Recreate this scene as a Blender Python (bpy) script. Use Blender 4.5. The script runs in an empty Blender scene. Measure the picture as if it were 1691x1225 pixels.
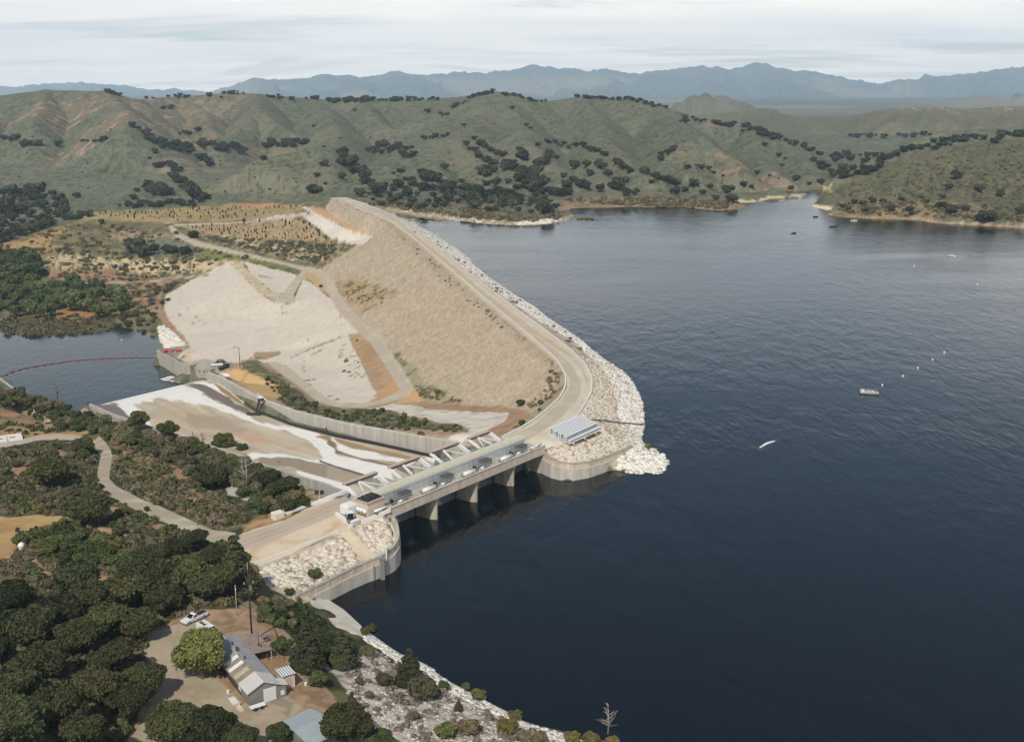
import bpy, bmesh, math, random
import numpy as np
from mathutils import Vector, Matrix
from mathutils.geometry import delaunay_2d_cdt
scene = bpy.context.scene
COL = scene.collection
random.seed(7)
RNG = np.random.default_rng(7)

# ------------------------------------------------------------------ camera
W0, H0, FPX, CAMZ = 1691.0, 1225.0, 1800.0, 120.0
PITCH = math.atan(462.5 / FPX)
CS, SN = math.cos(PITCH), math.sin(PITCH)
cam_d = bpy.data.cameras.new('camera')
cam_d.sensor_width = 36.0
cam_d.lens = 36.0 * FPX / W0
cam_d.clip_start = 1.0
cam_d.clip_end = 60000.0
cam = bpy.data.objects.new('camera', cam_d)
COL.objects.link(cam)
cam.location = (0, 0, CAMZ)
cam.rotation_euler = (math.pi / 2 - PITCH, 0, 0)
scene.camera = cam

# ------------------------------------------------------------------ sun, sky, exposure
SUN_EL, SUN_AZ = math.radians(48), math.radians(180 + 13)      # azimuth clockwise from +Y: behind and slightly left of the camera
sd = bpy.data.lights.new('sun', 'SUN')
sd.energy = 3.9
sd.angle = math.radians(0.7)
sd.color = (1.0, 0.955, 0.88)
sun = bpy.data.objects.new('sun', sd)
COL.objects.link(sun)
sdir = Vector((math.sin(SUN_AZ) * math.cos(SUN_EL), math.cos(SUN_AZ) * math.cos(SUN_EL), math.sin(SUN_EL)))
sun.rotation_euler = sdir.to_track_quat('Z', 'Y').to_euler()
sun.location = (0, -50, 400)
scene.view_settings.view_transform = 'Standard'
scene.view_settings.look = 'None'
scene.view_settings.exposure = 0.0
scene.view_settings.gamma = 1.0

world = bpy.data.worlds.new('World')
scene.world = world
world.use_nodes = True
def N(nt, typ, **kw):
    n = nt.nodes.new(typ)
    for k, v in kw.items(): setattr(n, k, v)
    return n
def world_nodes():
    nt = world.node_tree
    nt.nodes.clear()
    L = nt.links.new
    out = N(nt, 'ShaderNodeOutputWorld')
    bg = N(nt, 'ShaderNodeBackground'); bg.inputs['Strength'].default_value = 0.088
    sky = N(nt, 'ShaderNodeTexSky'); sky.sky_type = 'NISHITA'; sky.sun_disc = False
    sky.sun_elevation = SUN_EL; sky.sun_rotation = SUN_AZ; sky.air_density = 1.0; sky.dust_density = 0.6; sky.ozone_density = 1.5
    tc = N(nt, 'ShaderNodeTexCoord')
    sep = N(nt, 'ShaderNodeSeparateXYZ'); L(tc.outputs['Generated'], sep.inputs[0])
    mx = N(nt, 'ShaderNodeMath', operation='MAXIMUM'); L(sep.outputs['Z'], mx.inputs[0]); mx.inputs[1].default_value = 0.0
    ad = N(nt, 'ShaderNodeMath', operation='ADD'); L(mx.outputs[0], ad.inputs[0]); ad.inputs[1].default_value = 0.085
    dx = N(nt, 'ShaderNodeMath', operation='DIVIDE'); L(sep.outputs['X'], dx.inputs[0]); L(ad.outputs[0], dx.inputs[1])
    dy = N(nt, 'ShaderNodeMath', operation='DIVIDE'); L(sep.outputs['Y'], dy.inputs[0]); L(ad.outputs[0], dy.inputs[1])
    cb = N(nt, 'ShaderNodeCombineXYZ'); L(dx.outputs[0], cb.inputs[0]); L(dy.outputs[0], cb.inputs[1])
    mp = N(nt, 'ShaderNodeMapping'); L(cb.outputs[0], mp.inputs['Vector']); mp.inputs['Scale'].default_value = (0.34, 0.62, 1); mp.inputs['Location'].default_value = (1.3, 4.6, 0)
    n1 = N(nt, 'ShaderNodeTexNoise'); L(mp.outputs[0], n1.inputs['Vector']); n1.inputs['Scale'].default_value = 1.0; n1.inputs['Detail'].default_value = 7; n1.inputs['Roughness'].default_value = 0.58; n1.inputs['Distortion'].default_value = 0.6
    r1 = N(nt, 'ShaderNodeMapRange'); L(n1.outputs['Fac'], r1.inputs['Value'])
    r1.inputs['From Min'].default_value = 0.36; r1.inputs['From Max'].default_value = 0.47; r1.inputs['To Min'].default_value = 0.45; r1.inputs['To Max'].default_value = 1.0
    # thinner cloud high up
    r2 = N(nt, 'ShaderNodeMapRange'); L(sep.outputs['Z'], r2.inputs['Value']); r2.inputs['From Min'].default_value = 0.085; r2.inputs['From Max'].default_value = 0.27; r2.inputs['To Min'].default_value = 1.0; r2.inputs['To Max'].default_value = 0.03
    mm = N(nt, 'ShaderNodeMath', operation='MULTIPLY'); L(r1.outputs[0], mm.inputs[0]); L(r2.outputs[0], mm.inputs[1])
    # haze veil low down
    r3 = N(nt, 'ShaderNodeMapRange'); L(sep.outputs['Z'], r3.inputs['Value']); r3.inputs['From Min'].default_value = 0.0; r3.inputs['From Max'].default_value = 0.04; r3.inputs['To Min'].default_value = 0.8; r3.inputs['To Max'].default_value = 0.0
    m2 = N(nt, 'ShaderNodeMath', operation='MAXIMUM'); L(mm.outputs[0], m2.inputs[0]); L(r3.outputs[0], m2.inputs[1])
    # cloud tone with soft grey structure
    n2 = N(nt, 'ShaderNodeTexNoise'); L(mp.outputs[0], n2.inputs['Vector']); n2.inputs['Scale'].default_value = 2.1; n2.inputs['Detail'].default_value = 5
    cr = N(nt, 'ShaderNodeValToRGB'); L(n2.outputs['Fac'], cr.inputs[0])
    cr.color_ramp.elements[0].position = 0.3; cr.color_ramp.elements[0].color = (15.8, 14.7, 13.6, 1)
    cr.color_ramp.elements[1].position = 0.62; cr.color_ramp.elements[1].color = (19.4, 17.4, 15.2, 1)
    mix = N(nt, 'ShaderNodeMixRGB'); L(m2.outputs[0], mix.inputs[0]); L(sky.outputs[0], mix.inputs[1]); L(cr.outputs[0], mix.inputs[2])
    L(mix.outputs[0], bg.inputs['Color']); L(bg.outputs[0], out.inputs['Surface'])
world_nodes()

# ------------------------------------------------------------------ pixel <-> world helpers (photo pixels, 1691 x 1225)
def ray(px, py):
    u = (px - W0 / 2) / FPX
    v = (py - H0 / 2) / FPX
    return u, CS - v * SN, -(SN + v * CS)      # per unit of depth
def P(px, py, z):
    u, y, w = ray(px, py)
    D = (CAMZ - z) / (-w)
    return (u * D, y * D, z)
def PD(px, py, D):
    u, y, w = ray(px, py)
    return (u * D, y * D, CAMZ + w * D)
def proj(x, y, z):
    dz = z - CAMZ
    d = y * CS - dz * SN
    d = np.maximum(d, 1.0)
    return W0 / 2 + FPX * x / d, H0 / 2 - FPX * (y * SN + dz * CS) / d
def sc(ox, oy, s, pts):
    """points read off an enlarged crop with origin (ox, oy) and scale s"""
    return [(ox + p[0] / s, oy + p[1] / s) + tuple(p[2:]) for p in pts]

# ------------------------------------------------------------------ numpy noise
def _h(ix, iy, seed):
    n = (ix.astype(np.int64) * 374761393 + iy.astype(np.int64) * 668265263 + seed * 974711) & 0xffffffff
    n = ((n ^ (n >> 13)) * 1274126177) & 0xffffffff
    return ((n ^ (n >> 16)) & 0xffff) / 65535.0
def vnoise(x, y, seed=0):
    ix = np.floor(x); iy = np.floor(y)
    fx = x - ix; fy = y - iy
    fx = fx * fx * fx * (fx * (fx * 6 - 15) + 10); fy = fy * fy * fy * (fy * (fy * 6 - 15) + 10)
    ix = ix.astype(np.int64); iy = iy.astype(np.int64)
    a = _h(ix, iy, seed); b = _h(ix + 1, iy, seed); c = _h(ix, iy + 1, seed); d = _h(ix + 1, iy + 1, seed)
    return (a + (b - a) * fx) + ((c + (d - c) * fx) - (a + (b - a) * fx)) * fy
def fbm(x, y, sc_=1.0, octv=4, seed=0, ridged=False):
    x = np.asarray(x, float) / sc_; y = np.asarray(y, float) / sc_
    t = 0; a = 0.5; s = 0
    for o in range(octv):
        ca, sa = math.cos(0.6 * o + 0.3), math.sin(0.6 * o + 0.3)
        n = vnoise((x * ca - y * sa) * 2 ** o + 17.3 * o, (x * sa + y * ca) * 2 ** o + 9.1 * o, seed + o)
        if ridged: n = 1 - np.abs(2 * n - 1)
        t = t + a * n; s += a; a *= 0.5
    return t / s
def smax(a, b, k):
    h = np.maximum(k - np.abs(a - b), 0)
    return np.maximum(a, b) + h * h / (4 * k)
def sstep(a, b, x):
    t = np.clip((x - a) / (b - a), 0, 1)
    return t * t * (3 - 2 * t)
def lin(r, g, b, k=1.0):
    f = lambda c: (c / 255 / 12.92 if c <= 10 else ((c / 255 + 0.055) / 1.055) ** 2.4)
    return np.array([f(r) * k, f(g) * k, f(b) * k])
# ------------------------------------------------------------------ bridge frame: origin at the middle pier, A = downstream along the chute, DV = along the bridge to the right
B0 = np.array([-10.9, 308.8]); AX = np.array([-0.78, 0.626]); DV = np.array([0.626, 0.78])
def BR(a, l, z=0.0):
    p = B0 + a * AX + l * DV
    return (p[0], p[1], z)

# chute edges: world points with floor heights
R_FLOOR = [BR(5, 32.8, -4.0), P(706, 748, -5.8), P(640, 735, -7.0), P(560, 722, -8.8), P(480, 700, -9.6), P(427, 683, -10.2), P(389, 652, -11.0), P(363, 631, -12.0), P(342, 626, -13.5)]
L_FLOOR = [BR(5, -33.5, -4.0), P(573, 815, 7.5), P(473, 779, 3), P(400, 748, 0), P(330, 724, -3), P(265, 705, -6), P(215, 692, -9), P(178, 682, -11.5), P(150, 673, -14)]
for i, z in enumerate([-4, -5, -6.6, -8, -9.4, -10.6, -11.8, -12.9, -14]):
    L_FLOOR[i] = (L_FLOOR[i][0], L_FLOOR[i][1], z)
def ext(poly, dist, dz):
    a, b = np.array(poly[-2]), np.array(poly[-1]); d = (b - a)[:2]; d /= np.linalg.norm(d)
    return (b[0] + d[0] * dist, b[1] + d[1] * dist, b[2] + dz)
R_END = [R_FLOOR[-1]]; L_END = [L_FLOOR[-1]]
_dl = np.array([-0.55, 0.835])
for base, lst in ((R_FLOOR[-1], R_END), (L_FLOOR[-1], L_END)):
    for dd, dz in ((8, -1.6), (18, -5.5), (110, -44)):
        lst.append((base[0] + _dl[0] * dd, base[1] + _dl[1] * dd, base[2] + dz))

# ------------------------------------------------------------------ control points of the ground (photo pixel, height over the lake)
LINES = []      # polylines: (closed?, [(x, y, z)])
def LN(pts, closed=False): LINES.append((closed, [P(*p) for p in pts]))
def LW(pts, closed=False): LINES.append((closed, [tuple(p) for p in pts]))
def PT(*pts):
    for p in pts: LINES.append((False, [P(*p)]))
def WT(*pts):
    for p in pts: LINES.append((False, [tuple(p)]))

# lake shore
SH_N = [(628, 345.5), (664, 350.5), (700, 355), (735, 360), (770, 364.5), (810, 369.5), (845, 372), (880, 372), (915, 368.5), (938, 363), (946, 357.5), (938, 350), (924, 344), (960, 343), (1040, 341), (1120, 341.5), (1165, 346), (1194, 348.5), (1231, 342.5), (1224, 333), (1240, 334.5), (1262, 333), (1269, 327), (1302, 325), (1330, 321.5), (1350, 317), (1366, 312)]
SH_E = [(1376, 313), (1364, 321), (1352, 328), (1340, 339.5), (1352, 344), (1370, 345), (1368, 355), (1390, 358), (1424, 360), (1470, 361.5), (1525, 362), (1556, 369), (1600, 371), (1650, 373.5), (1691, 375.5), (1760, 379), (1900, 386), (2150, 400)]
SH_W = [(597, 1034), (622, 1052), (649, 1071), (670, 1084), (704, 1095), (720, 1110), (741, 1123), (763, 1135), (806, 1157), (843, 1175), (867, 1191), (932, 1206), (965, 1214), (1005, 1221), (1045, 1232), (1120, 1262), (1300, 1350)]
SH_D = [(636, 350), (651, 359.5), (681, 371), (705, 383), (727, 396.5), (752, 413.5), (771, 429), (791, 445), (808, 458.5), (828, 472), (852, 488), (882, 506), (906, 526), (931, 542), (955, 558), (975, 575), (1000, 594.5), (1020, 607), (1037, 620), (1047, 635), (1055, 650), (1062, 668), (1064, 690), (1063, 706), (1060, 718), (1053, 728), (1063, 737), (1083, 739), (1098, 752), (1105, 766), (1088, 783), (1055, 784), (1039, 781), (1022, 776)]
LN([p + (0,) for p in SH_N]); LN([p + (0,) for p in SH_E]); LN([p + (0,) for p in SH_W]); LN([p + (0,) for p in SH_D])
# lake bed
PT((1200, 400, -12), (1500, 450, -15), (1000, 430, -12), (860, 400, -8), (760, 385, -5), (1300, 700, -25), (1150, 600, -18), (1600, 700, -25), (1500, 1000, -25), (900, 1000, -20), (800, 900, -16), (1900, 600, -20),
   (1150, 800, -14), (1000, 850, -14), (1080, 560, -12), (950, 480, -10), (1300, 350, -4), (1340, 330, -3), (1360, 317.5, -2.5), (1290, 335, -5), (1310, 331, -4.5), (1326, 328, -4), (1340, 323.5, -4), (1350, 321.5, -3.5), (1369, 312.8, -2), (1250, 345, -5), (1280, 342, -6), (1320, 345, -5), (1240, 360, -6), (1150, 360, -5), (1000, 360, -4), (1500, 385, -6), (1691, 420, -10), (700, 1060, -7), (850, 1130, -8), (1000, 1190, -10), (1200, 1300, -14),
   (650, 1010, -6), (690, 930, -9))
# under the bridge and the wing walls: bed in front, fill behind
LW([BR(-24, -28, -9), BR(-24, 26, -9)]); LW([BR(0, -26, -8), BR(0, 29, -8)]); LW([BR(6, -32, -7), BR(6, 31, -7)]); LW([BR(8, -37.2, 7.4), BR(-1, -37.2, 7.6)]); LW([BR(9, 34.9, 7.0), BR(2, 34.9, 7.2)])
# crest road edges (downstream / upstream)
CR_L = [(547, 328), (588, 344), (621, 355), (651, 369), (675, 388), (700, 407), (760, 462), (830, 520), (896, 574), (922, 596), (936, 622), (936, 640), (925, 658), (903, 678), (880, 697), (850, 713), (829, 723)]
CR_R = [(569, 327), (600, 337), (634, 348.5), (664, 363), (700, 390), (740, 424), (800, 474), (850, 511), (900, 547), (945, 580), (968, 602), (980, 628), (978, 650), (962, 675), (948, 692)]
LN([p + (9.0,) for p in CR_L]); LN([p + (9.0,) for p in CR_R])
PT((905, 727, 8.8), (990, 705, 7.8), (992, 724, 6.5), (905, 742, 8.2), (930, 735, 8.4), (1000, 736, 5.2), (1025, 715, 2.8), (1020, 660, 4.2), (985, 700, 7.4), (870, 736, 8.8), (950, 752, 6.0))
# toe of the rock face and berm road
BERM = [(285, 371, -20), (300, 384, -21), (335, 397, -22.5), (400, 414, -24), (450, 426, -24.3), (497, 439, -24.5), (528, 446, -25), (548, 463, -25), (560, 485, -24.8), (575, 511, -24), (600, 533, -23.3), (630, 560, -22), (658, 604, -20), (680, 639, -18.5)]
BERM2 = [(272, 371, -20), (285, 388, -21.3), (325, 403, -23), (400, 421, -24.4), (470, 436, -24.8), (488, 443, -25), (518, 450, -25.3), (533, 466, -25.2), (545, 490, -25), (560, 516, -24.3), (585, 540, -23.6), (613, 566, -22.3), (640, 610, -20.3), (662, 642, -19)]
LN(BERM); LN(BERM2)
LN([(662, 642, -19), (640, 655, -20), (600, 664, -21), (560, 664, -22.5), (535, 652, -25), (505, 628, -29), (480, 610, -34), (455, 596, -39)])
LN([(680, 639, -18.5), (676, 653, -18.6), (640, 665, -19.8), (600, 674, -20.5), (560, 674, -21.8), (525, 664, -24), (495, 640, -28), (470, 622, -33), (440, 600, -39.3)])
LN([(700, 664, -16.5), (760, 670, -11), (830, 674, -6), (872, 678, -2)])
LN([(560, 420, -22), (590, 405, -14), (617, 392, -6)])
PT((600, 352, 3), (580, 360, 2), (535, 345, 2), (520, 350, 0.5), (500, 345, 0), (560, 385, -6), (600, 403, -8), (560, 398, -9), (520, 370, -4.5), (500, 352, -2.5), (545, 330, 8), (500, 332, 4))
# pale berm
LN([(380, 431, -29), (372, 434, -30), (340, 452, -38), (300, 473, -46), (276, 488, -50), (271, 500, -50.5), (274, 520, -50), (290, 553, -49), (318, 585, -44), (345, 600, -43), (400, 599, -41.5)])
LN([(380, 431, -29), (395, 441, -29), (420, 468, -28.5), (445, 493, -28), (462, 499, -28), (487, 498, -27.5), (488, 486, -27), (500, 462, -25.5), (503, 448, -25)])
LN([(403, 432, -28.5), (420, 452, -28.5), (440, 472, -28.2), (466, 486, -27.8), (489, 452, -26)])
PT((450, 455, -28.5), (470, 470, -28.5), (400, 520, -38), (450, 540, -37), (350, 520, -44), (500, 540, -34), (540, 545, -29.5), (560, 532, -26.5), (520, 500, -27.5), (450, 580, -40), (500, 575, -37.5), (550, 562, -31), (575, 553, -25.5), (577, 570, -26), (600, 610, -23.5), (632, 648, -21), (540, 610, -30), (570, 640, -25), (510, 600, -33.5), (610, 640, -22), (610, 550, -23.3))
# terraces between the berm road and the hills
PT((150, 347, -11), (300, 350, -12), (400, 345, -10), (470, 338, -6), (200, 340, -10), (330, 338, -8), (270, 367, -19), (400, 364, -15), (500, 366, -9.5), (330, 375, -19.5), (420, 385, -17.5), (520, 396, -15.5), (470, 395, -18.5), (540, 415, -20), (480, 420, -23), (420, 400, -21.5),
   (150, 350, -12), (160, 362, -16), (200, 372, -20), (130, 372, -21), (80, 385, -24), (0, 395, -27), (200, 395, -25), (250, 395, -25), (300, 410, -26.5), (340, 425, -29), (240, 408, -28), (150, 405, -29), (60, 410, -30), (-150, 410, -32))
LN([(60, 424, -31.5), (130, 425, -32), (200, 424, -32), (260, 428, -32), (330, 436, -33), (372, 434, -30)])
LN([(60, 438, -43), (130, 443, -43.5), (200, 447, -43.5), (260, 450, -43), (320, 452, -41), (340, 452, -38)])
PT((50, 340, -18), (0, 320, -15), (100, 320, -12), (120, 352, -17), (0, 360, -24), (-150, 340, -20), (100, 365, -22), (0, 455, -46), (-150, 470, -48), (150, 462, -46), (230, 470, -47), (250, 500, -48.5), (262, 525, -49), (200, 500, -50), (100, 480, -49), (120, 520, -51), (50, 530, -51), (0, 520, -51), (-150, 530, -51))
# pond
PSH = [(-200, 545), (-60, 548), (0, 551), (28, 554), (57, 559), (88, 557.5), (119, 555), (154, 549), (194, 543), (218, 540), (238, 546.5), (257, 556), (264, 566), (271, 574)]
LN([p + (-52,) for p in PSH])
PT((100, 600, -58), (0, 590, -58), (200, 570, -56), (200, 620, -58), (100, 650, -58), (-200, 600, -58), (10, 633, -58), (60, 662, -58))
LN([(266, 578, -43.2), (290, 591, -43.2), (318, 607, -43), (340, 612, -42)])
LN([(-60, 605, -50), (-3, 622, -49.5), (28, 647, -48.5), (75, 672, -44), (105, 684, -42)])
PT((-100, 640, -44), (0, 650, -38), (60, 690, -30), (0, 672, -30), (-100, 690, -28), (275, 579, -43), (330, 600, -42.6))
# left abutment slopes
PT((130, 712, -15), (90, 705, -19), (0, 735, -14), (-100, 735, -14), (90, 722, -13.5), (150, 724, -11), (172, 742, -8), (166, 770, -5), (185, 800, -3), (240, 830, 0), (300, 856, 2.6), (350, 878, 4.6), (385, 893, 5.4), (200, 728, -9), (250, 745, -6.5), (300, 778, -3.5), (250, 790, -3), (330, 830, 0), (400, 830, 2), (420, 860, 4.4), (300, 740, -6.2), (380, 775, -1.5), (450, 815, 3),
   (470, 838, 5.0), (520, 814, 6.2), (100, 780, -3), (50, 760, -6), (0, 800, -2), (0, 860, 3), (60, 880, 4), (100, 850, 2), (150, 850, 2), (200, 880, 5), (280, 900, 6), (330, 910, 6.5), (0, 950, 9), (100, 950, 10), (200, 960, 11), (300, 960, 11), (0, 1050, 17), (100, 1050, 15), (180, 1050, 13), (0, 1150, 21), (100, 1150, 18), (-200, 900, 8), (-200, 1100, 24), (-200, 760, -6))
LN([(400, 905, 5.6), (470, 875, 6.6), (560, 838, 8.3), (600, 822, 8.8)]); LN([(424, 932, 5.3), (500, 905, 6.4), (560, 878, 7.6), (640, 845, 8.7)]); LN([(452, 866, 6.0), (520, 838, 7.4), (556, 823, 8.2)])
PT((420, 950, 6), (470, 985, 5.5), (430, 1000, 9), (560, 930, 4.8), (615, 895, 5.8), (500, 1000, 5), (540, 1010, 4.5), (560, 1050, 4.5))
LN([(505, 1001, 3.4), (545, 1002, 0.6), (580, 1032, 0.0)])
LN([(530, 1030, 4.0), (560, 1055, 4.0)])
LN([(232, 1050, 12.5), (300, 1010, 12.3), (350, 1030, 12), (430, 1040, 12), (455, 1075, 11.8), (480, 1120, 11.6), (520, 1160, 11.4), (540, 1225, 11.4)])
PT((300, 1080, 12), (250, 1120, 12), (360, 1120, 12), (420, 1160, 12), (300, 1170, 12), (460, 1190, 11.8), (230, 1225, 12.5), (350, 1240, 12.2), (380, 1000, 12), (450, 1020, 10.5), (500, 1060, 8.5), (550, 1110, 8.5), (580, 1080, 6), (600, 1150, 8), (620, 1100, 4.5), (660, 1150, 5), (650, 1225, 8), (720, 1180, 4), (800, 1210, 4), (750, 1260, 7), (600, 1300, 11), (900, 1290, 5), (1000, 1340, 6), (400, 1400, 14), (100, 1300, 22), (100, 1400, 24), (800, 1500, 9), (-200, 1400, 30), (-300, 1230, 28), (-600, 1300, 30))
# right side beyond the spillway wall
PT((800, 690, -4), (760, 712, 1.5), (720, 690, -8), (700, 680, -11), (650, 678, -16), (780, 705, 1), (835, 690, -2), (850, 695, 1), (700, 710, -2), (660, 700, -4.5), (600, 692, -7), (560, 688, -10), (500, 668, -10), (470, 650, -13), (440, 635, -16), (410, 615, -22), (380, 608, -30), (425, 603, -37), (400, 604, -33), (395, 630, -12))
# ground on both sides of the chute walls, floor inside
WING_L = [P(a, b, z) for a, b, z in [(486.6, 987, 5.0), (513, 974, 5.0), (541, 961, 5.0), (581, 938.6, 5.1), (605, 929, 5.2), (625, 922, 5.35), (641, 914, 5.7), (652, 904, 6.2), (659, 892, 6.8), (660.5, 880, 7.4), (657, 866, 8.1), (649, 852, 8.7)]]
WING_R = [P(a, b, z) for a, b, z in [(891, 744.5, 7.0), (900, 751, 6.7), (909.5, 757.4, 6.3), (922.8, 764.7, 5.8), (946, 768.5, 5.3), (972.5, 764.9, 5.1), (999, 756, 4.9), (1022, 746.7, 4.6), (1045, 736.7, 4.3)]]
def offs(poly, d):
    out = []
    for i, p in enumerate(poly):
        a = np.array(poly[max(i - 1, 0)][:2]); b = np.array(poly[min(i + 1, len(poly) - 1)][:2])
        t = (b - a) / np.linalg.norm(b - a); n = np.array([t[1], -t[0]])     # right-hand normal
        out.append((p[0] + n[0] * d, p[1] + n[1] * d, p[2]))
    return out
R_H = [12.0, 6.8, 5.8, 5.3, 5.4, 5.3, 4.6, 3.6, 3.0]
L_H = [12.5, 12.2, 9.6, 7.6, 6.0, 4.6, 3.2, 2.2, 2.0]
R_TOP = [(p[0], p[1], p[2] + h) for p, h in zip(R_FLOOR, R_H)]
L_TOP = [(p[0], p[1], p[2] + h) for p, h in zip(L_FLOOR, L_H)]
LW([(x, y, z - 0.5) for x, y, z in offs(R_TOP, 1.6)]); LW([(x, y, z - 2.5) for x, y, z in offs(R_FLOOR, -1.0)])
LW([(x, y, z - 0.5) for x, y, z in offs(L_TOP, -1.6)]); LW([(x, y, z - 2.5) for x, y, z in offs(L_FLOOR, 1.0)])
LW([(x, y, z - .6) for x, y, z in offs(WING_L, -1.0)]); LW([(x, y, -7.0) for x, y, z in offs(WING_L, 1.0)][2:])
LW([(x, y, z - .6) for x, y, z in offs(WING_R, -1.0)]); LW([(x, y, -7.0) for x, y, z in offs(WING_R, 1.0)][:6])
LW([(x, y, z - 3.0) for x, y, z in R_END[1:]]); LW([(x, y, z - 3.0) for x, y, z in L_END[1:]])
LW([(x, y, -58) for x, y, z in offs(R_END, 2.5)][1:]); LN([(259, 574, -57), (255, 582, -58), (257, 600, -58), (285, 618, -58), (309, 632, -58), (322, 635, -58)]); LW([(R_FLOOR[-1][0] + _dl[0] * u + .835 * v, R_FLOOR[-1][1] + _dl[1] * u + .55 * v, -57) for u, v in ((2.5, 1.5), (5, 7), (8, 14))]); PT((180, 655, -58), (240, 640, -58), (285, 632, -58), (305, 630, -57), (318, 633, -56), (130, 662, -57))
# valley floors between the hills, world coordinates
WT((-700, 1330, -8), (-500, 1380, -2), (-350, 1350, 2), (-200, 1320, 4), (-80, 1330, 8), (60, 1300, 8), (160, 1230, 6), (250, 1260, 5), (420, 1420, 6), (560, 1350, 8), (700, 1100, 4), (900, 1150, 8), (1300, 1300, 20),
   (-900, 1500, -5), (-600, 1700, 2), (-200, 1700, 6), (100, 1700, 8), (400, 1700, 8), (700, 1700, 5), (1100, 1700, 8), (-900, 2100, 6), (-300, 2100, 6), (300, 2100, 6), (800, 2100, 4), (1300, 2100, 5),
   (-1500, 1500, 0), (-1500, 900, -30), (-1500, 400, 0), (-1500, 100, 40), (-700, 100, 35), (0, 60, 14), (700, 60, -20), (1500, 60, -20), (1500, 800, -20), (1500, 1100, 10), (-1500, 3000, 6), (0, 3000, 4), (1500, 3000, 4), (0, 2500, 6), (-800, 2600, 8), (800, 2600, 3), (420, 1500, 3), (440, 1620, 6), (-700, 700, -45), (-700, 500, -35), (-900, 250, 20), (-400, 250, 12), (-450, 400, -15))
PT((1218, 327, 4), (1240, 325.5, 4), (1265, 321.5, 4), (1285, 320, 5), (1302, 318.5, 5), (1325, 315, 5), (1345, 310.5, 5), (1362, 305, 4), (1384, 307, 5), (1394, 318, 6), (1382, 326, 5), (1362, 333, 4))
PT((600, 338, 6), (640, 340, 4), (700, 345, 5), (800, 355, 5), (880, 358, 4), (900, 340, 6), (1000, 332, 5), (1100, 332, 6), (1200, 335, 5), (1400, 350, 3.5), (1450, 345, 7), (1500, 352, 4), (1560, 350, 8), (1640, 358, 7), (1691, 362, 7), (1620, 335, 14), (1500, 335, 10))

for _a, _b in zip(L_FLOOR + L_END[1:], R_FLOOR + R_END[1:]):
    for _t in (.12, .3, .5, .7, .88): WT(tuple(_a[k] * (1 - _t) + _b[k] * _t - (3.0 if k == 2 else 0) for k in range(3)))
PT(*[(x, y, -58) for x, y in ((232, 592), (242, 598), (226, 604), (240, 608), (250, 601), (256, 612), (272, 618), (264, 624), (285, 625), (298, 631), (250, 622), (236, 622), (215, 625), (225, 640), (265, 636), (300, 636))])
WT((-193, 630, -57), (-187, 622, -57), (-181, 612, -57), (-175, 602, -57), (-169, 592, -57), (-163, 580, -50))
PT((254, 594, -58), (260, 598, -58), (256, 576, -56), (248, 568, -56), (244, 580, -57))

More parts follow.
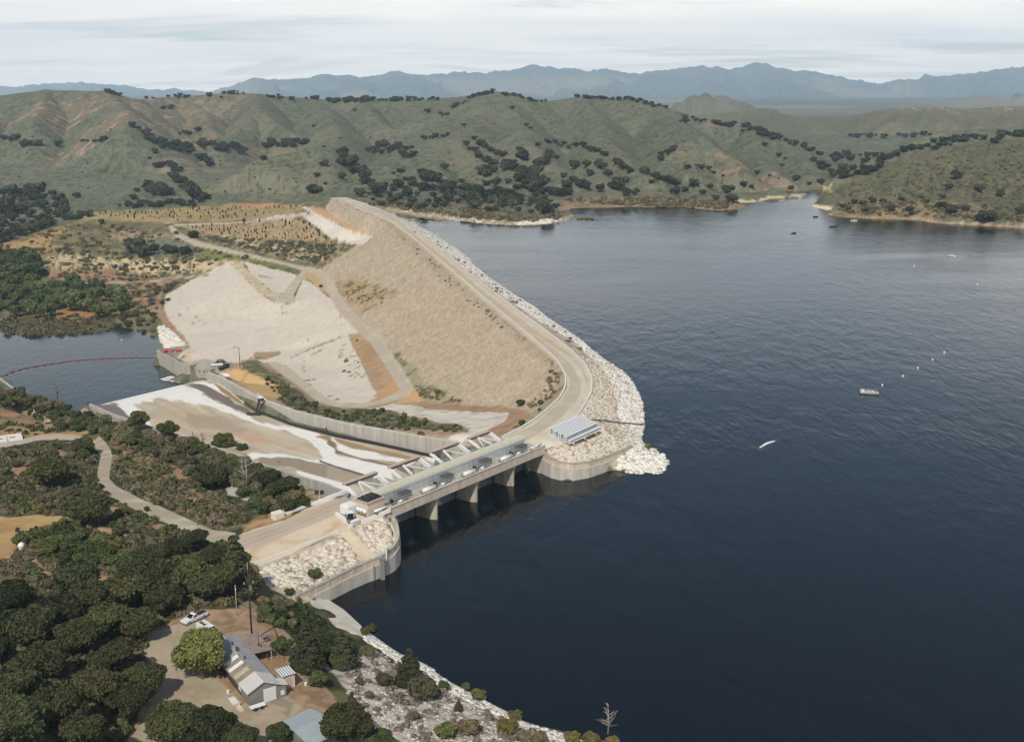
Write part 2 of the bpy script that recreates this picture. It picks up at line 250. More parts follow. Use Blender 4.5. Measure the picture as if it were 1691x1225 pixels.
def build_tin():
    vs, zs, es, idx = [], [], [], {}
    for closed, poly in LINES:
        prev = None
        for p in poly:
            k = (round(p[0], 2), round(p[1], 2))
            if k not in idx:
                idx[k] = len(vs); vs.append(Vector((p[0], p[1]))); zs.append(p[2])
            i = idx[k]
            if prev is not None and prev != i: es.append((prev, i))
            prev = i
    res = delaunay_2d_cdt(vs, es, [], 0, 1e-4)
    ov, oe, of, ovi = res[0], res[1], res[2], res[3]
    oz = []
    for i, v in enumerate(ov):
        if ovi[i]: oz.append(zs[ovi[i][0]])
        else:
            ds = sorted(((v - w).length, zz) for w, zz in zip(vs, zs))[:2]
            wsum = sum(1 / (d + .1) for d, _ in ds); oz.append(sum(zz / (d + .1) for d, zz in ds) / wsum)
    return np.array([(v.x, v.y) for v in ov]), np.array(oz), of
TV, TZ, TF = build_tin()
class Raster:
    def __init__(s, x0, x1, y0, y1, st, blur):
        s.x0, s.y0, s.st = x0, y0, st
        s.nx = int((x1 - x0) / st) + 1; s.ny = int((y1 - y0) / st) + 1
        g = np.full((s.ny, s.nx), np.nan)
        for f in TF:
            a, b, c = TV[f[0]], TV[f[1]], TV[f[2]]
            i0 = max(int((min(a[0], b[0], c[0]) - x0) / st), 0); i1 = min(int((max(a[0], b[0], c[0]) - x0) / st) + 2, s.nx)
            j0 = max(int((min(a[1], b[1], c[1]) - y0) / st), 0); j1 = min(int((max(a[1], b[1], c[1]) - y0) / st) + 2, s.ny)
            if i0 >= i1 or j0 >= j1: continue
            X, Y = np.meshgrid(x0 + np.arange(i0, i1) * st, y0 + np.arange(j0, j1) * st)
            den = (b[1] - c[1]) * (a[0] - c[0]) + (c[0] - b[0]) * (a[1] - c[1])
            if abs(den) < 1e-9: continue
            w0 = ((b[1] - c[1]) * (X - c[0]) + (c[0] - b[0]) * (Y - c[1])) / den
            w1 = ((c[1] - a[1]) * (X - c[0]) + (a[0] - c[0]) * (Y - c[1])) / den
            w2 = 1 - w0 - w1
            m = (w0 > -1e-6) & (w1 > -1e-6) & (w2 > -1e-6)
            z = w0 * TZ[f[0]] + w1 * TZ[f[1]] + w2 * TZ[f[2]]
            sub = g[j0:j1, i0:i1]; sub[m] = z[m]
        g[np.isnan(g)] = 20.0
        for _ in range(blur):
            p = np.pad(g, 1, mode='edge'); g = (p[:-2, 1:-1] + p[2:, 1:-1] + 2 * p[1:-1, 1:-1]) / 4
            p = np.pad(g, 1, mode='edge'); g = (p[1:-1, :-2] + p[1:-1, 2:] + 2 * p[1:-1, 1:-1]) / 4
        s.g = g
    def __call__(s, x, y):
        fx = np.clip((x - s.x0) / s.st, 0, s.nx - 1.001); fy = np.clip((y - s.y0) / s.st, 0, s.ny - 1.001)
        i = fx.astype(int); j = fy.astype(int); fx = fx - i; fy = fy - j
        g = s.g
        return (g[j, i] * (1 - fx) + g[j, i + 1] * fx) * (1 - fy) + (g[j + 1, i] * (1 - fx) + g[j + 1, i + 1] * fx) * fy
RC = Raster(-1600, 1600, 60, 3000, 5.0, 2)
RF = Raster(-330, 260, 100, 800, 1.25, 1)
def base_h(x, y):
    zc = RC(x, y)
    w = sstep(-330, -310, x) * (1 - sstep(240, 258, x)) * (1 - sstep(770, 798, y)) * sstep(102, 115, y)
    z = np.where(w > 0, RF(x, y) * w + zc * (1 - w), zc)
    far = sstep(2700, 3000, y)
    z = z * (1 - far) + far * (4 + 30 * (fbm(x, y, 900, 3, 41) - .4) + 30 * sstep(4500, 9000, y))
    return z

# ------------------------------------------------------------------ hills: ridge lines with flanks (photo pixel, camera depth)
RIDGES = [
 (0.40, 18, [(-400,170,2300),(-250,165,2300),(-100,158,2300),(0,158,2250),(80,149,2200),(170,151,2200),(222,164,2250),(300,160,2400),(380,153,2400),(430,156,2400),(520,164,2500),(600,165,2500),(700,165,2400),(760,160,2250),(820,152,2100),(865,161,2150),(900,168,2200),(960,160,2150),(1040,165,2100),(1095,178,2000),(1130,196,1950),(1180,203,1850),(1240,208,1800),(1290,236,1700),(1325,265,1600)]),
 (0.74, 11, [(80,149,2200),(60,195,1950),(30,240,1700),(0,275,1500)]), (0.74, 11, [(0,160,2250),(-60,200,1900),(-120,260,1600)]),
 (0.66, 10, [(170,151,2200),(205,185,1850),(205,222,1480),(165,262,1380),(120,292,1310)]), (0.68, 18, [(205,222,1480),(262,262,1370),(300,300,1290)]),
 (0.74, 10, [(222,164,2250),(255,200,2000),(300,225,1850)]), (0.74, 10, [(300,160,2400),(335,185,2200),(345,215,1950)]),
 (0.74, 11, [(430,156,2400),(427,181,2120),(385,222,1900),(350,245,1750)]), (0.74, 10, [(427,181,2120),(465,208,1980),(485,220,1900)]),
 (0.66, 10, [(520,164,2500),(545,190,2150),(560,225,1750),(545,248,1420),(430,247,1370),(385,268,1320),(345,305,1270)]), (0.66, 10, [(545,248,1420),(540,285,1310),(520,315,1240)]), (0.42,20,[(430,247,1370),(440,285,1300)]),
 (0.74, 10, [(600,165,2500),(612,190,2200),(650,215,2050),(672,226,1980)]), (0.74, 10, [(700,165,2400),(700,190,2200),(690,215,2050)]),
 (0.40, 20, [(820,152,2100),(790,183,1950),(745,226,1580),(700,250,1440),(650,272,1350),(610,300,1280)]), (0.68, 16, [(745,226,1580),(785,258,1430),(810,285,1330)]), (0.68, 16, [(700,250,1440),(720,285,1320)]),
 (0.68, 18, [(820,152,2100),(850,195,1880),(868,232,1510),(905,270,1380),(935,295,1280)]), (0.68, 16, [(868,232,1510),(850,270,1390),(850,300,1270)]),
 (0.74, 11, [(960,160,2150),(987,190,1930),(1000,225,1560),(1035,262,1410),(1060,290,1310)]), (0.76, 9, [(987,190,1930),(945,225,1760),(930,245,1650)]), (0.76, 9, [(1000,225,1560),(985,265,1400),(990,290,1300)]),
 (0.74, 11, [(1095,178,2000),(1152,224,1490),(1110,258,1380),(1075,285,1310)]), (0.74, 11, [(1152,224,1490),(1195,255,1400),(1240,290,1320),(1278,314,1270)]), (0.76, 9, [(1152,224,1490),(1140,265,1370),(1140,300,1270)]),
 (0.74, 10, [(1240,208,1800),(1245,240,1620),(1265,270,1480),(1310,305,1350)]), (0.76, 9, [(1290,236,1700),(1330,270,1500),(1350,300,1380)]),
 (0.42, 22, [(1354,328,1200),(1385,309,1205),(1440,280,1215),(1500,259,1235),(1570,243,1270),(1640,230,1310),(1750,234,1330),(1950,250,1330)]), (0.66, 12, [(1640,230,1310),(1610,275,1210),(1590,320,1120)]), (0.66, 10, [(1750,234,1330),(1720,285,1220),(1700,325,1120)]), (0.66, 10, [(1500,259,1235),(1480,300,1160)]),
 (0.45, 20, [(1400,285,1480),(1440,265,1500),(1500,240,1540),(1560,217,1580),(1691,210,1620),(1900,206,1680)]),
 (0.28, 30, [(1200,212,2700),(1290,216,2600),(1380,222,2500),(1450,224,2500),(1530,226,2450),(1700,222,2600),(1900,220,2600)]), (0.35, 22, [(1290,216,2600),(1320,240,2200),(1345,265,1900)]), (0.35, 22, [(1450,224,2500),(1420,245,2200),(1390,270,1900)]), (0.35, 22, [(1380,222,2500),(1385,245,2200)]),
 (0.42, 16, [(1050,195,3300),(1150,190,3500),(1200,184,3600),(1260,179,3600),(1320,194,3600),(1400,195,3500),(1470,181,3300),(1510,178,3300),(1545,176,3300),(1600,184,3400),(1650,176,3500),(1691,175,3500),(1800,180,3500),(1950,180,3500)]),
 (0.55, 16, [(1260,179,3600),(1230,200,3000)]), (0.55, 16, [(1400,195,3500),(1360,206,3000)]), (0.55, 14, [(1510,178,3300),(1470,205,2850)]), (0.55, 14, [(1545,176,3300),(1560,205,2850)]), (0.55, 14, [(1600,184,3400),(1620,208,2900)]), (0.55, 14, [(1545,176,3300),(1520,200,2950)]), (0.55, 14, [(1691,175,3500),(1660,205,2900)]),
 (0.5, 14, [(1110,186,5200),(1150,172,5200),(1185,158,5200),(1215,172,5200),(1260,184,5200)]),
 (0.3, 20, [(1420,178,6500),(1500,170,6500),(1600,165,6500),(1700,160,6500),(1900,160,6500)]),
]
MT = [(300,158),(400,147),(412,142),(428,136),(440,139),(458,137),(475,138),(500,135),(520,133),(535,130),(550,133),(563,132),(580,133),(610,131),(632,127),(657,121),(672,126),(686,131),(720,131),(745,127),(760,126),(785,128),(806,129),(822,124),(850,119),(880,114),(905,117),(930,117),(962,123),(985,121),(1003,118),(1018,121),(1060,120),(1095,116),(1130,110),(1162,105.5),(1185,110),(1205,114),(1235,112),(1255,112),(1280,116),(1310,122),(1345,124),(1375,128),(1405,133),(1440,139),(1475,137),(1510,134),(1535,128),(1557,119.5),(1575,126),(1590,127),(1608,128),(1625,126),(1650,119),(1680,117),(1720,118),(1800,122),(1950,130)]
def mt(D, off=0): return [(a, b + off, D) for a, b in MT]
RIDGES.append((0.33, 60, mt(19000)))
RIDGES.append((0.25, 60, [(-500,143,23000),(-200,139,23000),(0,138,23000),(60,139,23000),(130,141,23000),(220,146,23000),(330,150,23000),(450,150,23000)]))
_rs = random.Random(5)
for a, b in MT[3::3]:      # mountain spurs come forward and down
    dx = _rs.uniform(-60, 60); d1 = _rs.uniform(15500, 17000); d2 = _rs.uniform(12500, 14500)
    RIDGES.append((0.42, 40, [(a, b, 19000), (a + dx, b + (158 - b) * _rs.uniform(.30, .5), d1), (a + dx * 1.7, 168 + _rs.uniform(-6, 6), d2)]))
RW = []
for k, r, pts in RIDGES:
    w = [PD(*p) for p in pts]
    for a, b in zip(w[:-1], w[1:]): RW.append((k, r, np.array(a), np.array(b)))
def tents(x, y, warp=True):
    far = sstep(2600, 6000, y)
    wx = x + (fbm(x, y, 160, 3, 3) - .5) * (20 + 420 * far); wy = y + (fbm(x, y, 160, 3, 8) - .5) * (20 + 420 * far)
    out = np.full(x.shape, -200.0)
    for k, r, a, b in RW:
        top = max(a[2], b[2]) + 10
        R = (top + 30) / k + r
        m = (x > min(a[0], b[0]) - R) & (x < max(a[0], b[0]) + R) & (y > min(a[1], b[1]) - R) & (y < max(a[1], b[1]) + R)
        if not m.any(): continue
        d = b - a; L2 = d[0] ** 2 + d[1] ** 2
        qx, qy = wx[m], wy[m]
        t = np.clip(((qx - a[0]) * d[0] + (qy - a[1]) * d[1]) / L2, 0, 1)
        dist = np.hypot(qx - a[0] - t * d[0], qy - a[1] - t * d[1])
        h = a[2] + t * d[2] - k * (np.sqrt(dist ** 2 + r * r) - r)
        out[m] = smax(out[m], h, 3.0 if a[1] < 4000 else 90.0)
    return out
def height(x, y):
    x = np.asarray(x, float); y = np.asarray(y, float)
    z = base_h(x, y)
    m = y > 1080
    if m.any():
        t = tents(x[m], y[m])
        zz = np.where(t > -150, smax(z[m], t, 3.0), z[m])
        lk = sstep(0.4, 4.0, z[m])                       # keep the lake open
        z = z.copy(); z[m] = z[m] * (1 - lk) + zz * lk
    dry = np.clip((np.abs(z) - 0.6) / 3, 0, 1)
    hill = sstep(1200, 1500, y)
    mtn = sstep(5200, 11000, y)
    gul = (fbm(x, y, 48, 3, 21, True) - .62) * 1.8 * hill * (1 - mtn) * sstep(8, 30, z)
    if (mtn > 0).any(): gul = gul + (fbm(x, y, 1300, 5, 23, True) - .62) * 260 * mtn * sstep(40, 160, z)
    z = z + gul
    return z + (fbm(x, y, 9, 3, 11) - .5) * dry * (0.5 + 0.5 * hill) * (1 - mtn)
class HRaster(Raster):
    def __init__(s, x0, x1, y0, y1, st):
        s.x0, s.y0, s.st = x0, y0, st
        s.nx = int((x1 - x0) / st) + 1; s.ny = int((y1 - y0) / st) + 1
        X, Y = np.meshgrid(x0 + np.arange(s.nx) * st, y0 + np.arange(s.ny) * st)
        s.g = height(X.ravel(), Y.ravel()).reshape(X.shape)
HF = HRaster(-330, 260, 100, 800, 1.25)
HM = HRaster(-1700, 1800, 790, 4200, 7.0)
HL = HRaster(-800, 900, 60, 900, 5.0)
def hq(x, y):
    """quick height from the rasters"""
    x = np.asarray(x, float); y = np.asarray(y, float)
    z = np.where(y < 800, HL(x, y), HM(x, y))
    f = (x > -328) & (x < 258) & (y > 102) & (y < 798)
    return np.where(f, HF(x, y), z)
def hit(px, py, lift=0.0):
    """first point of the ground seen at a photo pixel; arrays allowed"""
    px = np.atleast_1d(np.asarray(px, float)); py = np.atleast_1d(np.asarray(py, float))
    u, cy, w = (px - W0 / 2) / FPX, CS - (py - H0 / 2) / FPX * SN, -(SN + (py - H0 / 2) / FPX * CS)
    Ds = np.concatenate([np.arange(140, 700, 2.0), np.arange(700, 1300, 4.0), np.arange(1300, 3800, 9.0)])
    best = np.full(px.shape, np.nan); prev = np.full(px.shape, 140.0); done = np.zeros(px.shape, bool)
    for D in Ds:
        a = ~done
        if not a.any(): break
        z = CAMZ + w[a] * D
        h = hq(u[a] * D, cy[a] * D)
        below = z < h
        ii = np.where(a)[0][below]
        if len(ii):
            lo = prev[ii].copy(); hi = np.full(len(ii), D)
            for _ in range(7):
                mid = (lo + hi) / 2
                bb = CAMZ + w[ii] * mid < hq(u[ii] * mid, cy[ii] * mid)
                hi = np.where(bb, mid, hi); lo = np.where(bb, lo, mid)
            best[ii] = hi; done[ii] = True
        prev[a] = D
    x, y = u * best, cy * best
    zz = np.full(px.shape, np.nan); ok = ~np.isnan(best)
    if ok.any(): zz[ok] = hq(x[ok], y[ok])
    return np.stack([x, y, zz], 1)
# ------------------------------------------------------------------ object helpers
def tag(o, label=None, cat=None, group=None, kind=None):
    if label and not kind: kind = 'thing'
    if label: o['label'] = label
    if cat: o['category'] = cat
    if group: o['group'] = group
    if kind: o['kind'] = kind
    return o
def mesh_np(name, V, F, mat=None, parent=None, smooth=False, attrs=None, obj_name=None):
    """V (n,3); F (m,k) one face size, or a list of such arrays"""
    me = bpy.data.meshes.new(name)
    Fs = F if isinstance(F, list) else [F]
    Fs = [np.asarray(f, np.int32) for f in Fs if len(f)]
    V = np.asarray(V, np.float32)
    me.vertices.add(len(V)); me.vertices.foreach_set('co', V.ravel())
    loops = np.concatenate([f.ravel() for f in Fs])
    tot = np.concatenate([np.full(len(f), f.shape[1], np.int32) for f in Fs])
    st = np.concatenate([[0], np.cumsum(tot)[:-1]]).astype(np.int32)
    me.loops.add(len(loops)); me.loops.foreach_set('vertex_index', loops)
    me.polygons.add(len(tot)); me.polygons.foreach_set('loop_start', st); me.polygons.foreach_set('loop_total', tot)
    if smooth: me.polygons.foreach_set('use_smooth', np.ones(len(tot), bool))
    if attrs:
        for k, (typ, arr) in attrs.items():
            at = me.attributes.new(k, typ, 'POINT')
            if typ == 'FLOAT_COLOR':
                c = np.ones((len(V), 4), np.float32); c[:, :3] = arr; at.data.foreach_set('color', c.ravel())
            else: at.data.foreach_set('value', np.asarray(arr, np.float32))
    me.update(calc_edges=True)
    if mat: me.materials.append(mat)
    o = bpy.data.objects.new(obj_name or name, me)
    COL.objects.link(o)
    if parent: o.parent = parent
    return o
MATS = {}
def mat(name, col, rough=0.7, metal=0.0, noise=0.0, nscale=1.0, bump=0.0, bscale=2.0, spec=None, col2=None, streak=None):
    """plain procedural material; noise mixes the colour with a second tone"""
    if name in MATS: return MATS[name]
    m = bpy.data.materials.new(name); m.use_nodes = True
    nt = m.node_tree; b = nt.nodes['Principled BSDF']; L = nt.links.new
    b.inputs['Base Color'].default_value = (*col, 1); b.inputs['Roughness'].default_value = rough; b.inputs['Metallic'].default_value = metal
    if spec is not None: b.inputs['Specular IOR Level'].default_value = spec
    tc = N(nt, 'ShaderNodeTexCoord')
    if noise > 0 or col2 is not None:
        n = N(nt, 'ShaderNodeTexNoise'); n.inputs['Scale'].default_value = nscale; n.inputs['Detail'].default_value = 5; n.inputs['Roughness'].default_value = .65
        mp = N(nt, 'ShaderNodeMapping'); L(tc.outputs['Object'], mp.inputs[0]); L(mp.outputs[0], n.inputs['Vector'])
        if streak: mp.inputs['Scale'].default_value = streak
        r = N(nt, 'ShaderNodeMapRange'); L(n.outputs['Fac'], r.inputs['Value']); r.inputs['From Min'].default_value = .35; r.inputs['From Max'].default_value = .68
        mx = N(nt, 'ShaderNodeMixRGB'); L(r.outputs[0], mx.inputs[0]); mx.inputs[1].default_value = (*col, 1)
        c2 = col2 if col2 is not None else [c * (1 - noise) for c in col]
        mx.inputs[2].default_value = (*c2, 1); L(mx.outputs[0], b.inputs['Base Color'])
    if bump > 0:
        n2 = N(nt, 'ShaderNodeTexNoise'); n2.inputs['Scale'].default_value = bscale; n2.inputs['Detail'].default_value = 4; L(tc.outputs['Object'], n2.inputs['Vector'])
        bp = N(nt, 'ShaderNodeBump'); bp.inputs['Strength'].default_value = bump; L(n2.outputs['Fac'], bp.inputs['Height']); L(bp.outputs[0], b.inputs['Normal'])
    MATS[name] = m
    return m
def ground_mat(name, rough=0.95, bump=0.6):
    """earth, rock and concrete whose tone is painted in zones; fine grain and relief come from the nodes"""
    m = bpy.data.materials.new(name); m.use_nodes = True; nt = m.node_tree; b = nt.nodes['Principled BSDF']; L = nt.links.new
    b.inputs['Roughness'].default_value = rough; b.inputs['Specular IOR Level'].default_value = 0.15
    at = N(nt, 'ShaderNodeAttribute', attribute_name='tone'); gr = N(nt, 'ShaderNodeAttribute', attribute_name='grain')
    geo = N(nt, 'ShaderNodeNewGeometry')
    n1 = N(nt, 'ShaderNodeTexNoise'); n1.inputs['Scale'].default_value = 1.1; n1.inputs['Detail'].default_value = 6; n1.inputs['Roughness'].default_value = .7; L(geo.outputs['Position'], n1.inputs['Vector'])
    n2 = N(nt, 'ShaderNodeTexNoise'); n2.inputs['Scale'].default_value = 0.16; n2.inputs['Detail'].default_value = 5; n2.inputs['Roughness'].default_value = .7; L(geo.outputs['Position'], n2.inputs['Vector'])
    a1 = N(nt, 'ShaderNodeMath', operation='ADD'); L(n1.outputs['Fac'], a1.inputs[0]); L(n2.outputs['Fac'], a1.inputs[1])
    s1 = N(nt, 'ShaderNodeMath', operation='SUBTRACT'); L(a1.outputs[0], s1.inputs[0]); s1.inputs[1].default_value = 1.0
    m1 = N(nt, 'ShaderNodeMath', operation='MULTIPLY'); L(s1.outputs[0], m1.inputs[0]); L(gr.outputs['Fac'], m1.inputs[1])
    a2 = N(nt, 'ShaderNodeMath', operation='ADD'); L(m1.outputs[0], a2.inputs[0]); a2.inputs[1].default_value = 1.0
    mm = N(nt, 'ShaderNodeVectorMath', operation='SCALE'); L(at.outputs['Color'], mm.inputs[0]); L(a2.outputs[0], mm.inputs['Scale'])
    L(mm.outputs[0], b.inputs['Base Color'])
    bp = N(nt, 'ShaderNodeBump'); bp.inputs['Distance'].default_value = 0.5; L(gr.outputs['Fac'], bp.inputs['Strength']); L(n1.outputs['Fac'], bp.inputs['Height'])
    L(bp.outputs[0], b.inputs['Normal'])
    return m
GM = ground_mat('earth and rock')

# ------------------------------------------------------------------ colour zones (outlines read off the photograph, painted on the ground where they lie)
def sdist(px, py, poly):
    """signed distance in photo pixels, positive inside"""
    poly = np.asarray(poly, float)
    n = len(poly); ins = np.zeros(px.shape, bool); dm = np.full(px.shape, 1e9)
    for i in range(n):
        a, b = poly[i], poly[(i + 1) % n]
        c = (a[1] > py) != (b[1] > py)
        if abs(b[1] - a[1]) > 1e-9: ins ^= c & (px < (b[0] - a[0]) * (py - a[1]) / (b[1] - a[1]) + a[0])
        d = b - a; t = np.clip(((px - a[0]) * d[0] + (py - a[1]) * d[1]) / (d @ d + 1e-9), 0, 1)
        dm = np.minimum(dm, (px - a[0] - t * d[0]) ** 2 + (py - a[1] - t * d[1]) ** 2)
    return np.where(ins, 1, -1) * np.sqrt(dm)
def band(line, w0, w1=None):
    """outline of a strip along a pixel line, half-widths w0 -> w1"""
    line = np.asarray(line, float); w1 = w0 if w1 is None else w1
    L_, R_ = [], []
    for i, p in enumerate(line):
        d = line[min(i + 1, len(line) - 1)] - line[max(i - 1, 0)]; d /= np.linalg.norm(d); n = np.array([-d[1], d[0]])
        w = w0 + (w1 - w0) * i / (len(line) - 1)
        L_.append(p + n * w); R_.append(p - n * w)
    return L_ + R_[::-1]
ZONES = []
def Z(poly, col, col2=None, mix=0.5, soft=1.5, rag=0.0, grain=0.35, nsc=6.0, op=1.0, rsc=7.0, ridge=False):
    """poly photo-pixel outline; second tone mixed in patches of nsc metres; rag = raggedness of the edge in pixels"""
    ZONES.append((np.asarray([q[:2] for q in poly], float), np.asarray(col), None if col2 is None else np.asarray(col2), mix, soft, rag, grain, nsc, op, rsc, ridge))
dirt = lin(188, 152, 116, .8); dirt_r = lin(168, 130, 98, .8); tan = lin(205, 178, 138, .8); straw = lin(200, 170, 115, .75)
scrub = lin(112, 106, 72, .8); scrub_d = lin(66, 70, 44, .75); sage = lin(118, 122, 98, .85); pale = lin(216, 206, 190, .88); rock = lin(200, 186, 164, .85); rock_d = lin(170, 155, 132, .8)
conc = lin(205, 196, 178, .85); conc_d = lin(160, 148, 130, .85); white = lin(240, 236, 226, .92); road_c = lin(188, 172, 150, .85); cream = lin(222, 196, 158, .85); clay = lin(200, 140, 112, .8)
# left bank, from the pond down to the house
Z([(-400, 700), (60, 660), (160, 700), (330, 730), (500, 790), (540, 830), (480, 870), (400, 890), (500, 990), (560, 1000), (600, 1035), (760, 1150), (1000, 1240), (1300, 1450), (-400, 1450)], scrub, scrub_d, .6, 3, 2, .5, 5)
Z([(0, 640), (30, 648), (70, 668), (160, 702), (110, 715), (60, 702), (0, 690), (-300, 690), (-300, 600)], scrub_d, scrub, .5, 3, 3, .5, 5)
Z([(-200, 690), (60, 692), (150, 712), (125, 728), (60, 718), (0, 722), (-200, 735)], lin(186, 148, 100, .75), scrub, .35, 3, 4, .5, 6)
Z([(0, 668), (40, 680), (60, 700), (0, 700)], dirt_r, scrub, .4, 3, 4, .5, 5)
Z(sc(0, 640, 4.026, [(70, 85), (130, 85), (240, 145), (330, 185), (400, 250), (380, 265), (300, 225), (180, 165)]), lin(172, 160, 145, .85), scrub_d, .4, 1.5, 2, .6, 2)
Z([(-200, 852), (60, 853), (112, 855), (108, 864), (70, 872), (40, 890), (25, 915), (0, 925), (-200, 935)], lin(190, 152, 98, .72), straw, .5, 2, 3, .4, 8)
Z([(0, 905), (28, 885), (20, 912), (0, 920)], dirt, None, soft=3, rag=3)
Z(sc(0, 640, 4.026, [(740, 360), (1000, 430), (1250, 560), (1550, 760), (1580, 900), (1480, 950), (1200, 800), (1000, 720), (850, 640), (740, 520)]), lin(126, 116, 74, .8), lin(172, 142, 98, .8), .45, 5, 6, .8, 2.5)
Z(sc(0, 640, 4.026, [(1180, 700), (1400, 740), (1580, 850), (1560, 950), (1380, 880), (1200, 800)]), lin(176, 146, 106, .8), lin(110, 98, 62, .8), .5, 5, 6, .9, 1.8)
Z(sc(0, 640, 4.026, [(1160, 560), (1200, 530), (1260, 590), (1180, 620)]), dirt_r, None, soft=2, rag=3)
Z([(420, 835), (470, 830), (480, 850), (440, 872), (395, 885), (400, 870), (440, 850)], lin(190, 150, 104, .8), scrub, .35, 3, 4, .5, 3)
for q in ([(95, 745), (110, 750), (105, 758), (92, 752)], [(25, 770), (40, 772), (30, 790), (20, 780)], [(180, 835), (205, 840), (215, 850), (190, 848)], [(255, 862), (275, 866), (270, 876), (250, 870)], [(160, 870), (190, 872), (190, 885), (165, 880)], [(0, 950), (15, 980), (0, 1005), (-20, 990)], [(52, 915), (66, 930), (85, 948), (70, 950), (55, 935)], [(165, 945), (182, 955), (170, 968), (160, 960)]): Z(q, dirt_r, dirt, .4, 2, 3, .5, 3)
Z([(480, 785), (520, 800), (560, 822), (520, 835), (495, 830), (485, 805)], lin(176, 152, 120, .8), scrub, .35, 2, 3, .7, 3)
Z(sc(150, 560, 3.758, [(830, 905), (900, 920), (1000, 975), (980, 1000), (850, 965)]), lin(190, 182, 168, .8), None, soft=2, rag=3)
# house yard and shore
Z([(215, 1050), (300, 1020), (330, 1005), (400, 1005), (450, 1030), (470, 1090), (520, 1110), (560, 1160), (600, 1180), (610, 1230), (200, 1240), (230, 1180), (270, 1120)], lin(180, 150, 118, .76), lin(156, 126, 96, .76), .5, 3, 3, .6, 2.2)
Z([(232, 1052), (300, 1028), (312, 1020), (345, 1030), (345, 1110), (372, 1130), (400, 1160), (470, 1145), (500, 1168), (470, 1190), (440, 1225), (400, 1300), (180, 1300), (210, 1225), (235, 1190), (265, 1140), (272, 1105), (240, 1085)], lin(178, 162, 136, .8), lin(168, 150, 124, .8), .4, 2, 1.5, .3, 4)
Z([(395, 1000), (450, 1030), (468, 1070), (480, 1110), (500, 1120), (520, 1105), (500, 1075), (470, 1040), (440, 1010), (410, 992)], lin(172, 148, 120, .8), scrub, .3, 3, 3, .6, 2)
Z([(560, 1075), (620, 1075), (660, 1100), (700, 1120), (745, 1130), (770, 1150), (843, 1185), (930, 1225), (1020, 1270), (1000, 1300), (800, 1300), (640, 1250), (600, 1200), (570, 1140), (530, 1100)], lin(202, 192, 178, .88), lin(150, 140, 128, .8), .45, 3, 4, .9, 1.6)
Z([(590, 1020), (632, 1058), (704, 1097), (760, 1137), (806, 1159), (867, 1193), (932, 1212), (1020, 1255), (1015, 1270), (925, 1228), (850, 1200), (800, 1172), (745, 1142), (700, 1118), (650, 1085), (610, 1062), (585, 1040)], lin(226, 218, 204, .9), lin(170, 160, 145, .85), .35, 2, 2, .9, 1.3)
# riprap around the left wing wall
Z([(425, 932), (505, 905), (562, 878), (645, 846), (660, 870), (660, 905), (640, 930), (560, 965), (495, 1000), (470, 985), (440, 965)], rock, lin(170, 156, 138, .85), .4, 1, 1, .7, 1.5)
Z([(560, 876), (575, 872), (632, 925), (618, 935), (590, 925)], lin(216, 198, 168, .85), lin(190, 160, 118, .8), .3, 2, 2, .4, 4)
# deck approach and yard, left end of the bridge
Z([(385, 888), (400, 880), (470, 857), (555, 818), (600, 812), (650, 820), (660, 845), (560, 880), (430, 935), (412, 928)], lin(212, 194, 166, .85), lin(200, 172, 134, .85), .35, 1.5, 1.5, .25, 5)
Z([(388, 886), (470, 862), (560, 820), (600, 812), (612, 822), (575, 842), (500, 872), (420, 905), (400, 905)], road_c, None, soft=1.5, rag=.6, grain=.2)
# access road down the left bank
AR = sc(0, 640, 4.026, [(630, 350), (670, 385), (710, 440), (700, 500), (688, 560), (690, 620), (740, 680), (820, 725), (950, 790), (1100, 850), (1250, 920), (1400, 985), (1560, 1010)])
ROADS = []
ROADS.append(band(AR, 9.5, 11)); ROADS.append(band(sc(0, 640, 4.026, [(-200, 430), (0, 385), (130, 360), (250, 335), (380, 325), (500, 330), (600, 355), (640, 370)]), 4, 4.5))
# --- right side
Z([(430, 560), (520, 500), (600, 520), (700, 640), (880, 660), (900, 690), (850, 725), (760, 740), (700, 730), (560, 705), (430, 665), (330, 615), (330, 590)], lin(180, 154, 124, .78), lin(166, 138, 108, .78), .4, 2, 1, .45, 3)
Z([(372, 616), (398, 605), (425, 603), (452, 628), (462, 660), (432, 662), (395, 636)], lin(206, 168, 118, .8), lin(180, 142, 100, .8), .4, 2, 2, .35, 8)
# rock faces of the dam
FACE = [(547, 329), (588, 345), (621, 356), (651, 370), (675, 389), (700, 408), (760, 463), (830, 521), (896, 575), (922, 597), (935, 622), (935, 640), (924, 657), (902, 677), (878, 696), (880, 690), (868, 676), (820, 671), (760, 668), (700, 665), (690, 655), (681, 639), (660, 604), (632, 560), (600, 531), (576, 510), (562, 485), (550, 463), (530, 443), (560, 421), (590, 406), (616, 394), (582, 385), (550, 362), (536, 345)]
Z(FACE, lin(194, 175, 148, .83), lin(174, 156, 130, .82), .5, 1.2, .8, .6, .9)
Z([(620, 356), (651, 371), (700, 409), (760, 464), (830, 522), (896, 576), (935, 622), (933, 645), (900, 677), (885, 680), (905, 655), (915, 630), (900, 600), (850, 558), (760, 485), (690, 420), (640, 375)], lin(178, 160, 134, .82), lin(120, 112, 84, .8), .3, 6, 4, .7, 4)
Z(sc(240, 320, 3.676, [(1150, 520), (1280, 520), (1380, 540), (1500, 600), (1400, 680), (1330, 720), (1230, 660)]), lin(186, 158, 118, .8), lin(104, 104, 66, .8), .4, 5, 6, .6, 5)
Z([(636, 575), (670, 590), (700, 630), (740, 650), (760, 668), (700, 664), (684, 640), (660, 603)], lin(170, 158, 124, .8), lin(110, 112, 74, .8), .4, 5, 5, .7, 4)
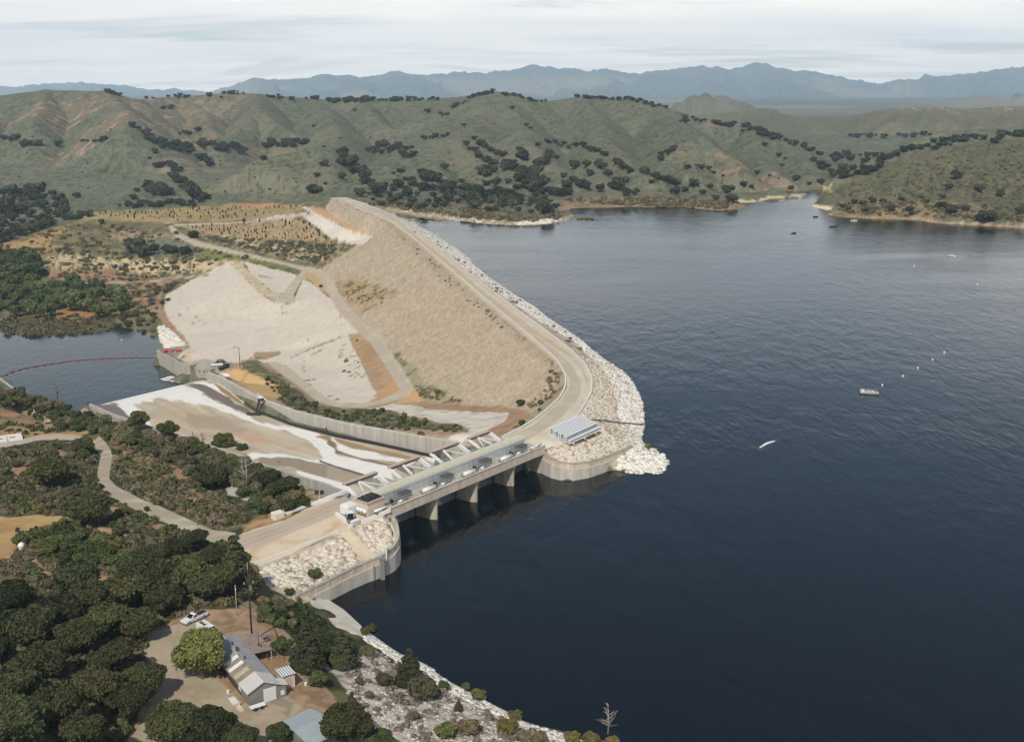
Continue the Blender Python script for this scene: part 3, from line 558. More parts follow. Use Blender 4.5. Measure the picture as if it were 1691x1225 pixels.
Z([(690, 668), (700, 664), (760, 668), (830, 672), (866, 677), (882, 690), (855, 712), (790, 728), (770, 728), (838, 690), (842, 682), (780, 680), (720, 677), (688, 674)], lin(180, 146, 114, .78), lin(164, 130, 100, .78), .4, 1.5, 2, .4, 4)
Z([(855, 700), (885, 688), (925, 655), (935, 640), (940, 650), (905, 682), (880, 700), (850, 716), (835, 720)], lin(176, 158, 130, .8), lin(104, 100, 66, .8), .4, 2, 2, .6, 3)
# crest and parking apron
Z([(545, 327), (588, 344), (621, 355), (651, 369), (675, 388), (700, 407), (760, 462), (830, 520), (896, 574), (922, 596), (936, 622), (936, 640), (925, 658), (903, 678), (880, 697), (850, 713), (829, 723), (870, 742), (905, 742), (940, 755), (1000, 745), (992, 705), (950, 692), (962, 676), (979, 650), (981, 628), (969, 601), (946, 579), (900, 546), (850, 510), (800, 473), (740, 423), (700, 389), (664, 362), (634, 347), (600, 335), (569, 326)], lin(206, 192, 170, .84), lin(212, 200, 180, .85), .4, 1, .5, .25, 8)
Z([(600, 339), (634, 351), (662, 367), (697, 398), (740, 431), (800, 482), (850, 520), (900, 556), (940, 583), (962, 606), (972, 628), (970, 634), (958, 606), (938, 588), (898, 562), (848, 526), (798, 488), (738, 437), (694, 403), (658, 370), (630, 353), (598, 341)], lin(196, 172, 140, .8), None, soft=1.5, rag=1, grain=.3, op=.8)
CREST_ROAD = [(548, 329), (588, 344.5), (621, 356), (650, 370), (673, 389), (698, 409), (758, 464), (828, 522), (893, 577), (921, 601), (940, 624), (941, 640), (929, 660), (905, 682), (880, 702), (850, 716), (835, 724), (860, 735), (880, 722), (905, 705), (925, 690), (944, 672), (958, 652), (960, 630), (945, 603), (915, 577), (850, 527), (795, 486), (735, 436), (692, 403), (662, 376), (638, 359), (610, 347), (580, 336), (560, 328)]
ROADS.append(CREST_ROAD)
# upstream riprap
SHL = SH_D[:-1]
UP = CR_R + [(962, 676), (950, 692), (985, 698), (992, 712), (905, 744), (900, 756), (940, 772), (1000, 758), (1015, 775), (1060, 790), (1095, 790)] + [(x + 4, y - 2) for x, y in SHL[::-1]]
Z(UP, lin(196, 182, 160, .85), lin(150, 138, 118, .8), .35, 1, .5, .9, 2)
WHI = [(1012, 690), (1000, 700), (1040, 706), (1030, 730), (1050, 740), (1020, 770), (1040, 795), (1115, 790)] + [(x + 5, y - 3) for x, y in SHL[::-1]] + [(660, 361), (690, 382), (720, 401), (760, 432), (800, 463), (850, 500), (900, 534), (950, 568), (985, 592), (1012, 622), (1022, 655)]
Z(WHI, lin(216, 208, 194, .87), lin(164, 156, 142, .82), .35, 3, 3, .9, 2)
# pale berm
Z([(374, 433), (340, 451), (300, 472), (274, 486), (270, 500), (273, 520), (289, 552), (305, 578), (320, 590), (352, 600), (370, 596), (395, 600), (415, 590), (440, 600), (462, 600), (480, 608), (505, 632), (535, 655), (560, 665), (600, 665), (632, 655), (615, 640), (580, 565), (576, 553), (606, 549), (600, 535), (580, 525), (560, 500), (540, 490), (520, 470), (500, 460), (488, 490), (480, 502), (455, 500), (430, 485), (400, 455), (384, 434)], lin(213, 200, 181, .86), lin(207, 193, 173, .86), .5, 1, .8, .3, 2.5)
Z([(403, 431), (450, 444), (480, 451), (491, 455), (468, 485), (455, 486), (430, 465), (412, 448)], lin(213, 200, 181, .86), lin(207, 193, 173, .86), .5, 1, .8, .3, 2.5)
Z([(375, 432), (385, 430), (402, 430), (403, 440), (420, 455), (445, 480), (466, 487), (450, 494), (430, 485), (400, 455)], lin(192, 168, 134, .82), lin(208, 188, 160, .85), .5, 1, 1, .4, 4)
ROADS.append([(448, 494), (465, 487), (470, 480), (491, 455), (500, 446), (506, 441), (503, 455), (489, 480), (485, 488), (489, 498), (485, 501), (455, 500)])
Z([(503, 445), (518, 444), (530, 452), (545, 480), (548, 490), (530, 480), (512, 462), (500, 460)], lin(200, 168, 122, .8), None, soft=1, rag=1)
Z(sc(240, 320, 3.676, [(1228, 858), (1360, 838), (1400, 900), (1470, 1040), (1550, 1170), (1500, 1213), (1440, 1213), (1420, 1150), (1340, 1060), (1270, 950)]), lin(190, 158, 120, .78), lin(174, 142, 106, .78), .5, 1.2, .8, .5, 6)
Z([(615, 655), (650, 625), (663, 645), (640, 660)], lin(200, 158, 110, .8), None, soft=1.5, rag=1)
Z([(683, 640), (692, 650), (696, 664), (650, 666), (665, 657)], lin(206, 166, 118, .8), None, soft=1.5, rag=1)
Z([(600, 676), (650, 667), (690, 672), (720, 678), (840, 682), (836, 692), (790, 718), (770, 728), (750, 740), (700, 735), (760, 715), (780, 706), (740, 700), (700, 690), (640, 682)], lin(214, 204, 186, .88), lin(190, 176, 152, .85), .35, 1.2, 1.5, .5, 4)
Z(sc(400, 540, 5.284, [(110, 215), (330, 215), (335, 240), (200, 285), (110, 285), (95, 250)]), lin(170, 146, 112, .8), scrub, .3, 1, .8)
BR_ = sc(400, 540, 5.284, [(0, 300), (100, 285), (160, 330), (330, 430), (400, 490), (470, 540), (540, 600), (600, 650), (680, 700), (900, 715), (1200, 720), (1290, 710), (1380, 760), (1500, 790), (1691, 830), (1900, 860), (1960, 900), (1700, 900), (1500, 885), (1200, 880), (1000, 830), (850, 830), (700, 780), (500, 720), (320, 640), (280, 580), (130, 500), (120, 450), (0, 350)])
Z(BR_, lin(134, 128, 92, .8), lin(88, 92, 62, .8), .5, 2.5, 4, .6, 3)
Z([(395, 628), (420, 618), (450, 630), (470, 655), (440, 655), (410, 640)], lin(208, 170, 118, .8), None, soft=4, rag=3)
Z(sc(250, 560, 11.27, [(200, 190), (600, 130), (800, 200), (830, 290), (1050, 400), (1180, 420), (1200, 510), (900, 560), (760, 520), (450, 340)]), lin(206, 192, 170, .85), lin(190, 172, 144, .85), .4, 1, .8, .3, 5)
Z(sc(240, 320, 3.676, [(60, 600), (110, 590), (90, 660), (130, 740), (200, 830), (270, 910), (240, 920), (180, 860), (120, 800), (50, 720), (0, 690), (-40, 640)]), lin(180, 146, 114, .78), lin(164, 130, 100, .78), .4, 2, 2, .4, 4)
Z(sc(240, 320, 3.676, [(75, 800), (110, 795), (180, 850), (250, 915), (245, 935), (120, 945), (90, 900)]), lin(214, 204, 186, .88), lin(170, 160, 140, .8), .3, 1, 1.5, .7, 2.5)
Z([(545, 465), (560, 485), (577, 511), (600, 532), (632, 557), (628, 562), (598, 538), (572, 515), (556, 490), (545, 472)], conc, None, op=0)
ROADS.append([(283, 371), (300, 387), (335, 400), (400, 416), (450, 428), (497, 439), (518, 442), (534, 446), (549, 460), (560, 483), (576, 509), (600, 531), (631, 558), (660, 603), (683, 639), (677, 653), (640, 665), (600, 673), (560, 673), (525, 664), (495, 640), (470, 622), (441, 599), (455, 597), (480, 609), (505, 630), (535, 654), (560, 665), (600, 665), (640, 656), (660, 643), (640, 610), (613, 568), (585, 542), (562, 519), (545, 492), (534, 468), (520, 452), (500, 447), (470, 438), (400, 423), (325, 407), (290, 392), (278, 375)])
ROADS.append([(285, 370), (360, 368), (400, 366), (440, 362), (480, 357), (505, 352), (520, 352), (515, 356), (480, 362), (440, 365), (380, 370), (330, 372), (290, 374)])
Z([(498, 343), (504, 341), (520, 350), (560, 372), (590, 385), (617, 391), (600, 403), (575, 403), (545, 392), (515, 370), (500, 358), (470, 358), (430, 362), (400, 366), (440, 358), (480, 353), (515, 352)], lin(214, 202, 184, .88), None, soft=1, rag=.6)
Z([(505, 341), (530, 343), (560, 362), (600, 382), (612, 388), (588, 385), (560, 371), (520, 351)], lin(196, 158, 116, .8), None, soft=1, rag=.8)
# terraces on the left
def TR(poly, *a, **k): Z(poly, *a, **k)
TERR = [(-400, 440), (-100, 405), (0, 400), (80, 380), (130, 362), (150, 352), (330, 340), (420, 330), (500, 335), (545, 330), (536, 345), (555, 370), (600, 403), (560, 421), (530, 443), (380, 431), (270, 490), (300, 580), (262, 590), (200, 560), (0, 570), (-400, 570)]
ZONES.insert(0, (np.array(TERR, float), lin(138, 122, 88, .8), lin(98, 96, 66, .8), .5, 6, 4, .5, 10, 1.0, 9.0, False))
Z([(150, 352), (250, 346), (400, 338), (500, 338), (498, 350), (440, 360), (380, 366), (285, 368), (200, 365), (130, 362)], lin(172, 152, 106, .76), lin(146, 128, 88, .76), .4, 2, 2, .4, 8)
Z([(380, 337), (440, 337), (480, 340), (420, 343)], lin(196, 144, 112, .78), None, soft=3, rag=2)
Z([(300, 374), (400, 368), (490, 360), (520, 378), (545, 400), (500, 398), (420, 396), (350, 388)], lin(184, 158, 116, .76), lin(156, 132, 94, .76), .4, 2, 2, .4, 6)
Z([(330, 388), (420, 396), (500, 398), (560, 405), (600, 405), (560, 421), (530, 441), (480, 430), (420, 418), (350, 400)], lin(168, 148, 112, .8), lin(92, 88, 62, .8), .5, 2, 3, .7, 4)
Z([(370, 392), (450, 402), (500, 410), (540, 412), (530, 432), (490, 432), (470, 420), (400, 405)], lin(206, 186, 146, .8), lin(120, 106, 78, .8), .5, 3, 5, .7, 3)
Z([(320, 405), (400, 420), (490, 440), (488, 448), (405, 430), (375, 431), (330, 425), (330, 412)], lin(130, 126, 72, .8), lin(108, 108, 60, .8), .4, 3, 3, .4, 8)
Z([(60, 425), (130, 420), (200, 428), (280, 428), (372, 434), (340, 452), (260, 452), (200, 448), (120, 445), (55, 440)], lin(206, 184, 140, .8), lin(110, 100, 70, .8), .45, 3, 4, .7, 3.5)
Z([(70, 446), (180, 448), (270, 462), (180, 470), (90, 462)], lin(172, 132, 102, .76), lin(104, 96, 70, .8), .42, 4, 5, .6, 4)
Z([(0, 408), (60, 388), (110, 372), (115, 376), (80, 400), (110, 410), (60, 415), (0, 412)], lin(184, 150, 98, .78), lin(120, 110, 72, .8), .35, 3, 4, .4, 6)
Z([(180, 385), (230, 378), (280, 385), (290, 395), (230, 392), (180, 400)], lin(180, 150, 120, .8), lin(110, 106, 80, .8), .5, 3, 4, .6, 4)
Z([(240, 395), (290, 398), (330, 410), (330, 424), (280, 422), (230, 420)], lin(120, 124, 100, .85), lin(104, 108, 82, .8), .5, 3, 4, .4, 5)
Z([(-300, 562), (0, 530), (60, 522), (150, 520), (190, 528), (200, 545), (150, 552), (60, 562), (0, 556), (-300, 575)], lin(112, 96, 64, .8), lin(82, 78, 46, .8), .5, 3, 3, .5, 5)
Z([(92, 515), (150, 512), (150, 525), (110, 530), (90, 526)], lin(182, 132, 84, .75), None, soft=3, rag=4)
Z([(200, 470), (290, 462), (262, 480), (262, 500), (240, 510), (215, 495)], lin(180, 142, 106, .76), lin(104, 102, 70, .8), .5, 3, 5, .5, 5)
ROADS.append(sc(0, 400, 4.026, [(690, 270), (860, 265), (860, 275), (690, 280)])); ROADS.append(sc(0, 400, 4.026, [(990, 255), (1150, 232), (1350, 220), (1350, 230), (1150, 245), (990, 262)]))
# far shore
Z([(600, 335), (660, 345), (760, 358), (870, 366), (925, 360), (948, 354), (950, 362), (915, 372), (870, 376), (800, 373), (700, 359), (640, 350)], lin(176, 156, 120, .8), lin(120, 116, 82, .8), .35, 1.5, 1, .5, 5)
Z([(845, 365), (905, 362), (930, 360), (905, 370), (860, 372)], lin(226, 216, 196, .88), None, soft=2, rag=2)
Z([(900, 330), (1000, 325), (1100, 330), (1180, 330), (1235, 340), (1194, 352), (1120, 345), (1000, 345), (920, 346)], lin(158, 130, 96, .76), lin(106, 106, 76, .78), .5, 3, 3, .5, 8)
Z([(915, 341), (1040, 337), (1165, 341), (1235, 339), (1194, 353), (1120, 346), (1000, 346), (920, 348)], lin(160, 136, 108, .78), lin(116, 106, 78, .78), .4, 1, 1.2)
Z([(1218, 330), (1250, 331.5), (1268, 325), (1302, 323), (1330, 319.5), (1348, 315.5), (1352, 319), (1330, 323), (1302, 327), (1269, 330), (1240, 336), (1222, 335)], lin(216, 198, 162, .85), lin(180, 150, 108, .8), .3, 1.5, 1.5, .5, 6)
Z([(1340, 330), (1362, 316), (1400, 300), (1440, 276), (1500, 256), (1570, 242), (1640, 230), (1691, 230), (1900, 240), (1900, 380), (1560, 330), (1400, 335), (1345, 342)], lin(112, 107, 80, .76), lin(86, 84, 60, .74), .5, 4, 3, .6, 5, .75)
Z([(1362, 300), (1374, 305), (1372, 314), (1356, 316)], lin(200, 176, 130, .8), None, soft=2, rag=2)
Z([(1334, 337), (1372, 341), (1374, 347), (1345, 346)], lin(222, 206, 172, .88), None, soft=1, rag=1)
Z([(1372, 345), (1440, 332), (1520, 330), (1600, 335), (1640, 345), (1560, 350), (1540, 362), (1440, 362), (1368, 358)], lin(166, 138, 100, .76), lin(108, 106, 76, .78), .5, 3, 3, .5, 7)
Z([(1366, 355), (1430, 358.5), (1530, 361), (1560, 367), (1691, 372), (1800, 376), (1800, 384), (1691, 378), (1600, 374), (1550, 372), (1525, 364), (1420, 364), (1366, 360)], lin(192, 172, 138, .8), lin(168, 138, 110, .78), .5, 1.2, 1.4, .5, 5)

HD = [i for i, z in enumerate(ZONES) if z[0][0][0] == 1340 and z[0][0][1] == 330][0]
for _l in ([(830, 215), (880, 195)], [(835, 240), (885, 220)], [(840, 265), (885, 245)], [(940, 235), (965, 222)], [(940, 265), (985, 250)], [(930, 340), (1010, 300)], [(975, 372), (1015, 350)], [(935, 435), (985, 400)], [(980, 440), (1030, 405)], [(1030, 442), (1070, 415)], [(520, 288), (548, 300)], [(510, 340), (550, 350)], [(515, 368), (552, 378)], [(540, 467), (640, 455)], [(570, 490), (602, 506)], [(745, 600), (790, 606)], [(800, 636), (845, 630)], [(420, 272), (500, 235), (600, 190), (700, 150), (860, 85)], [(600, 245), (680, 205), (720, 185)], [(865, 165), (900, 145)]):
    Z(band(sc(400, 540, 5.284, _l), .9, .7), lin(150, 134, 98, .78), lin(104, 100, 68, .78), .5, 1.2, 1.2, .5, 1.5, .85, 2.0)
for _l in ([(1230, 755), (1345, 835)], [(1180, 690), (1190, 800)], [(980, 890), (1005, 895)], [(830, 690), (835, 720)], [(850, 700), (860, 725)], [(690, 495), (790, 520)], [(250, 690), (270, 700)], [(305, 740), (330, 770)], [(285, 780), (300, 795)], [(360, 790), (380, 800)], [(200, 730), (215, 738)]):
    Z(band(sc(240, 320, 3.676, _l), 1.1, .8), lin(168, 152, 124, .8), lin(116, 110, 82, .78), .5, 1.5, 2, .5, 1.5, .7, 2.5)
# tyre tracks worn into the roads and yards
for _l, _w in ((CREST_ROAD[1:15], 0.0), ):
    _c = [((a[0] + b[0]) / 2, (a[1] + b[1]) / 2) for a, b in zip(CREST_ROAD[1:17], CREST_ROAD[::-1][:16])]
for _o in (-1.6, 1.4):
    Z(band([(x + _o * 1.2, y - _o * .6) for x, y in AR[1:]], .9, 1.1), lin(166, 150, 124, .8), None, soft=2, rag=.5, op=.55)
    Z(band([(400 + 0, 898 + _o * 2.2), (470, 872 + _o * 2), (540, 842 + _o * 2), (600, 820 + _o * 1.6)], 1.2), lin(172, 156, 132, .8), None, soft=2, rag=.5, op=.5)
Z(band([(300, 1010), (285, 1080), (300, 1140), (360, 1180), (440, 1170)], 3), lin(162, 144, 118, .78), None, soft=4, rag=2, op=.5)
Z(band([(440, 1150), (480, 1165), (470, 1180)], 9), lin(128, 116, 100, .76), None, soft=5, rag=3, op=.6)
def region_color(x, y, z, px, py):
    """natural cover first: sage scrub with straw, bare earth and rock, varying with place"""
    n = fbm(x, y, 120, 4, 61); n2 = fbm(x, y, 14, 4, 71); n3 = fbm(x, y, 330, 3, 81); n4 = fbm(x, y, 6, 3, 31)
    c = np.empty(x.shape + (3,)); g = np.full(x.shape, .45)
    c[:] = lin(113, 116, 93, .77)
    n5 = fbm(x, y, 3.2, 3, 37)
    mixin = lambda col, a: c.__setitem__(slice(None), c * (1 - np.clip(a, 0, 1)[..., None]) + np.asarray(col) * np.clip(a, 0, 1)[..., None])
    mixin(lin(84, 85, 62, .74), sstep(.38, .62, n2) * .45)
    mixin(lin(128, 126, 100, .78), sstep(.5, .75, n) * .55)
    mixin(lin(66, 70, 52, .8), sstep(.52, .70, n4) * .7)
    mixin(lin(144, 140, 114, .76), sstep(.58, .72, n5) * .5)
    # rusty bare patches (left hills and the ones by the right hill)
    lf = sstep(520, 60, px) * .8 + sstep(1000, 1300, px) * .35 + .2
    mixin(lin(142, 112, 86, .74), sstep(.52, .64, n3 * .6 + n * .4) * lf * sstep(.38, .56, n2) * .8)
    mixin(lin(176, 156, 132, .74), sstep(.60, .68, n2) * sstep(.5, .62, n3 * .6 + n * .4) * lf)
    mixin(lin(112, 104, 76, .8), sstep(2400, 3200, y) * .5)
    rk = sstep(2700, 3000, y) * sstep(4600, 4200, y)
    mixin(lin(190, 170, 140, .8), rk * sstep(.55, .66, n2) * sstep(50, 75, z) * .7)
    # the high mountains: chaparral and pale meadows
    hm = sstep(4500, 8000, y)
    mixin(lin(104, 112, 104, .9), hm)
    m2 = fbm(x, y, 2200, 5, 91)
    mixin(lin(160, 150, 130, .8), hm * .8 * sstep(.52, .62, m2) * (1 - sstep(250, 420, z)) * .8)
    mixin(lin(188, 148, 122, .8), sstep(1350, 600, np.hypot(x - PD(1185, 158, 5200)[0], y - 5200)) * .0)
    return c, g

def paint(x, y, z, region=True):
    px, py = proj(x, y, z)
    c, g = region_color(x, y, z, px, py)
    near = y < 2300
    isroad = np.zeros(x.shape, bool)
    def ap(i, poly, col, col2, mix, soft, rag, grain, nsc, op, rsc):
        pad = soft + rag + 2
        m = (px > poly[:, 0].min() - pad) & (px < poly[:, 0].max() + pad) & (py > poly[:, 1].min() - pad) & (py < poly[:, 1].max() + pad) & (near if i == HD else y < 1400)
        if not m.any(): return
        s = sdist(px[m], py[m], poly)
        if rag > 0: s = s + (fbm(x[m], y[m], rsc, 3, 100 + i) - .5) * 4 * rag
        a = np.clip(s / soft + .5, 0, 1) * op
        cc = np.broadcast_to(col, a.shape + (3,)).copy()
        if col2 is not None:
            t = np.clip((fbm(x[m], y[m], nsc, 4, 200 + i) - (1.0 - mix)) * 4 + .5, 0, 1)[..., None]
            cc = cc * (1 - t) + col2 * t
        c[m] = c[m] * (1 - a[..., None]) + cc * a[..., None]
        g[m] = g[m] * (1 - a) + grain * a
        return m, s
    for i, zn in enumerate(ZONES):
        if zn[8] > 0: ap(i, *zn[:10])
    for i, rp in enumerate(ROADS):
        r = ap(300 + i, np.asarray(rp, float), road_c if i != 0 else lin(178, 164, 138, .8), lin(198, 184, 160, .85), .35, 1.2, .5, .15, 6, 1.0, 5.0)
        if r is not None:
            m, s = r; t = np.zeros(x.shape, bool); t[m] = s > 0; isroad |= t
    return c, g, isroad, px, py

# ------------------------------------------------------------------ the ground itself: one height field, finest where it is near
def build_ground():
    t = np.concatenate([-np.linspace(1.1, .575, 50)[:-1] - .0, np.linspace(-.575, .575, QX), np.linspace(.575, 1.1, 50)[1:]])
    q = [90.0]
    while q[-1] < 23800:
        Y = q[-1]
        if Y < 150: st = 1.2
        elif Y < 1150: st = max(Y * Y / 190000.0 * 1.35, .3)
        elif Y < 2600: st = 4.2
        elif Y < 4300: st = 10
        elif Y < 9000: st = 70
        else: st = 95
        q.append(Y + st * QY)
    q = np.array(q); nx, ny = len(t), len(q)
    T, Y = np.meshgrid(t, q); X = T * Y
    x, y = X.ravel(), Y.ravel()
    z = height(x, y)
    c, g, isroad, px, py = paint(x, y, z)
    # pale gravel verge dampening: roads lie flat
    idx = np.arange(nx * ny).reshape(ny, nx)
    F = np.stack([idx[:-1, :-1], idx[:-1, 1:], idx[1:, 1:], idx[1:, :-1]], -1).reshape(-1, 4)
    fx, fy, fz = x[F].mean(1), y[F].mean(1), z[F].mean(1); fpx, fpy = px[F].mean(1), py[F].mean(1)
    V = np.stack([x, y, z], 1)
    road = isroad[F].sum(1) >= 2
    # ray-space outlines only name the faces; the surface is one continuous height field
    near = (fy < 1330)
    dam = np.zeros(len(F), bool)
    DAM = [(547, 328), (600, 335), (640, 346), (700, 362), (760, 395), (850, 464), (950, 536), (1030, 600), (1075, 655), (1070, 700), (1080, 728), (1120, 765), (1090, 795), (1010, 780), (930, 760), (860, 745), (829, 723), (850, 700), (868, 676), (700, 664), (690, 655), (660, 667), (560, 676), (500, 650), (438, 602), (345, 603), (300, 580), (268, 515), (268, 488), (374, 430), (500, 440), (530, 441), (560, 420), (617, 392), (590, 380), (540, 345)]
    m = near & (fpx > 260) & (fpx < 1130) & (fpy > 320) & (fpy < 800)
    dam[m] = sdist(fpx[m], fpy[m], DAM) > 0
    sel = [('mountains', fy > 4700), ('far_hills', (fy <= 4700) & (fy > 2550)), ('road', road & (fy <= 2550)), ('earth_dam', dam & ~road)]
    used = np.zeros(len(F), bool)
    sel.append(('ground', (fy <= 1230))); sel.append(('hills', (fy > 1230)))
    out = {}
    for nm, mk in sel:
        mk = mk & ~used; used |= mk
        ff = F[mk]; u, inv = np.unique(ff, return_inverse=True)
        o = mesh_np(nm, V[u], inv.reshape(ff.shape), GM, smooth=True, attrs={'tone': ('FLOAT_COLOR', c[u]), 'grain': ('FLOAT', g[u])})
        if nm == 'earth_dam': tag(o, 'long earth dam with tan rock face, pale lower berm and white riprap', 'dam')
        else: tag(o, kind='structure')
        out[nm] = o
    return out
QX, QY = 1150, 1.0
GROUND = build_ground()

# ------------------------------------------------------------------ water
SLICKS = [(85, 712, 170, 20, .38, .95), (20, 765, 70, 11, .1, .9), (250, 800, 120, 14, .3, .5), (40, 900, 160, 30, .15, .35)]
def water_mat(name, body, scale, strength, rough, slick=True):
    m = bpy.data.materials.new(name); m.use_nodes = True; nt = m.node_tree; b = nt.nodes['Principled BSDF']; L = nt.links.new
    b.inputs['Base Color'].default_value = (*body, 1); b.inputs['IOR'].default_value = 1.333; b.inputs['Roughness'].default_value = rough
    geo = N(nt, 'ShaderNodeNewGeometry')
    def noise(sx, sy, s, d, rot=0.5, dist=0.0, rg=.55):
        mp = N(nt, 'ShaderNodeMapping'); L(geo.outputs['Position'], mp.inputs['Vector']); mp.inputs['Scale'].default_value = (sx, sy, 1); mp.inputs['Rotation'].default_value = (0, 0, rot)
        n = N(nt, 'ShaderNodeTexNoise'); L(mp.outputs[0], n.inputs['Vector']); n.inputs['Scale'].default_value = s; n.inputs['Detail'].default_value = d; n.inputs['Roughness'].default_value = rg; n.inputs['Distortion'].default_value = dist
        return n.outputs['Fac']
    big = noise(1, 2.6, .0042, 4, .25, .8)
    rr = N(nt, 'ShaderNodeMapRange'); L(big, rr.inputs['Value']); rr.inputs['From Min'].default_value = .36; rr.inputs['From Max'].default_value = .62; rr.inputs['To Min'].default_value = .45; rr.inputs['To Max'].default_value = 1.0
    fac = rr.outputs[0]
    if slick:      # calm lanes of smooth water lying across the lake
        dn = N(nt, 'ShaderNodeTexNoise'); dn.inputs['Scale'].default_value = .012; dn.inputs['Detail'].default_value = 4; L(geo.outputs['Position'], dn.inputs['Vector'])
        for (cx, cy, lx, ly, rz_, am) in SLICKS:
            sb = N(nt, 'ShaderNodeVectorMath', operation='SUBTRACT'); L(geo.outputs['Position'], sb.inputs[0]); sb.inputs[1].default_value = (cx, cy, 0)
            mp2 = N(nt, 'ShaderNodeMapping'); L(sb.outputs[0], mp2.inputs['Vector']); mp2.vector_type = 'TEXTURE'; mp2.inputs['Rotation'].default_value = (0, 0, rz_); mp2.inputs['Scale'].default_value = (lx, ly, 1)
            ln_ = N(nt, 'ShaderNodeVectorMath', operation='LENGTH'); L(mp2.outputs[0], ln_.inputs[0])
            a_ = N(nt, 'ShaderNodeMath', operation='MULTIPLY_ADD'); L(dn.outputs['Fac'], a_.inputs[0]); a_.inputs[1].default_value = 2.4; L(ln_.outputs['Value'], a_.inputs[2])
            r_ = N(nt, 'ShaderNodeMapRange'); L(a_.outputs[0], r_.inputs['Value']); r_.inputs['From Min'].default_value = 1.35; r_.inputs['From Max'].default_value = 2.4; r_.inputs['To Min'].default_value = 1 - am; r_.inputs['To Max'].default_value = 1.0; r_.interpolation_type = 'SMOOTHSTEP'
            m_ = N(nt, 'ShaderNodeMath', operation='MULTIPLY'); L(fac, m_.inputs[0]); L(r_.outputs[0], m_.inputs[1]); fac = m_.outputs[0]
    wv = noise(1, .32, scale, 5, -.55, .4, .62)
    w2 = noise(1, .5, scale * .22, 3, -.35, .3)
    ad = N(nt, 'ShaderNodeMath', operation='MULTIPLY_ADD'); L(w2, ad.inputs[0]); ad.inputs[1].default_value = 2.2; L(wv, ad.inputs[2])
    bp = N(nt, 'ShaderNodeBump'); L(ad.outputs[0], bp.inputs['Height']); bp.inputs['Distance'].default_value = 1.0
    ms = N(nt, 'ShaderNodeMath', operation='MULTIPLY'); L(fac, ms.inputs[0]); ms.inputs[1].default_value = strength
    L(ms.outputs[0], bp.inputs['Strength']); L(bp.outputs[0], b.inputs['Normal'])
    return m
def flat_poly(name, pts, z, m):
    bm = bmesh.new()
    f = bm.faces.new([bm.verts.new((p[0], p[1], z)) for p in pts])
    bmesh.ops.triangulate(bm, faces=[f])
    bm.normal_update()
    for f in bm.faces:
        if f.normal.z < 0: f.normal_flip()
    me = bpy.data.meshes.new(name); bm.to_mesh(me); bm.free(); me.materials.append(m)
    o = bpy.data.objects.new(name, me); COL.objects.link(o); return o
lake_pts = [P(569, 330, 0), P(545, 330, 0), (-100, 1290, 0), (300, 1800, 0), (1700, 1900, 0), (1700, 60, 0), (60, 60, 0), P(1000, 1320, 0), P(850, 1240, 0), P(640, 1120, 0), P(560, 1050, 0), P(520, 1010, 0), P(560, 960, 0), P(630, 915, 0), P(645, 880, 0), BR(7.2, -36), BR(7.2, 35), P(930, 745, 0), P(960, 720, 0), P(980, 690, 0), P(1000, 650, 0), P(990, 622, 0), P(900, 562, 0), P(800, 485, 0), P(720, 420, 0), P(660, 378, 0), P(610, 352, 0)]
lake = flat_poly('lake_water', lake_pts, 0.0, water_mat('lake water', (.0005, .0032, .005), .5, .2, .05))
tag(lake, kind='structure')
pond = flat_poly('pond_water', [(-900, 1000, 0), P(0, 545, -52), P(220, 535, -52), P(262, 560, -52), P(285, 575, -52), (-232.5, 692, 0), (-197, 640, 0), (-120, 640, 0), (-120, 500, 0), (-300, 480, 0), (-900, 500, 0)], -52.0, water_mat('pond water', (.022, .03, .026), .9, .10, .07, False))
tag(pond, kind='structure')
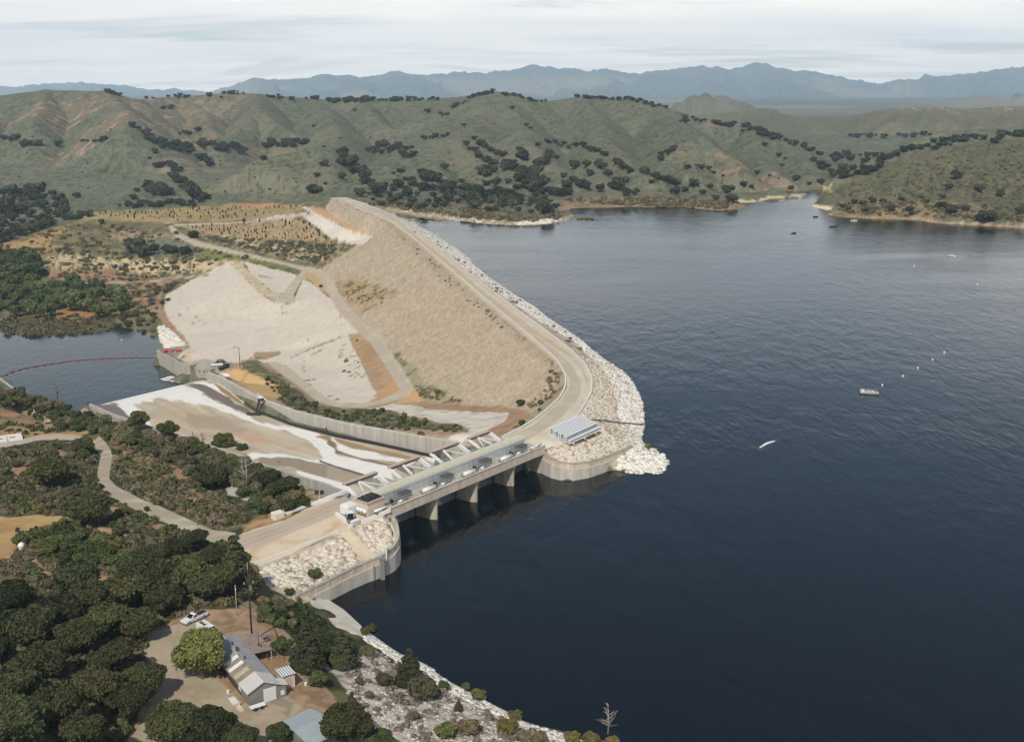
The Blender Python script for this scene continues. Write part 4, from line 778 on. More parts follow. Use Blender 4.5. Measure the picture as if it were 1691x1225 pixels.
# ------------------------------------------------------------------ mesh collecting helper
class MB:
    def __init__(s): s.V = []; s.F = []; s.n = 0
    def add(s, V, F):
        V = np.asarray(V, float).reshape(-1, 3); s.V.append(V)
        for f in F: s.F.append(tuple(i + s.n for i in f))
        s.n += len(V); return s
    def hexa(s, b, t):      # 4 bottom points, 4 top points (counter-clockwise)
        return s.add(list(b) + list(t), [(3, 2, 1, 0), (4, 5, 6, 7), (0, 1, 5, 4), (1, 2, 6, 5), (2, 3, 7, 6), (3, 0, 4, 7)])
    def box(s, c, sz, rz=0.0, top=1.0):
        x, y, z = sz[0] / 2, sz[1] / 2, sz[2] / 2; ca, sa = math.cos(rz), math.sin(rz)
        f = lambda u, v, w: (c[0] + u * ca - v * sa, c[1] + u * sa + v * ca, c[2] + w)
        return s.hexa([f(-x, -y, -z), f(x, -y, -z), f(x, y, -z), f(-x, y, -z)], [f(-x * top, -y * top, z), f(x * top, -y * top, z), f(x * top, y * top, z), f(-x * top, y * top, z)])
    def bar(s, p, q, w, h=None, up=(0, 0, 1)):
        h = h or w; p = Vector(p); q = Vector(q); d = (q - p).normalized(); upv = Vector(up)
        if abs(d.dot(upv)) > .98: upv = Vector((1, 0, 0))
        sx = d.cross(upv).normalized() * w / 2; sy = sx.cross(d).normalized() * h / 2
        return s.hexa([p - sx - sy, p + sx - sy, p + sx + sy, p - sx + sy], [q - sx - sy, q + sx - sy, q + sx + sy, q - sx + sy])
    def tube(s, pts, r, n=8, r1=None, cap=True):
        pts = [Vector(p) for p in pts]; m = len(pts); vs = []; u = None
        for i, p in enumerate(pts):
            d = (pts[min(i + 1, m - 1)] - pts[max(i - 1, 0)]).normalized()
            if u is None: u = d.cross(Vector((0, 0, 1)) if abs(d.z) < .9 else Vector((1, 0, 0))).normalized()
            u = (u - d * u.dot(d)).normalized(); v = d.cross(u)
            rr = r if r1 is None else r + (r1 - r) * i / (m - 1)
            for k in range(n):
                a = 2 * math.pi * k / n; vs.append(p + u * math.cos(a) * rr + v * math.sin(a) * rr)
        fs = [(i * n + k, i * n + (k + 1) % n, (i + 1) * n + (k + 1) % n, (i + 1) * n + k) for i in range(m - 1) for k in range(n)]
        if cap: fs += [tuple(range(n))[::-1], tuple((m - 1) * n + k for k in range(n))]
        return s.add(vs, fs)
    def prism(s, poly, z0, z1):      # poly counter-clockwise xy; z values or per-point lists
        n = len(poly); a = [(p[0], p[1], z0 if not hasattr(z0, '__len__') else z0[i]) for i, p in enumerate(poly)]; b = [(p[0], p[1], z1 if not hasattr(z1, '__len__') else z1[i]) for i, p in enumerate(poly)]
        return s.add(a + b, [tuple(range(n))[::-1], tuple(range(n, 2 * n))] + [(i, (i + 1) % n, n + (i + 1) % n, n + i) for i in range(n)])
    def wall(s, line, th, zb, zt):      # vertical wall along a polyline; zb/zt per point; thickness to the left of travel
        o = offs([(p[0], p[1], 0) for p in line], -th); n = len(line)
        A = [(p[0], p[1], zb[i]) for i, p in enumerate(line)]; B = [(p[0], p[1], zt[i]) for i, p in enumerate(line)]
        C_ = [(p[0], p[1], zt[i]) for i, p in enumerate(o)]; D = [(p[0], p[1], zb[i]) for i, p in enumerate(o)]
        fs = []
        for i in range(n - 1):
            for q in range(4):
                fs.append((q * n + i, q * n + i + 1, ((q + 1) % 4) * n + i + 1, ((q + 1) % 4) * n + i))
        fs += [(0, n, 2 * n, 3 * n), (4 * n - 1, 3 * n - 1, 2 * n - 1, n - 1)]
        return s.add(A + B + C_ + D, fs)
    def ico(s, c, r, sub=1, jit=0.0, rnd=None):
        bm = bmesh.new(); bmesh.ops.create_icosphere(bm, subdivisions=sub, radius=1.0)
        vs = []
        for v in bm.verts:
            k = 1 + ((rnd.random() - .5) * 2 * jit if rnd else 0)
            vs.append((c[0] + v.co.x * r[0] * k, c[1] + v.co.y * r[1] * k, c[2] + v.co.z * r[2] * k))
        fs = [tuple(v.index for v in f.verts) for f in bm.faces]; bm.free()
        return s.add(vs, fs)
    def build(s, name, m, parent=None, smooth=False, bev=0.0, loc=None):
        V = np.concatenate(s.V)
        if parent is not None:      # vertices are given in world space; keep them there under the parent
            V = (np.c_[V, np.ones(len(V))] @ np.array(PINV[parent.name]).T)[:, :3]
        elif loc is not None: V = V - np.array(loc)
        bm = bmesh.new(); vv = [bm.verts.new(v) for v in V]
        for f in s.F:
            try: bm.faces.new([vv[i] for i in f])
            except ValueError: pass
        bmesh.ops.recalc_face_normals(bm, faces=bm.faces)
        if bev: bmesh.ops.bevel(bm, geom=list(bm.edges), offset=bev, segments=1, affect='EDGES', clamp_overlap=True)
        me = bpy.data.meshes.new(name); bm.to_mesh(me); bm.free()
        if smooth: me.polygons.foreach_set('use_smooth', np.ones(len(me.polygons), bool))
        me.materials.append(m); o = bpy.data.objects.new(name, me); COL.objects.link(o)
        if parent is not None:
            o.parent = parent
            if parent.name in PCH: PINV[o.name] = PINV[parent.name]; PCH.add(o.name)
        elif loc is not None:
            o.location = loc; PINV[o.name] = Matrix.Translation(-Vector(loc)); PCH.add(o.name)
        else: PINV[o.name] = Matrix.Identity(4); PCH.add(o.name)
        return o
PINV = {}; PCH = set()
def empty(name, loc, rz=0.0):
    o = bpy.data.objects.new(name, None); o.empty_display_size = .5; COL.objects.link(o); o.location = loc; o.rotation_euler = (0, 0, rz)
    M = Matrix.Translation(Vector(loc)) @ Matrix.Rotation(rz, 4, 'Z'); PINV[o.name] = M.inverted(); PCH.add(o.name); return o
def local_empty(name):
    """an empty whose parts are modelled round the origin and placed later"""
    return empty(name, (0, 0, 0))
def children(o): return [c for c in bpy.data.objects if c.parent == o]
def copy_tree(o, parent=None, kids=None):
    c = o.copy(); COL.objects.link(c)
    if parent is not None: c.parent = parent
    for ch in (children(o) if kids is None else kids): copy_tree(ch, c)
    return c

def conc_mat(name, col, col2, streak, rough=.85, sc_=.35, bump=.25):
    return mat(name, col, rough, noise=.3, col2=list(col2), nscale=sc_, streak=streak, bump=bump, bscale=3)
M_CONC = conc_mat('weathered concrete', lin(196, 186, 166, .82), lin(160, 150, 132, .8), (1, 1, .25), sc_=.5)
M_CONC_L = conc_mat('pale concrete', lin(206, 200, 186, .85), lin(180, 172, 156, .82), (1, 1, .2), sc_=.4)
M_CONC_W = conc_mat('streaked wall concrete', lin(194, 188, 176, .84), lin(166, 160, 148, .82), (1, 1, .1), sc_=.4)
M_PARA = conc_mat('brown parapet concrete', lin(218, 203, 182, .86), lin(194, 178, 156, .84), (1, 1, .3), sc_=.6)
M_CREAM = mat('cream walkway deck', lin(214, 206, 180, .82), .8, noise=.12, nscale=.8)
M_STEEL = mat('pale blue painted steel', lin(212, 218, 220, .8), .45, metal=.1, noise=.25, nscale=.3)
M_GATE = mat('grey gate steel', lin(150, 160, 168, .7), .5, metal=.15, noise=.3, col2=list(lin(120, 126, 130, .7)), nscale=.25, streak=(1, 1, .3))
M_WHITE = mat('white paint', lin(238, 238, 234, .82), .4, noise=.06, nscale=1)
M_DARK = mat('dark machinery', (.035, .035, .035), .5, noise=.4, nscale=1.5)
M_GREY = mat('grey machinery', lin(138, 136, 130, .74), .5, noise=.35, nscale=1.2)
M_RUST = mat('rusty brown steel', lin(206, 182, 156, .8), .7, noise=.2, nscale=.6)
M_BLACKP = mat('black pipe', (.018, .017, .018), .35)

# ------------------------------------------------------------------ spillway chute
def resample(poly, n):
    p = np.array(poly, float); d = np.r_[0, np.cumsum(np.linalg.norm(np.diff(p, axis=0), axis=1))]
    t = np.linspace(0, d[-1], n); return np.stack([np.interp(t, d, p[:, k]) for k in range(3)], 1)
def smooth_line(poly, it=2):
    p = np.array(poly, float)
    for _ in range(it): p[1:-1] = (p[:-2] + 2 * p[1:-1] + p[2:]) / 4
    return p
CHZ = []
def CZ(poly, col, soft=2, rag=1.5, op=1.0, col2=None): CHZ.append((np.array(poly, float), np.asarray(col), soft, rag, op, col2))
c6 = lambda pts: sc(150, 560, 3.758, pts)
whi = lin(236, 231, 220, .84)
CZ(c6([(-60, 420), (130, 395), (190, 420), (250, 470), (330, 540), (360, 600), (200, 600), (-60, 500)]), lin(128, 118, 112, .8), 3, 3)
CZ(c6([(90, 390), (330, 320), (560, 280), (620, 300), (700, 345), (760, 370), (870, 430), (980, 480), (1060, 515), (1190, 545), (1220, 560), (1150, 562), (1000, 520), (850, 465), (700, 410), (560, 385), (420, 370), (260, 400), (330, 470), (410, 560), (460, 620), (400, 600), (330, 560), (240, 470), (180, 415), (130, 395)]), whi, 2, 2.5)
CZ(c6([(400, 400), (560, 385), (700, 440), (820, 500), (820, 540), (650, 560), (500, 540), (420, 470)]), lin(190, 172, 142, .82), 8, 6, .7)
CZ(c6([(700, 440), (830, 500), (1000, 560), (900, 600), (700, 560), (600, 500)]), lin(158, 140, 118, .8), 10, 8, .5)
CZ(c6([(900, 570), (1040, 590), (1150, 640), (1270, 680), (1180, 680), (1040, 640), (920, 610)]), lin(206, 164, 132, .82), 6, 4, .8)
CZ(c6([(600, 280), (740, 265), (800, 300), (870, 365), (900, 400), (990, 450), (1010, 480), (960, 465), (850, 420), (740, 360), (650, 310)]), lin(128, 116, 104, .8), 2, 2)
CZ(c6([(640, 268), (700, 262), (760, 275), (860, 340), (870, 365), (800, 330), (720, 290)]), whi, 1.5, 1.5)
CZ(c6([(760, 262), (810, 280), (870, 330), (940, 385), (1040, 450), (1030, 465), (960, 430), (890, 380), (830, 330)]), lin(160, 134, 98, .8), 2, 2)
CZ(c6([(720, 250), (790, 262), (850, 300), (930, 355), (1040, 430), (1045, 448), (960, 400), (880, 345), (800, 285)]), whi, 1.5, 1.2)
CZ(c6([(1150, 520), (1300, 560), (1400, 590), (1470, 640), (1500, 680), (1530, 720), (1620, 740), (1760, 775), (1760, 850), (1650, 810), (1560, 790), (1450, 760), (1400, 750), (1450, 740), (1420, 690), (1340, 630), (1250, 580)]), whi, 1.5, 2)
CZ(c6([(980, 715), (1060, 705), (1200, 715), (1320, 740), (1450, 760), (1560, 790), (1691, 825), (1850, 870), (1800, 880), (1640, 830), (1500, 790), (1380, 765), (1290, 745), (1150, 730), (1040, 735)]), whi, 1.5, 1.5)
CZ(c6([(1040, 735), (1150, 730), (1290, 745), (1380, 765), (1500, 790), (1640, 830), (1800, 880), (1691, 890), (1600, 900), (1400, 850), (1220, 790), (1060, 780)]), lin(160, 144, 124, .8), 1.5, 1.5)
CZ(c6([(1000, 700), (1060, 715), (1010, 760), (960, 770)]), whi, 2, 2)
c1 = lambda pts: sc(540, 680, 4.697, pts)
CZ(c1([(0, 195), (60, 240), (80, 300), (200, 340), (400, 385), (560, 415), (520, 425), (380, 400), (200, 350), (60, 320), (0, 260)]), lin(140, 122, 102, .8), 1.5, 1.5)
CZ(c1([(0, 395), (100, 420), (200, 460), (340, 500), (300, 520), (140, 560), (0, 520)]), lin(176, 160, 136, .82), 1.5, 1)
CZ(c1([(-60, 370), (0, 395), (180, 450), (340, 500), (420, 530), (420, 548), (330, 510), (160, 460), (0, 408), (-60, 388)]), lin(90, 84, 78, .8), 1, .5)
CZ(c1([(0, 240), (60, 290), (80, 340), (220, 360), (400, 405), (530, 430), (500, 500), (540, 560), (420, 560), (340, 500), (180, 450), (0, 395), (-40, 380), (-40, 250)]), whi, 1.5, 1.5)
CZ(c1([(40, 195), (100, 240), (200, 285), (350, 310), (500, 345), (640, 370), (700, 380), (640, 420), (500, 385), (300, 355), (140, 315), (90, 290), (80, 240)]), whi, 1.5, 2)
CZ(c1([(560, 415), (640, 430), (760, 500), (700, 520), (600, 470), (540, 440)]), lin(136, 118, 104, .8), 1.5, 1.5)
CZ(c1([(700, 300), (800, 330), (850, 360), (860, 400), (780, 370), (720, 330)]), whi, 1.5, 1.5)
CZ(c1([(-80, 190), (0, 185), (200, 240), (420, 300), (600, 330), (760, 370), (830, 440), (780, 420), (640, 370), (500, 345), (350, 310), (200, 285), (100, 245), (40, 200), (0, 210)]), lin(164, 138, 100, .8), 1, 1, .9)
CZ(c1([(0, 515), (80, 540), (150, 560), (150, 640), (0, 620), (-80, 560), (-240, 470), (-230, 450), (-60, 500)]), whi, 1.5, .8)
def chute():
    R = resample(smooth_line(R_FLOOR + R_END[1:], 1), 420); Lf = resample(smooth_line(L_FLOOR + L_END[1:], 1), 420)
    m = 110; t = np.linspace(0, 1, m)[None, :, None]
    G = Lf[:, None, :] * (1 - t) + R[:, None, :] * t
    V = G.reshape(-1, 3); x, y, z = V.T
    idx = np.arange(len(V)).reshape(420, m)
    F = np.stack([idx[:-1, :-1], idx[:-1, 1:], idx[1:, 1:], idx[1:, :-1]], -1).reshape(-1, 4)
    px, py = proj(x, y, z)
    # long stains run down the slope
    tt = np.tile(np.linspace(0, 1, m), 420); ss = np.repeat(np.linspace(0, 1, 420), m)
    n = fbm(tt * 60, ss * 16, 4, 4, 5); n2 = fbm(x, y, 14, 4, 6)
    c = lin(206, 192, 168, .84) + (lin(182, 164, 138, .82) - lin(206, 192, 168, .84)) * np.clip((n * .6 + n2 * .4 - .35) * 3, 0, 1)[:, None]
    c = c * (1 - .12 * sstep(.55, .7, fbm(tt * 90, ss * 9, 3, 3, 15)))[:, None]
    for i, (poly, col, soft, rag, op, col2) in enumerate(CHZ):
        s = sdist(px, py, poly) + (fbm(tt * 40, ss * 60, 2.2, 3, 50 + i) - .5) * 4 * rag
        a = np.clip(s / soft + .5, 0, 1)[:, None] * op; c = c * (1 - a) + col * a
    # construction joints
    j = (np.abs((ss * 420) % 24 - 12) > 11.6) | (np.abs((tt * m) % 27.3 - 13.6) > 13.3)
    c[j] *= .9
    g = np.full(len(V), .14)
    o = mesh_np('chute_floor', V, F, GM, smooth=True, attrs={'tone': ('FLOAT_COLOR', c), 'grain': ('FLOAT', g)})
    return o
CH = empty('spillway_chute', (R_FLOOR[4][0], R_FLOOR[4][1], 0)); tag(CH, 'wide concrete spillway chute with white mineral stains running down to the pond', 'spillway')
fl = chute(); fl.parent = CH; fl.matrix_parent_inverse = PINV[CH.name]
def chute_walls():
    Rl = resample(smooth_line(R_FLOOR, 1), 60); hr = np.interp(np.linspace(0, 1, 60), np.linspace(0, 1, 9), R_H)
    b = MB(); b.wall(Rl[::-1], .9, (Rl[:, 2] - 2)[::-1], (Rl[:, 2] + hr)[::-1]); w = b.build('side_wall', M_CONC_W, CH)
    b = MB(); o = np.array(offs([tuple(q) for q in Rl], .15)); b.wall(o[::-1], 1.2, (Rl[:, 2] + hr + .003)[::-1], (Rl[:, 2] + hr + .35)[::-1]); b.build('coping', M_CONC_L, CH)
    Ll = resample(smooth_line(L_FLOOR, 1), 60); hl = np.interp(np.linspace(0, 1, 60), np.linspace(0, 1, 9), L_H)
    b = MB(); b.wall(Ll, .9, Ll[:, 2] - 2, Ll[:, 2] + hl); b.build('side_wall', M_CONC_W, CH)
    # black pipe lying along the foot of the right wall
    b = MB(); k = offs([tuple(q) for q in Rl], -1.6); b.tube([(p[0], p[1], p[2] + .62) for p in k[3:44]], .6, 8); o = b.build('drain_pipe', M_BLACKP, None, True)
    tag(o, 'long black pipe lying along the foot of the right spillway wall', 'pipe')
    # ladder-like drop box half way along
    q = P(427, 684, -10.2); t = P(431, 664, -5)
    b = MB(); b.bar((q[0] - 1, q[1] - 1, q[2]), (t[0] - .4, t[1] - .6, t[2] + 1.2), .8); b.box((q[0] - 1.6, q[1] - 1.2, q[2] + .5), (6, 1.2, .9), -.2); b.box((t[0], t[1], t[2] + 1.2), (2.6, 1.6, .5), .6); o = b.build('drain_riser', M_DARK)
    tag(o, 'dark steel riser climbing the right spillway wall where the black pipe begins', 'pipe')
    # dark vertical joint further up
    q = P(541, 718, -9)
    b = MB(); b.bar((q[0] - .5, q[1] - .3, q[2]), (q[0] - .4, q[1] - .2, q[2] + 3.0), .5); o = b.build('wall_post', M_DARK); tag(o, 'short dark post against the right spillway wall above the black pipe', 'post')
    # basin wall down at the pond
    p = [P(311, 627, -52), P(262.5, 600, -52)]
    line = [(p[0][0], p[0][1]), (p[1][0], p[1][1])]
    e = empty('basin_wall', (p[0][0], p[0][1], -52)); tag(e, 'tall pale concrete wall standing in the downstream pond below the chute', 'wall')
    b = MB(); b.wall(line, 1.0, [-58, -58], [-43.0, -43.0]); b.build('wall', M_CONC_W, e)
    a, c = np.array(line[1]), np.array([P(266, 577, -43)[0], P(266, 577, -43)[1]])
    nd = np.array([.75, .66]); b = MB(); b.wall([tuple(a), tuple(a + nd * 22)], 1.0, [-58, -58], [-42.97, -42.97]); b.build('return_wall', M_CONC, e)
    # outlet block with a dark opening
    q = np.array(P(322, 628, -50)[:2]); e2 = empty('outlet_works', (q[0], q[1], -52)); tag(e2, 'concrete outlet block with a dark opening spilling white water into the pond', 'outlet')
    dn = np.array([.88, -.47]); up_ = np.array([.47, .88])
    def rect(o_, u, v, w, h): return [tuple(o_ + dn * u + up_ * v), tuple(o_ + dn * (u + w) + up_ * v), tuple(o_ + dn * (u + w) + up_ * (v + h)), tuple(o_ + dn * u + up_ * (v + h))]
    b = MB(); b.prism(rect(q, -9, 0, 6, 8), -56, -41); b.prism(rect(q, 3, -2, 9, 8), -56, -40.5); b.prism(rect(q, -9, 8.01, 24, 9), -56, -41.2); b.prism(rect(q, -3, 5, 6, 3), -44.5, -41.1); b.build('block', M_CONC, e2)
    b = MB(); b.prism(rect(q, -2.9, 7.9, 5.8, .06), -54, -44.6); b.build('opening', M_DARK, e2)
    b = MB(); rr = random.Random(3)
    for i in range(260):
        u = rr.uniform(-26, 2); w = (u + 26) / 28
        c_ = q + dn * u + up_ * rr.uniform(-3, 5) * (1.1 - .3 * w); b.ico((c_[0], c_[1], -51.9 + rr.uniform(0, .5) * w), (rr.uniform(.5, 1.4), rr.uniform(.4, 1), .25), 1, .3, rr)
    o = b.build('white_water', M_WHITE, None, True); tag(o, kind='stuff')
chute_walls()

# ------------------------------------------------------------------ gate bridge
BX = B0
def bq(a0, a1, l0, l1): return [BR(a0, l0)[:2], BR(a0, l1)[:2], BR(a1, l1)[:2], BR(a1, l0)[:2]][::-1]
def bridge():
    e = empty('spillway_bridge', BR(8, 0, 0), math.atan2(DV[1], DV[0])); tag(e, 'concrete gate bridge with three piers crossing between lake and spillway chute', 'bridge')
    pl = [-17.8, -0.1, 17.6]
    b = MB()
    for l0, l1 in ((-31.2, 39.2),):
        b.prism(bq(5.5, 7.4, l0, l1), 4.1, 5.6)
        b.prism(bq(10.6, 12.2, l0, l1), 4.1, 5.6)
    ed = [-31.2] + [c for i, l in enumerate((-26.7, -9, 8.7, 26.5)) for c in (l - 1.0, l + 6.2)] + [39.2]
    for i in range(0, len(ed), 2): b.prism(bq(7.41, 10.59, ed[i], ed[i + 1]), 4.1, 5.59)
    b.build('deck', M_CONC, e)
    b = MB(); b.prism(bq(5.15, 5.5, -31.7, 39.4), 3.4, 6.1)
    b.build('parapet', M_PARA, e)
    b = MB(); b.prism(bq(5.0, 5.6, -31.8, 39.5), 6.105, 6.3); b.build('kerb', M_CONC_L, e)
    SH = []
    for l in pl + [-36.4, 33.6]:
        b = MB(); w = 1.45
        nose = [(5.5, w), (2.6, w * .96), (.8, w * .7), (-.5, .3), (-.5, -.3), (.8, -w * .7), (2.6, -w * .96), (5.5, -w)] if abs(l) < 30 else [(5.5, w), (-.4, w), (-.4, -w), (5.5, -w)]
        poly = [BR(a, l + q)[:2] for a, q in nose] + [BR(24, l - w)[:2], BR(24, l + w)[:2]]
        b.prism(poly[::-1], -10, 7.38); b.build('pier', M_CONC, e)
        if abs(l) < 30:
            b = MB(); b.prism([BR(a, l + q)[:2] for a, q in [(2.6, 1.75), (.7, 1.35), (-.8, .7), (-.8, -.7), (.7, -1.35), (2.6, -1.75)]][::-1], 5.9, 6.68); b.build('pier_cap', M_CONC_L, e)
    # raised cream walkway on a pale blue girder
    b = MB(); b.prism(bq(11.0, 15.5, -35.5, 38.5), 7.85, 8.12); b.build('walkway', M_CREAM, e)
    b = MB(); b.prism(bq(11.12, 11.5, -33, 36), 5.62, 7.85); b.prism(bq(14.6, 15.0, -33, 36), 5.62, 7.85)
    for l in np.arange(-32, 36.1, 2.0): b.prism(bq(11.02, 11.12, l, l + .16), 5.9, 7.6)
    b.prism(bq(11.0, 11.12, -33, 36), 7.62, 7.84); b.build('girder', M_STEEL, e)
    for l in pl + [-34.6, 35.8]:
        b = MB(); b.prism(bq(11.6, 15.2, l - .9, l + .9), 4.06, 5.61); b.build('bearing_block', M_CONC, e)
    # guard rails on the walkway
    for a in (11.08, 15.4):
        b = MB()
        for l in np.arange(-35.4, 38.5, 1.5): b.bar(BR(a, l, 8.12), BR(a, l, 9.2), .06)
        for zz in (8.65, 9.2): b.bar(BR(a, -35.4, zz), BR(a, 38.4, zz), .06)
        b.build('railing', M_STEEL, e)
    b = MB()
    for l in np.arange(-31, 39, 2.0): b.bar(BR(5.4, l, 6.3), BR(5.4, l, 7.2), .06)
    b.bar(BR(5.4, -31, 7.2), BR(5.4, 39, 7.2), .08); b.build('railing', M_WHITE, e)
    # cantilever frames on the downstream side, one per bay
    for k, l in enumerate((-27.2, -9.4, 8.2, 24.6)):
        wd = 6.4 if k < 3 else 5.2
        f = None; b = MB(); A, B = BR(20.6, l - wd, 10.1), BR(20.6, l + wd, 10.1)
        b.bar(A, B, .9, .9); f = b.build('top_beam', M_GREY, e)
        b = MB(); b.bar((A[0], A[1], A[2] + .5), (B[0], B[1], B[2] + .5), 1.5, .12); b.build('beam_cover', M_RUST, f)
        b = MB(); b.bar(A, BR(15.6, l - wd, 8.0), .55, .55); b.bar(B, BR(15.6, l + wd, 8.0), .55, .55)
        b.bar(BR(20.5, l - wd + .9, 9.9), BR(15.6, l - wd + .9, 7.8), .22); b.bar(BR(20.5, l + wd - .9, 9.9), BR(15.6, l + wd - .9, 7.8), .22)
        c_ = BR(20.4, l - 1, 9.9)
        for q in ((-3.2, .26), (.6, .26), (1.5, .22), (5.2, .22)) if k in (0, 3) else ((-1.6, .5), (5.0, .22)): b.bar(c_, BR(15.7, l + q[0], 7.9), q[1])
        b.build('bracing', M_WHITE, f)
    for c in children(e):
        if not c.name.startswith('pier'): c.location = (-6.3, -6.3, 3.3)      # the deck level lies flush with the pier noses
bridge()
def gates():
    for k, (l0, l1, lb) in enumerate(((-34.9, -19.3, 'grey steel spillway gate in the bay beside the left curved wing wall'), (-16.3, -1.6, 'grey steel spillway gate in the second bay from the left abutment'), (1.4, 16.1, 'grey steel spillway gate in the second bay from the right abutment'), (19.1, 32.1, 'grey steel spillway gate in the bay beside the right curved wing wall'))):
        e = empty('spillway_gate', BR(8, (l0 + l1) / 2, 0), math.atan2(DV[1], DV[0])); tag(e, lb, 'gate', 'spillway gates between the piers')
        V = []; F = []; n = 14
        for i in range(n + 1):
            z = -7 + 14.2 * i / n; bow = 1.3 - ((z) / 7.5) ** 2 * 1.2
            V += [BR(7.9 - bow, l0, z), BR(7.9 - bow, l1, z), BR(8.15 - bow, l0, z), BR(8.15 - bow, l1, z)]
        for i in range(n):
            a = 4 * i; F += [(a, a + 1, a + 5, a + 4), (a + 2, a + 6, a + 7, a + 3), (a, a + 4, a + 6, a + 2), (a + 1, a + 3, a + 7, a + 5)]
        F += [(0, 2, 3, 1), (4 * n, 4 * n + 1, 4 * n + 3, 4 * n + 2)]
        b = MB(); b.add(V, F); b.build('skin_plate', M_GATE, e)
        for l in (l0, l1):
            b = MB(); s_ = .35 if l == l0 else -.35; b.prism(bq(6.3, 8.4, l, l + s_) if s_ > 0 else bq(6.3, 8.4, l + s_, l), -7, 7.3); b.build('seal_strip', M_DARK, e)
        b = MB()
        for l in (l0 + 3, l1 - 3):
            for z in (-3, 2.5): b.bar(BR(8.1, l, z), BR(19, l, -1.0), .5)
        b.build('gate_arms', M_STEEL, e)
gates()
def hoist_proto():
    e = local_empty('gate_hoist')      # x along the bridge, y downstream
    b = MB(); b.box((1.6, 0, .95), (3.8, 2.3, 1.7)); b.build('housing', M_GREY, e, bev=.08)
    b = MB(); b.box((1.6, 0, 1.84), (3.9, 2.4, .1)); b.build('grating_roof', mat('grey grating', (.085, .083, .08), .7, noise=.3, nscale=3), e)
    b = MB(); b.box((-.2, 0, .1), (6.6, 2.2, .2))
    for x in (-1.2, -2.4): b.tube([(x, -.9, .8), (x, .9, .8)], .62, 12)
    b.box((-1.8, 0, .35), (2.8, 2.2, .3)); b.build('winch_drum', M_GREY, e)
    b = MB()
    for y in (-1.15, 1.15):
        b.bar((-3.4, y, 1.2), (3.6, y, 1.2), .06)
        for x in np.arange(-3.4, 3.7, 1.15): b.bar((x, y, .2), (x, y, 1.2), .07)
    b.build('handrail', M_STEEL, e)
    b = MB(); b.tube([(-3.4, .3, .5), (-3.4, .3, 1.0)], .4, 10); b.box((-3.5, -.4, .5), (.6, .6, .7)); b.build('motor', M_DARK, e)
    return e
hp = hoist_proto()
for k, (l, lb) in enumerate(((-23.0, 'grey gate hoist machine on the deck nearest the concrete control box'), (-5.2, 'grey gate hoist machine on the deck, second from the concrete control box'), (12.4, 'grey gate hoist machine on the deck, third from the concrete control box'), (30.0, 'grey gate hoist machine on the deck nearest the beam stack'))):
    o = hp if k == 0 else copy_tree(hp); p = BR(2.7, l - 6.3, 8.86); o.location = p; o.rotation_euler = (0, 0, math.atan2(DV[1], DV[0])); tag(o, lb, 'hoist', 'gate hoists along the bridge deck')
def tube_pair(a, l, n, L, lb):
    a -= 6.3; l -= 6.3; e = empty('pipe_bundle', BR(a, l, 9.3), math.atan2(DV[1], DV[0])); tag(e, lb, 'pipes')
    for i in range(n):
        b = MB(); aa = a + i * .95; b.tube([BR(aa, l - L / 2 + i * 1.0, 10.05), BR(aa, l + L / 2 + i * 1.0, 10.05)], .36, 10); b.build('tube', M_WHITE, e, True)
    for d in (-L / 3, L / 3): b = MB(); b.prism(bq(a - .3, a + .95 * n, l + d - .2, l + d + .2), 8.91, 9.68); b.build('cradle', M_GREY, e)
tube_pair(6.0, -33.5, 1, 5.0, 'single white tube on the parapet beside the concrete control box')
tube_pair(5.95, -14.4, 2, 5.2, 'white tube pair on the parapet above the left pier')
tube_pair(5.95, 3.2, 2, 5.2, 'white tube pair on the parapet above the middle pier')
tube_pair(5.95, 20.6, 2, 5.2, 'white tube pair on the parapet above the right pier')
tube_pair(5.95, 35.5, 1, 5.6, 'single white tube at the right end of the bridge parapet')
for l, lb in ((-25.5, 'small white winch block on the parapet over the first gate bay from the left'), (-8.0, 'small white winch block on the parapet over the second gate bay from left'), (9.6, 'small white winch block on the parapet over the third gate bay from left'), (27.2, 'small white winch block on the parapet over the rightmost gate bay')):
    l -= 6.3; e = empty('winch_block', BR(-.3, l, 8.9), math.atan2(DV[1], DV[0])); tag(e, lb, 'winch', 'winch blocks along the parapet')
    b = MB(); b.prism(bq(-.5, .7, l - .9, l + .9), 8.91, 9.4); b.build('base', M_CONC_L, e); b = MB(); b.tube([BR(.1, l - .6, 9.8), BR(.1, l + .6, 9.8)], .42, 10); b.build('drum', M_WHITE, e, True)
def bay_joints(): pass
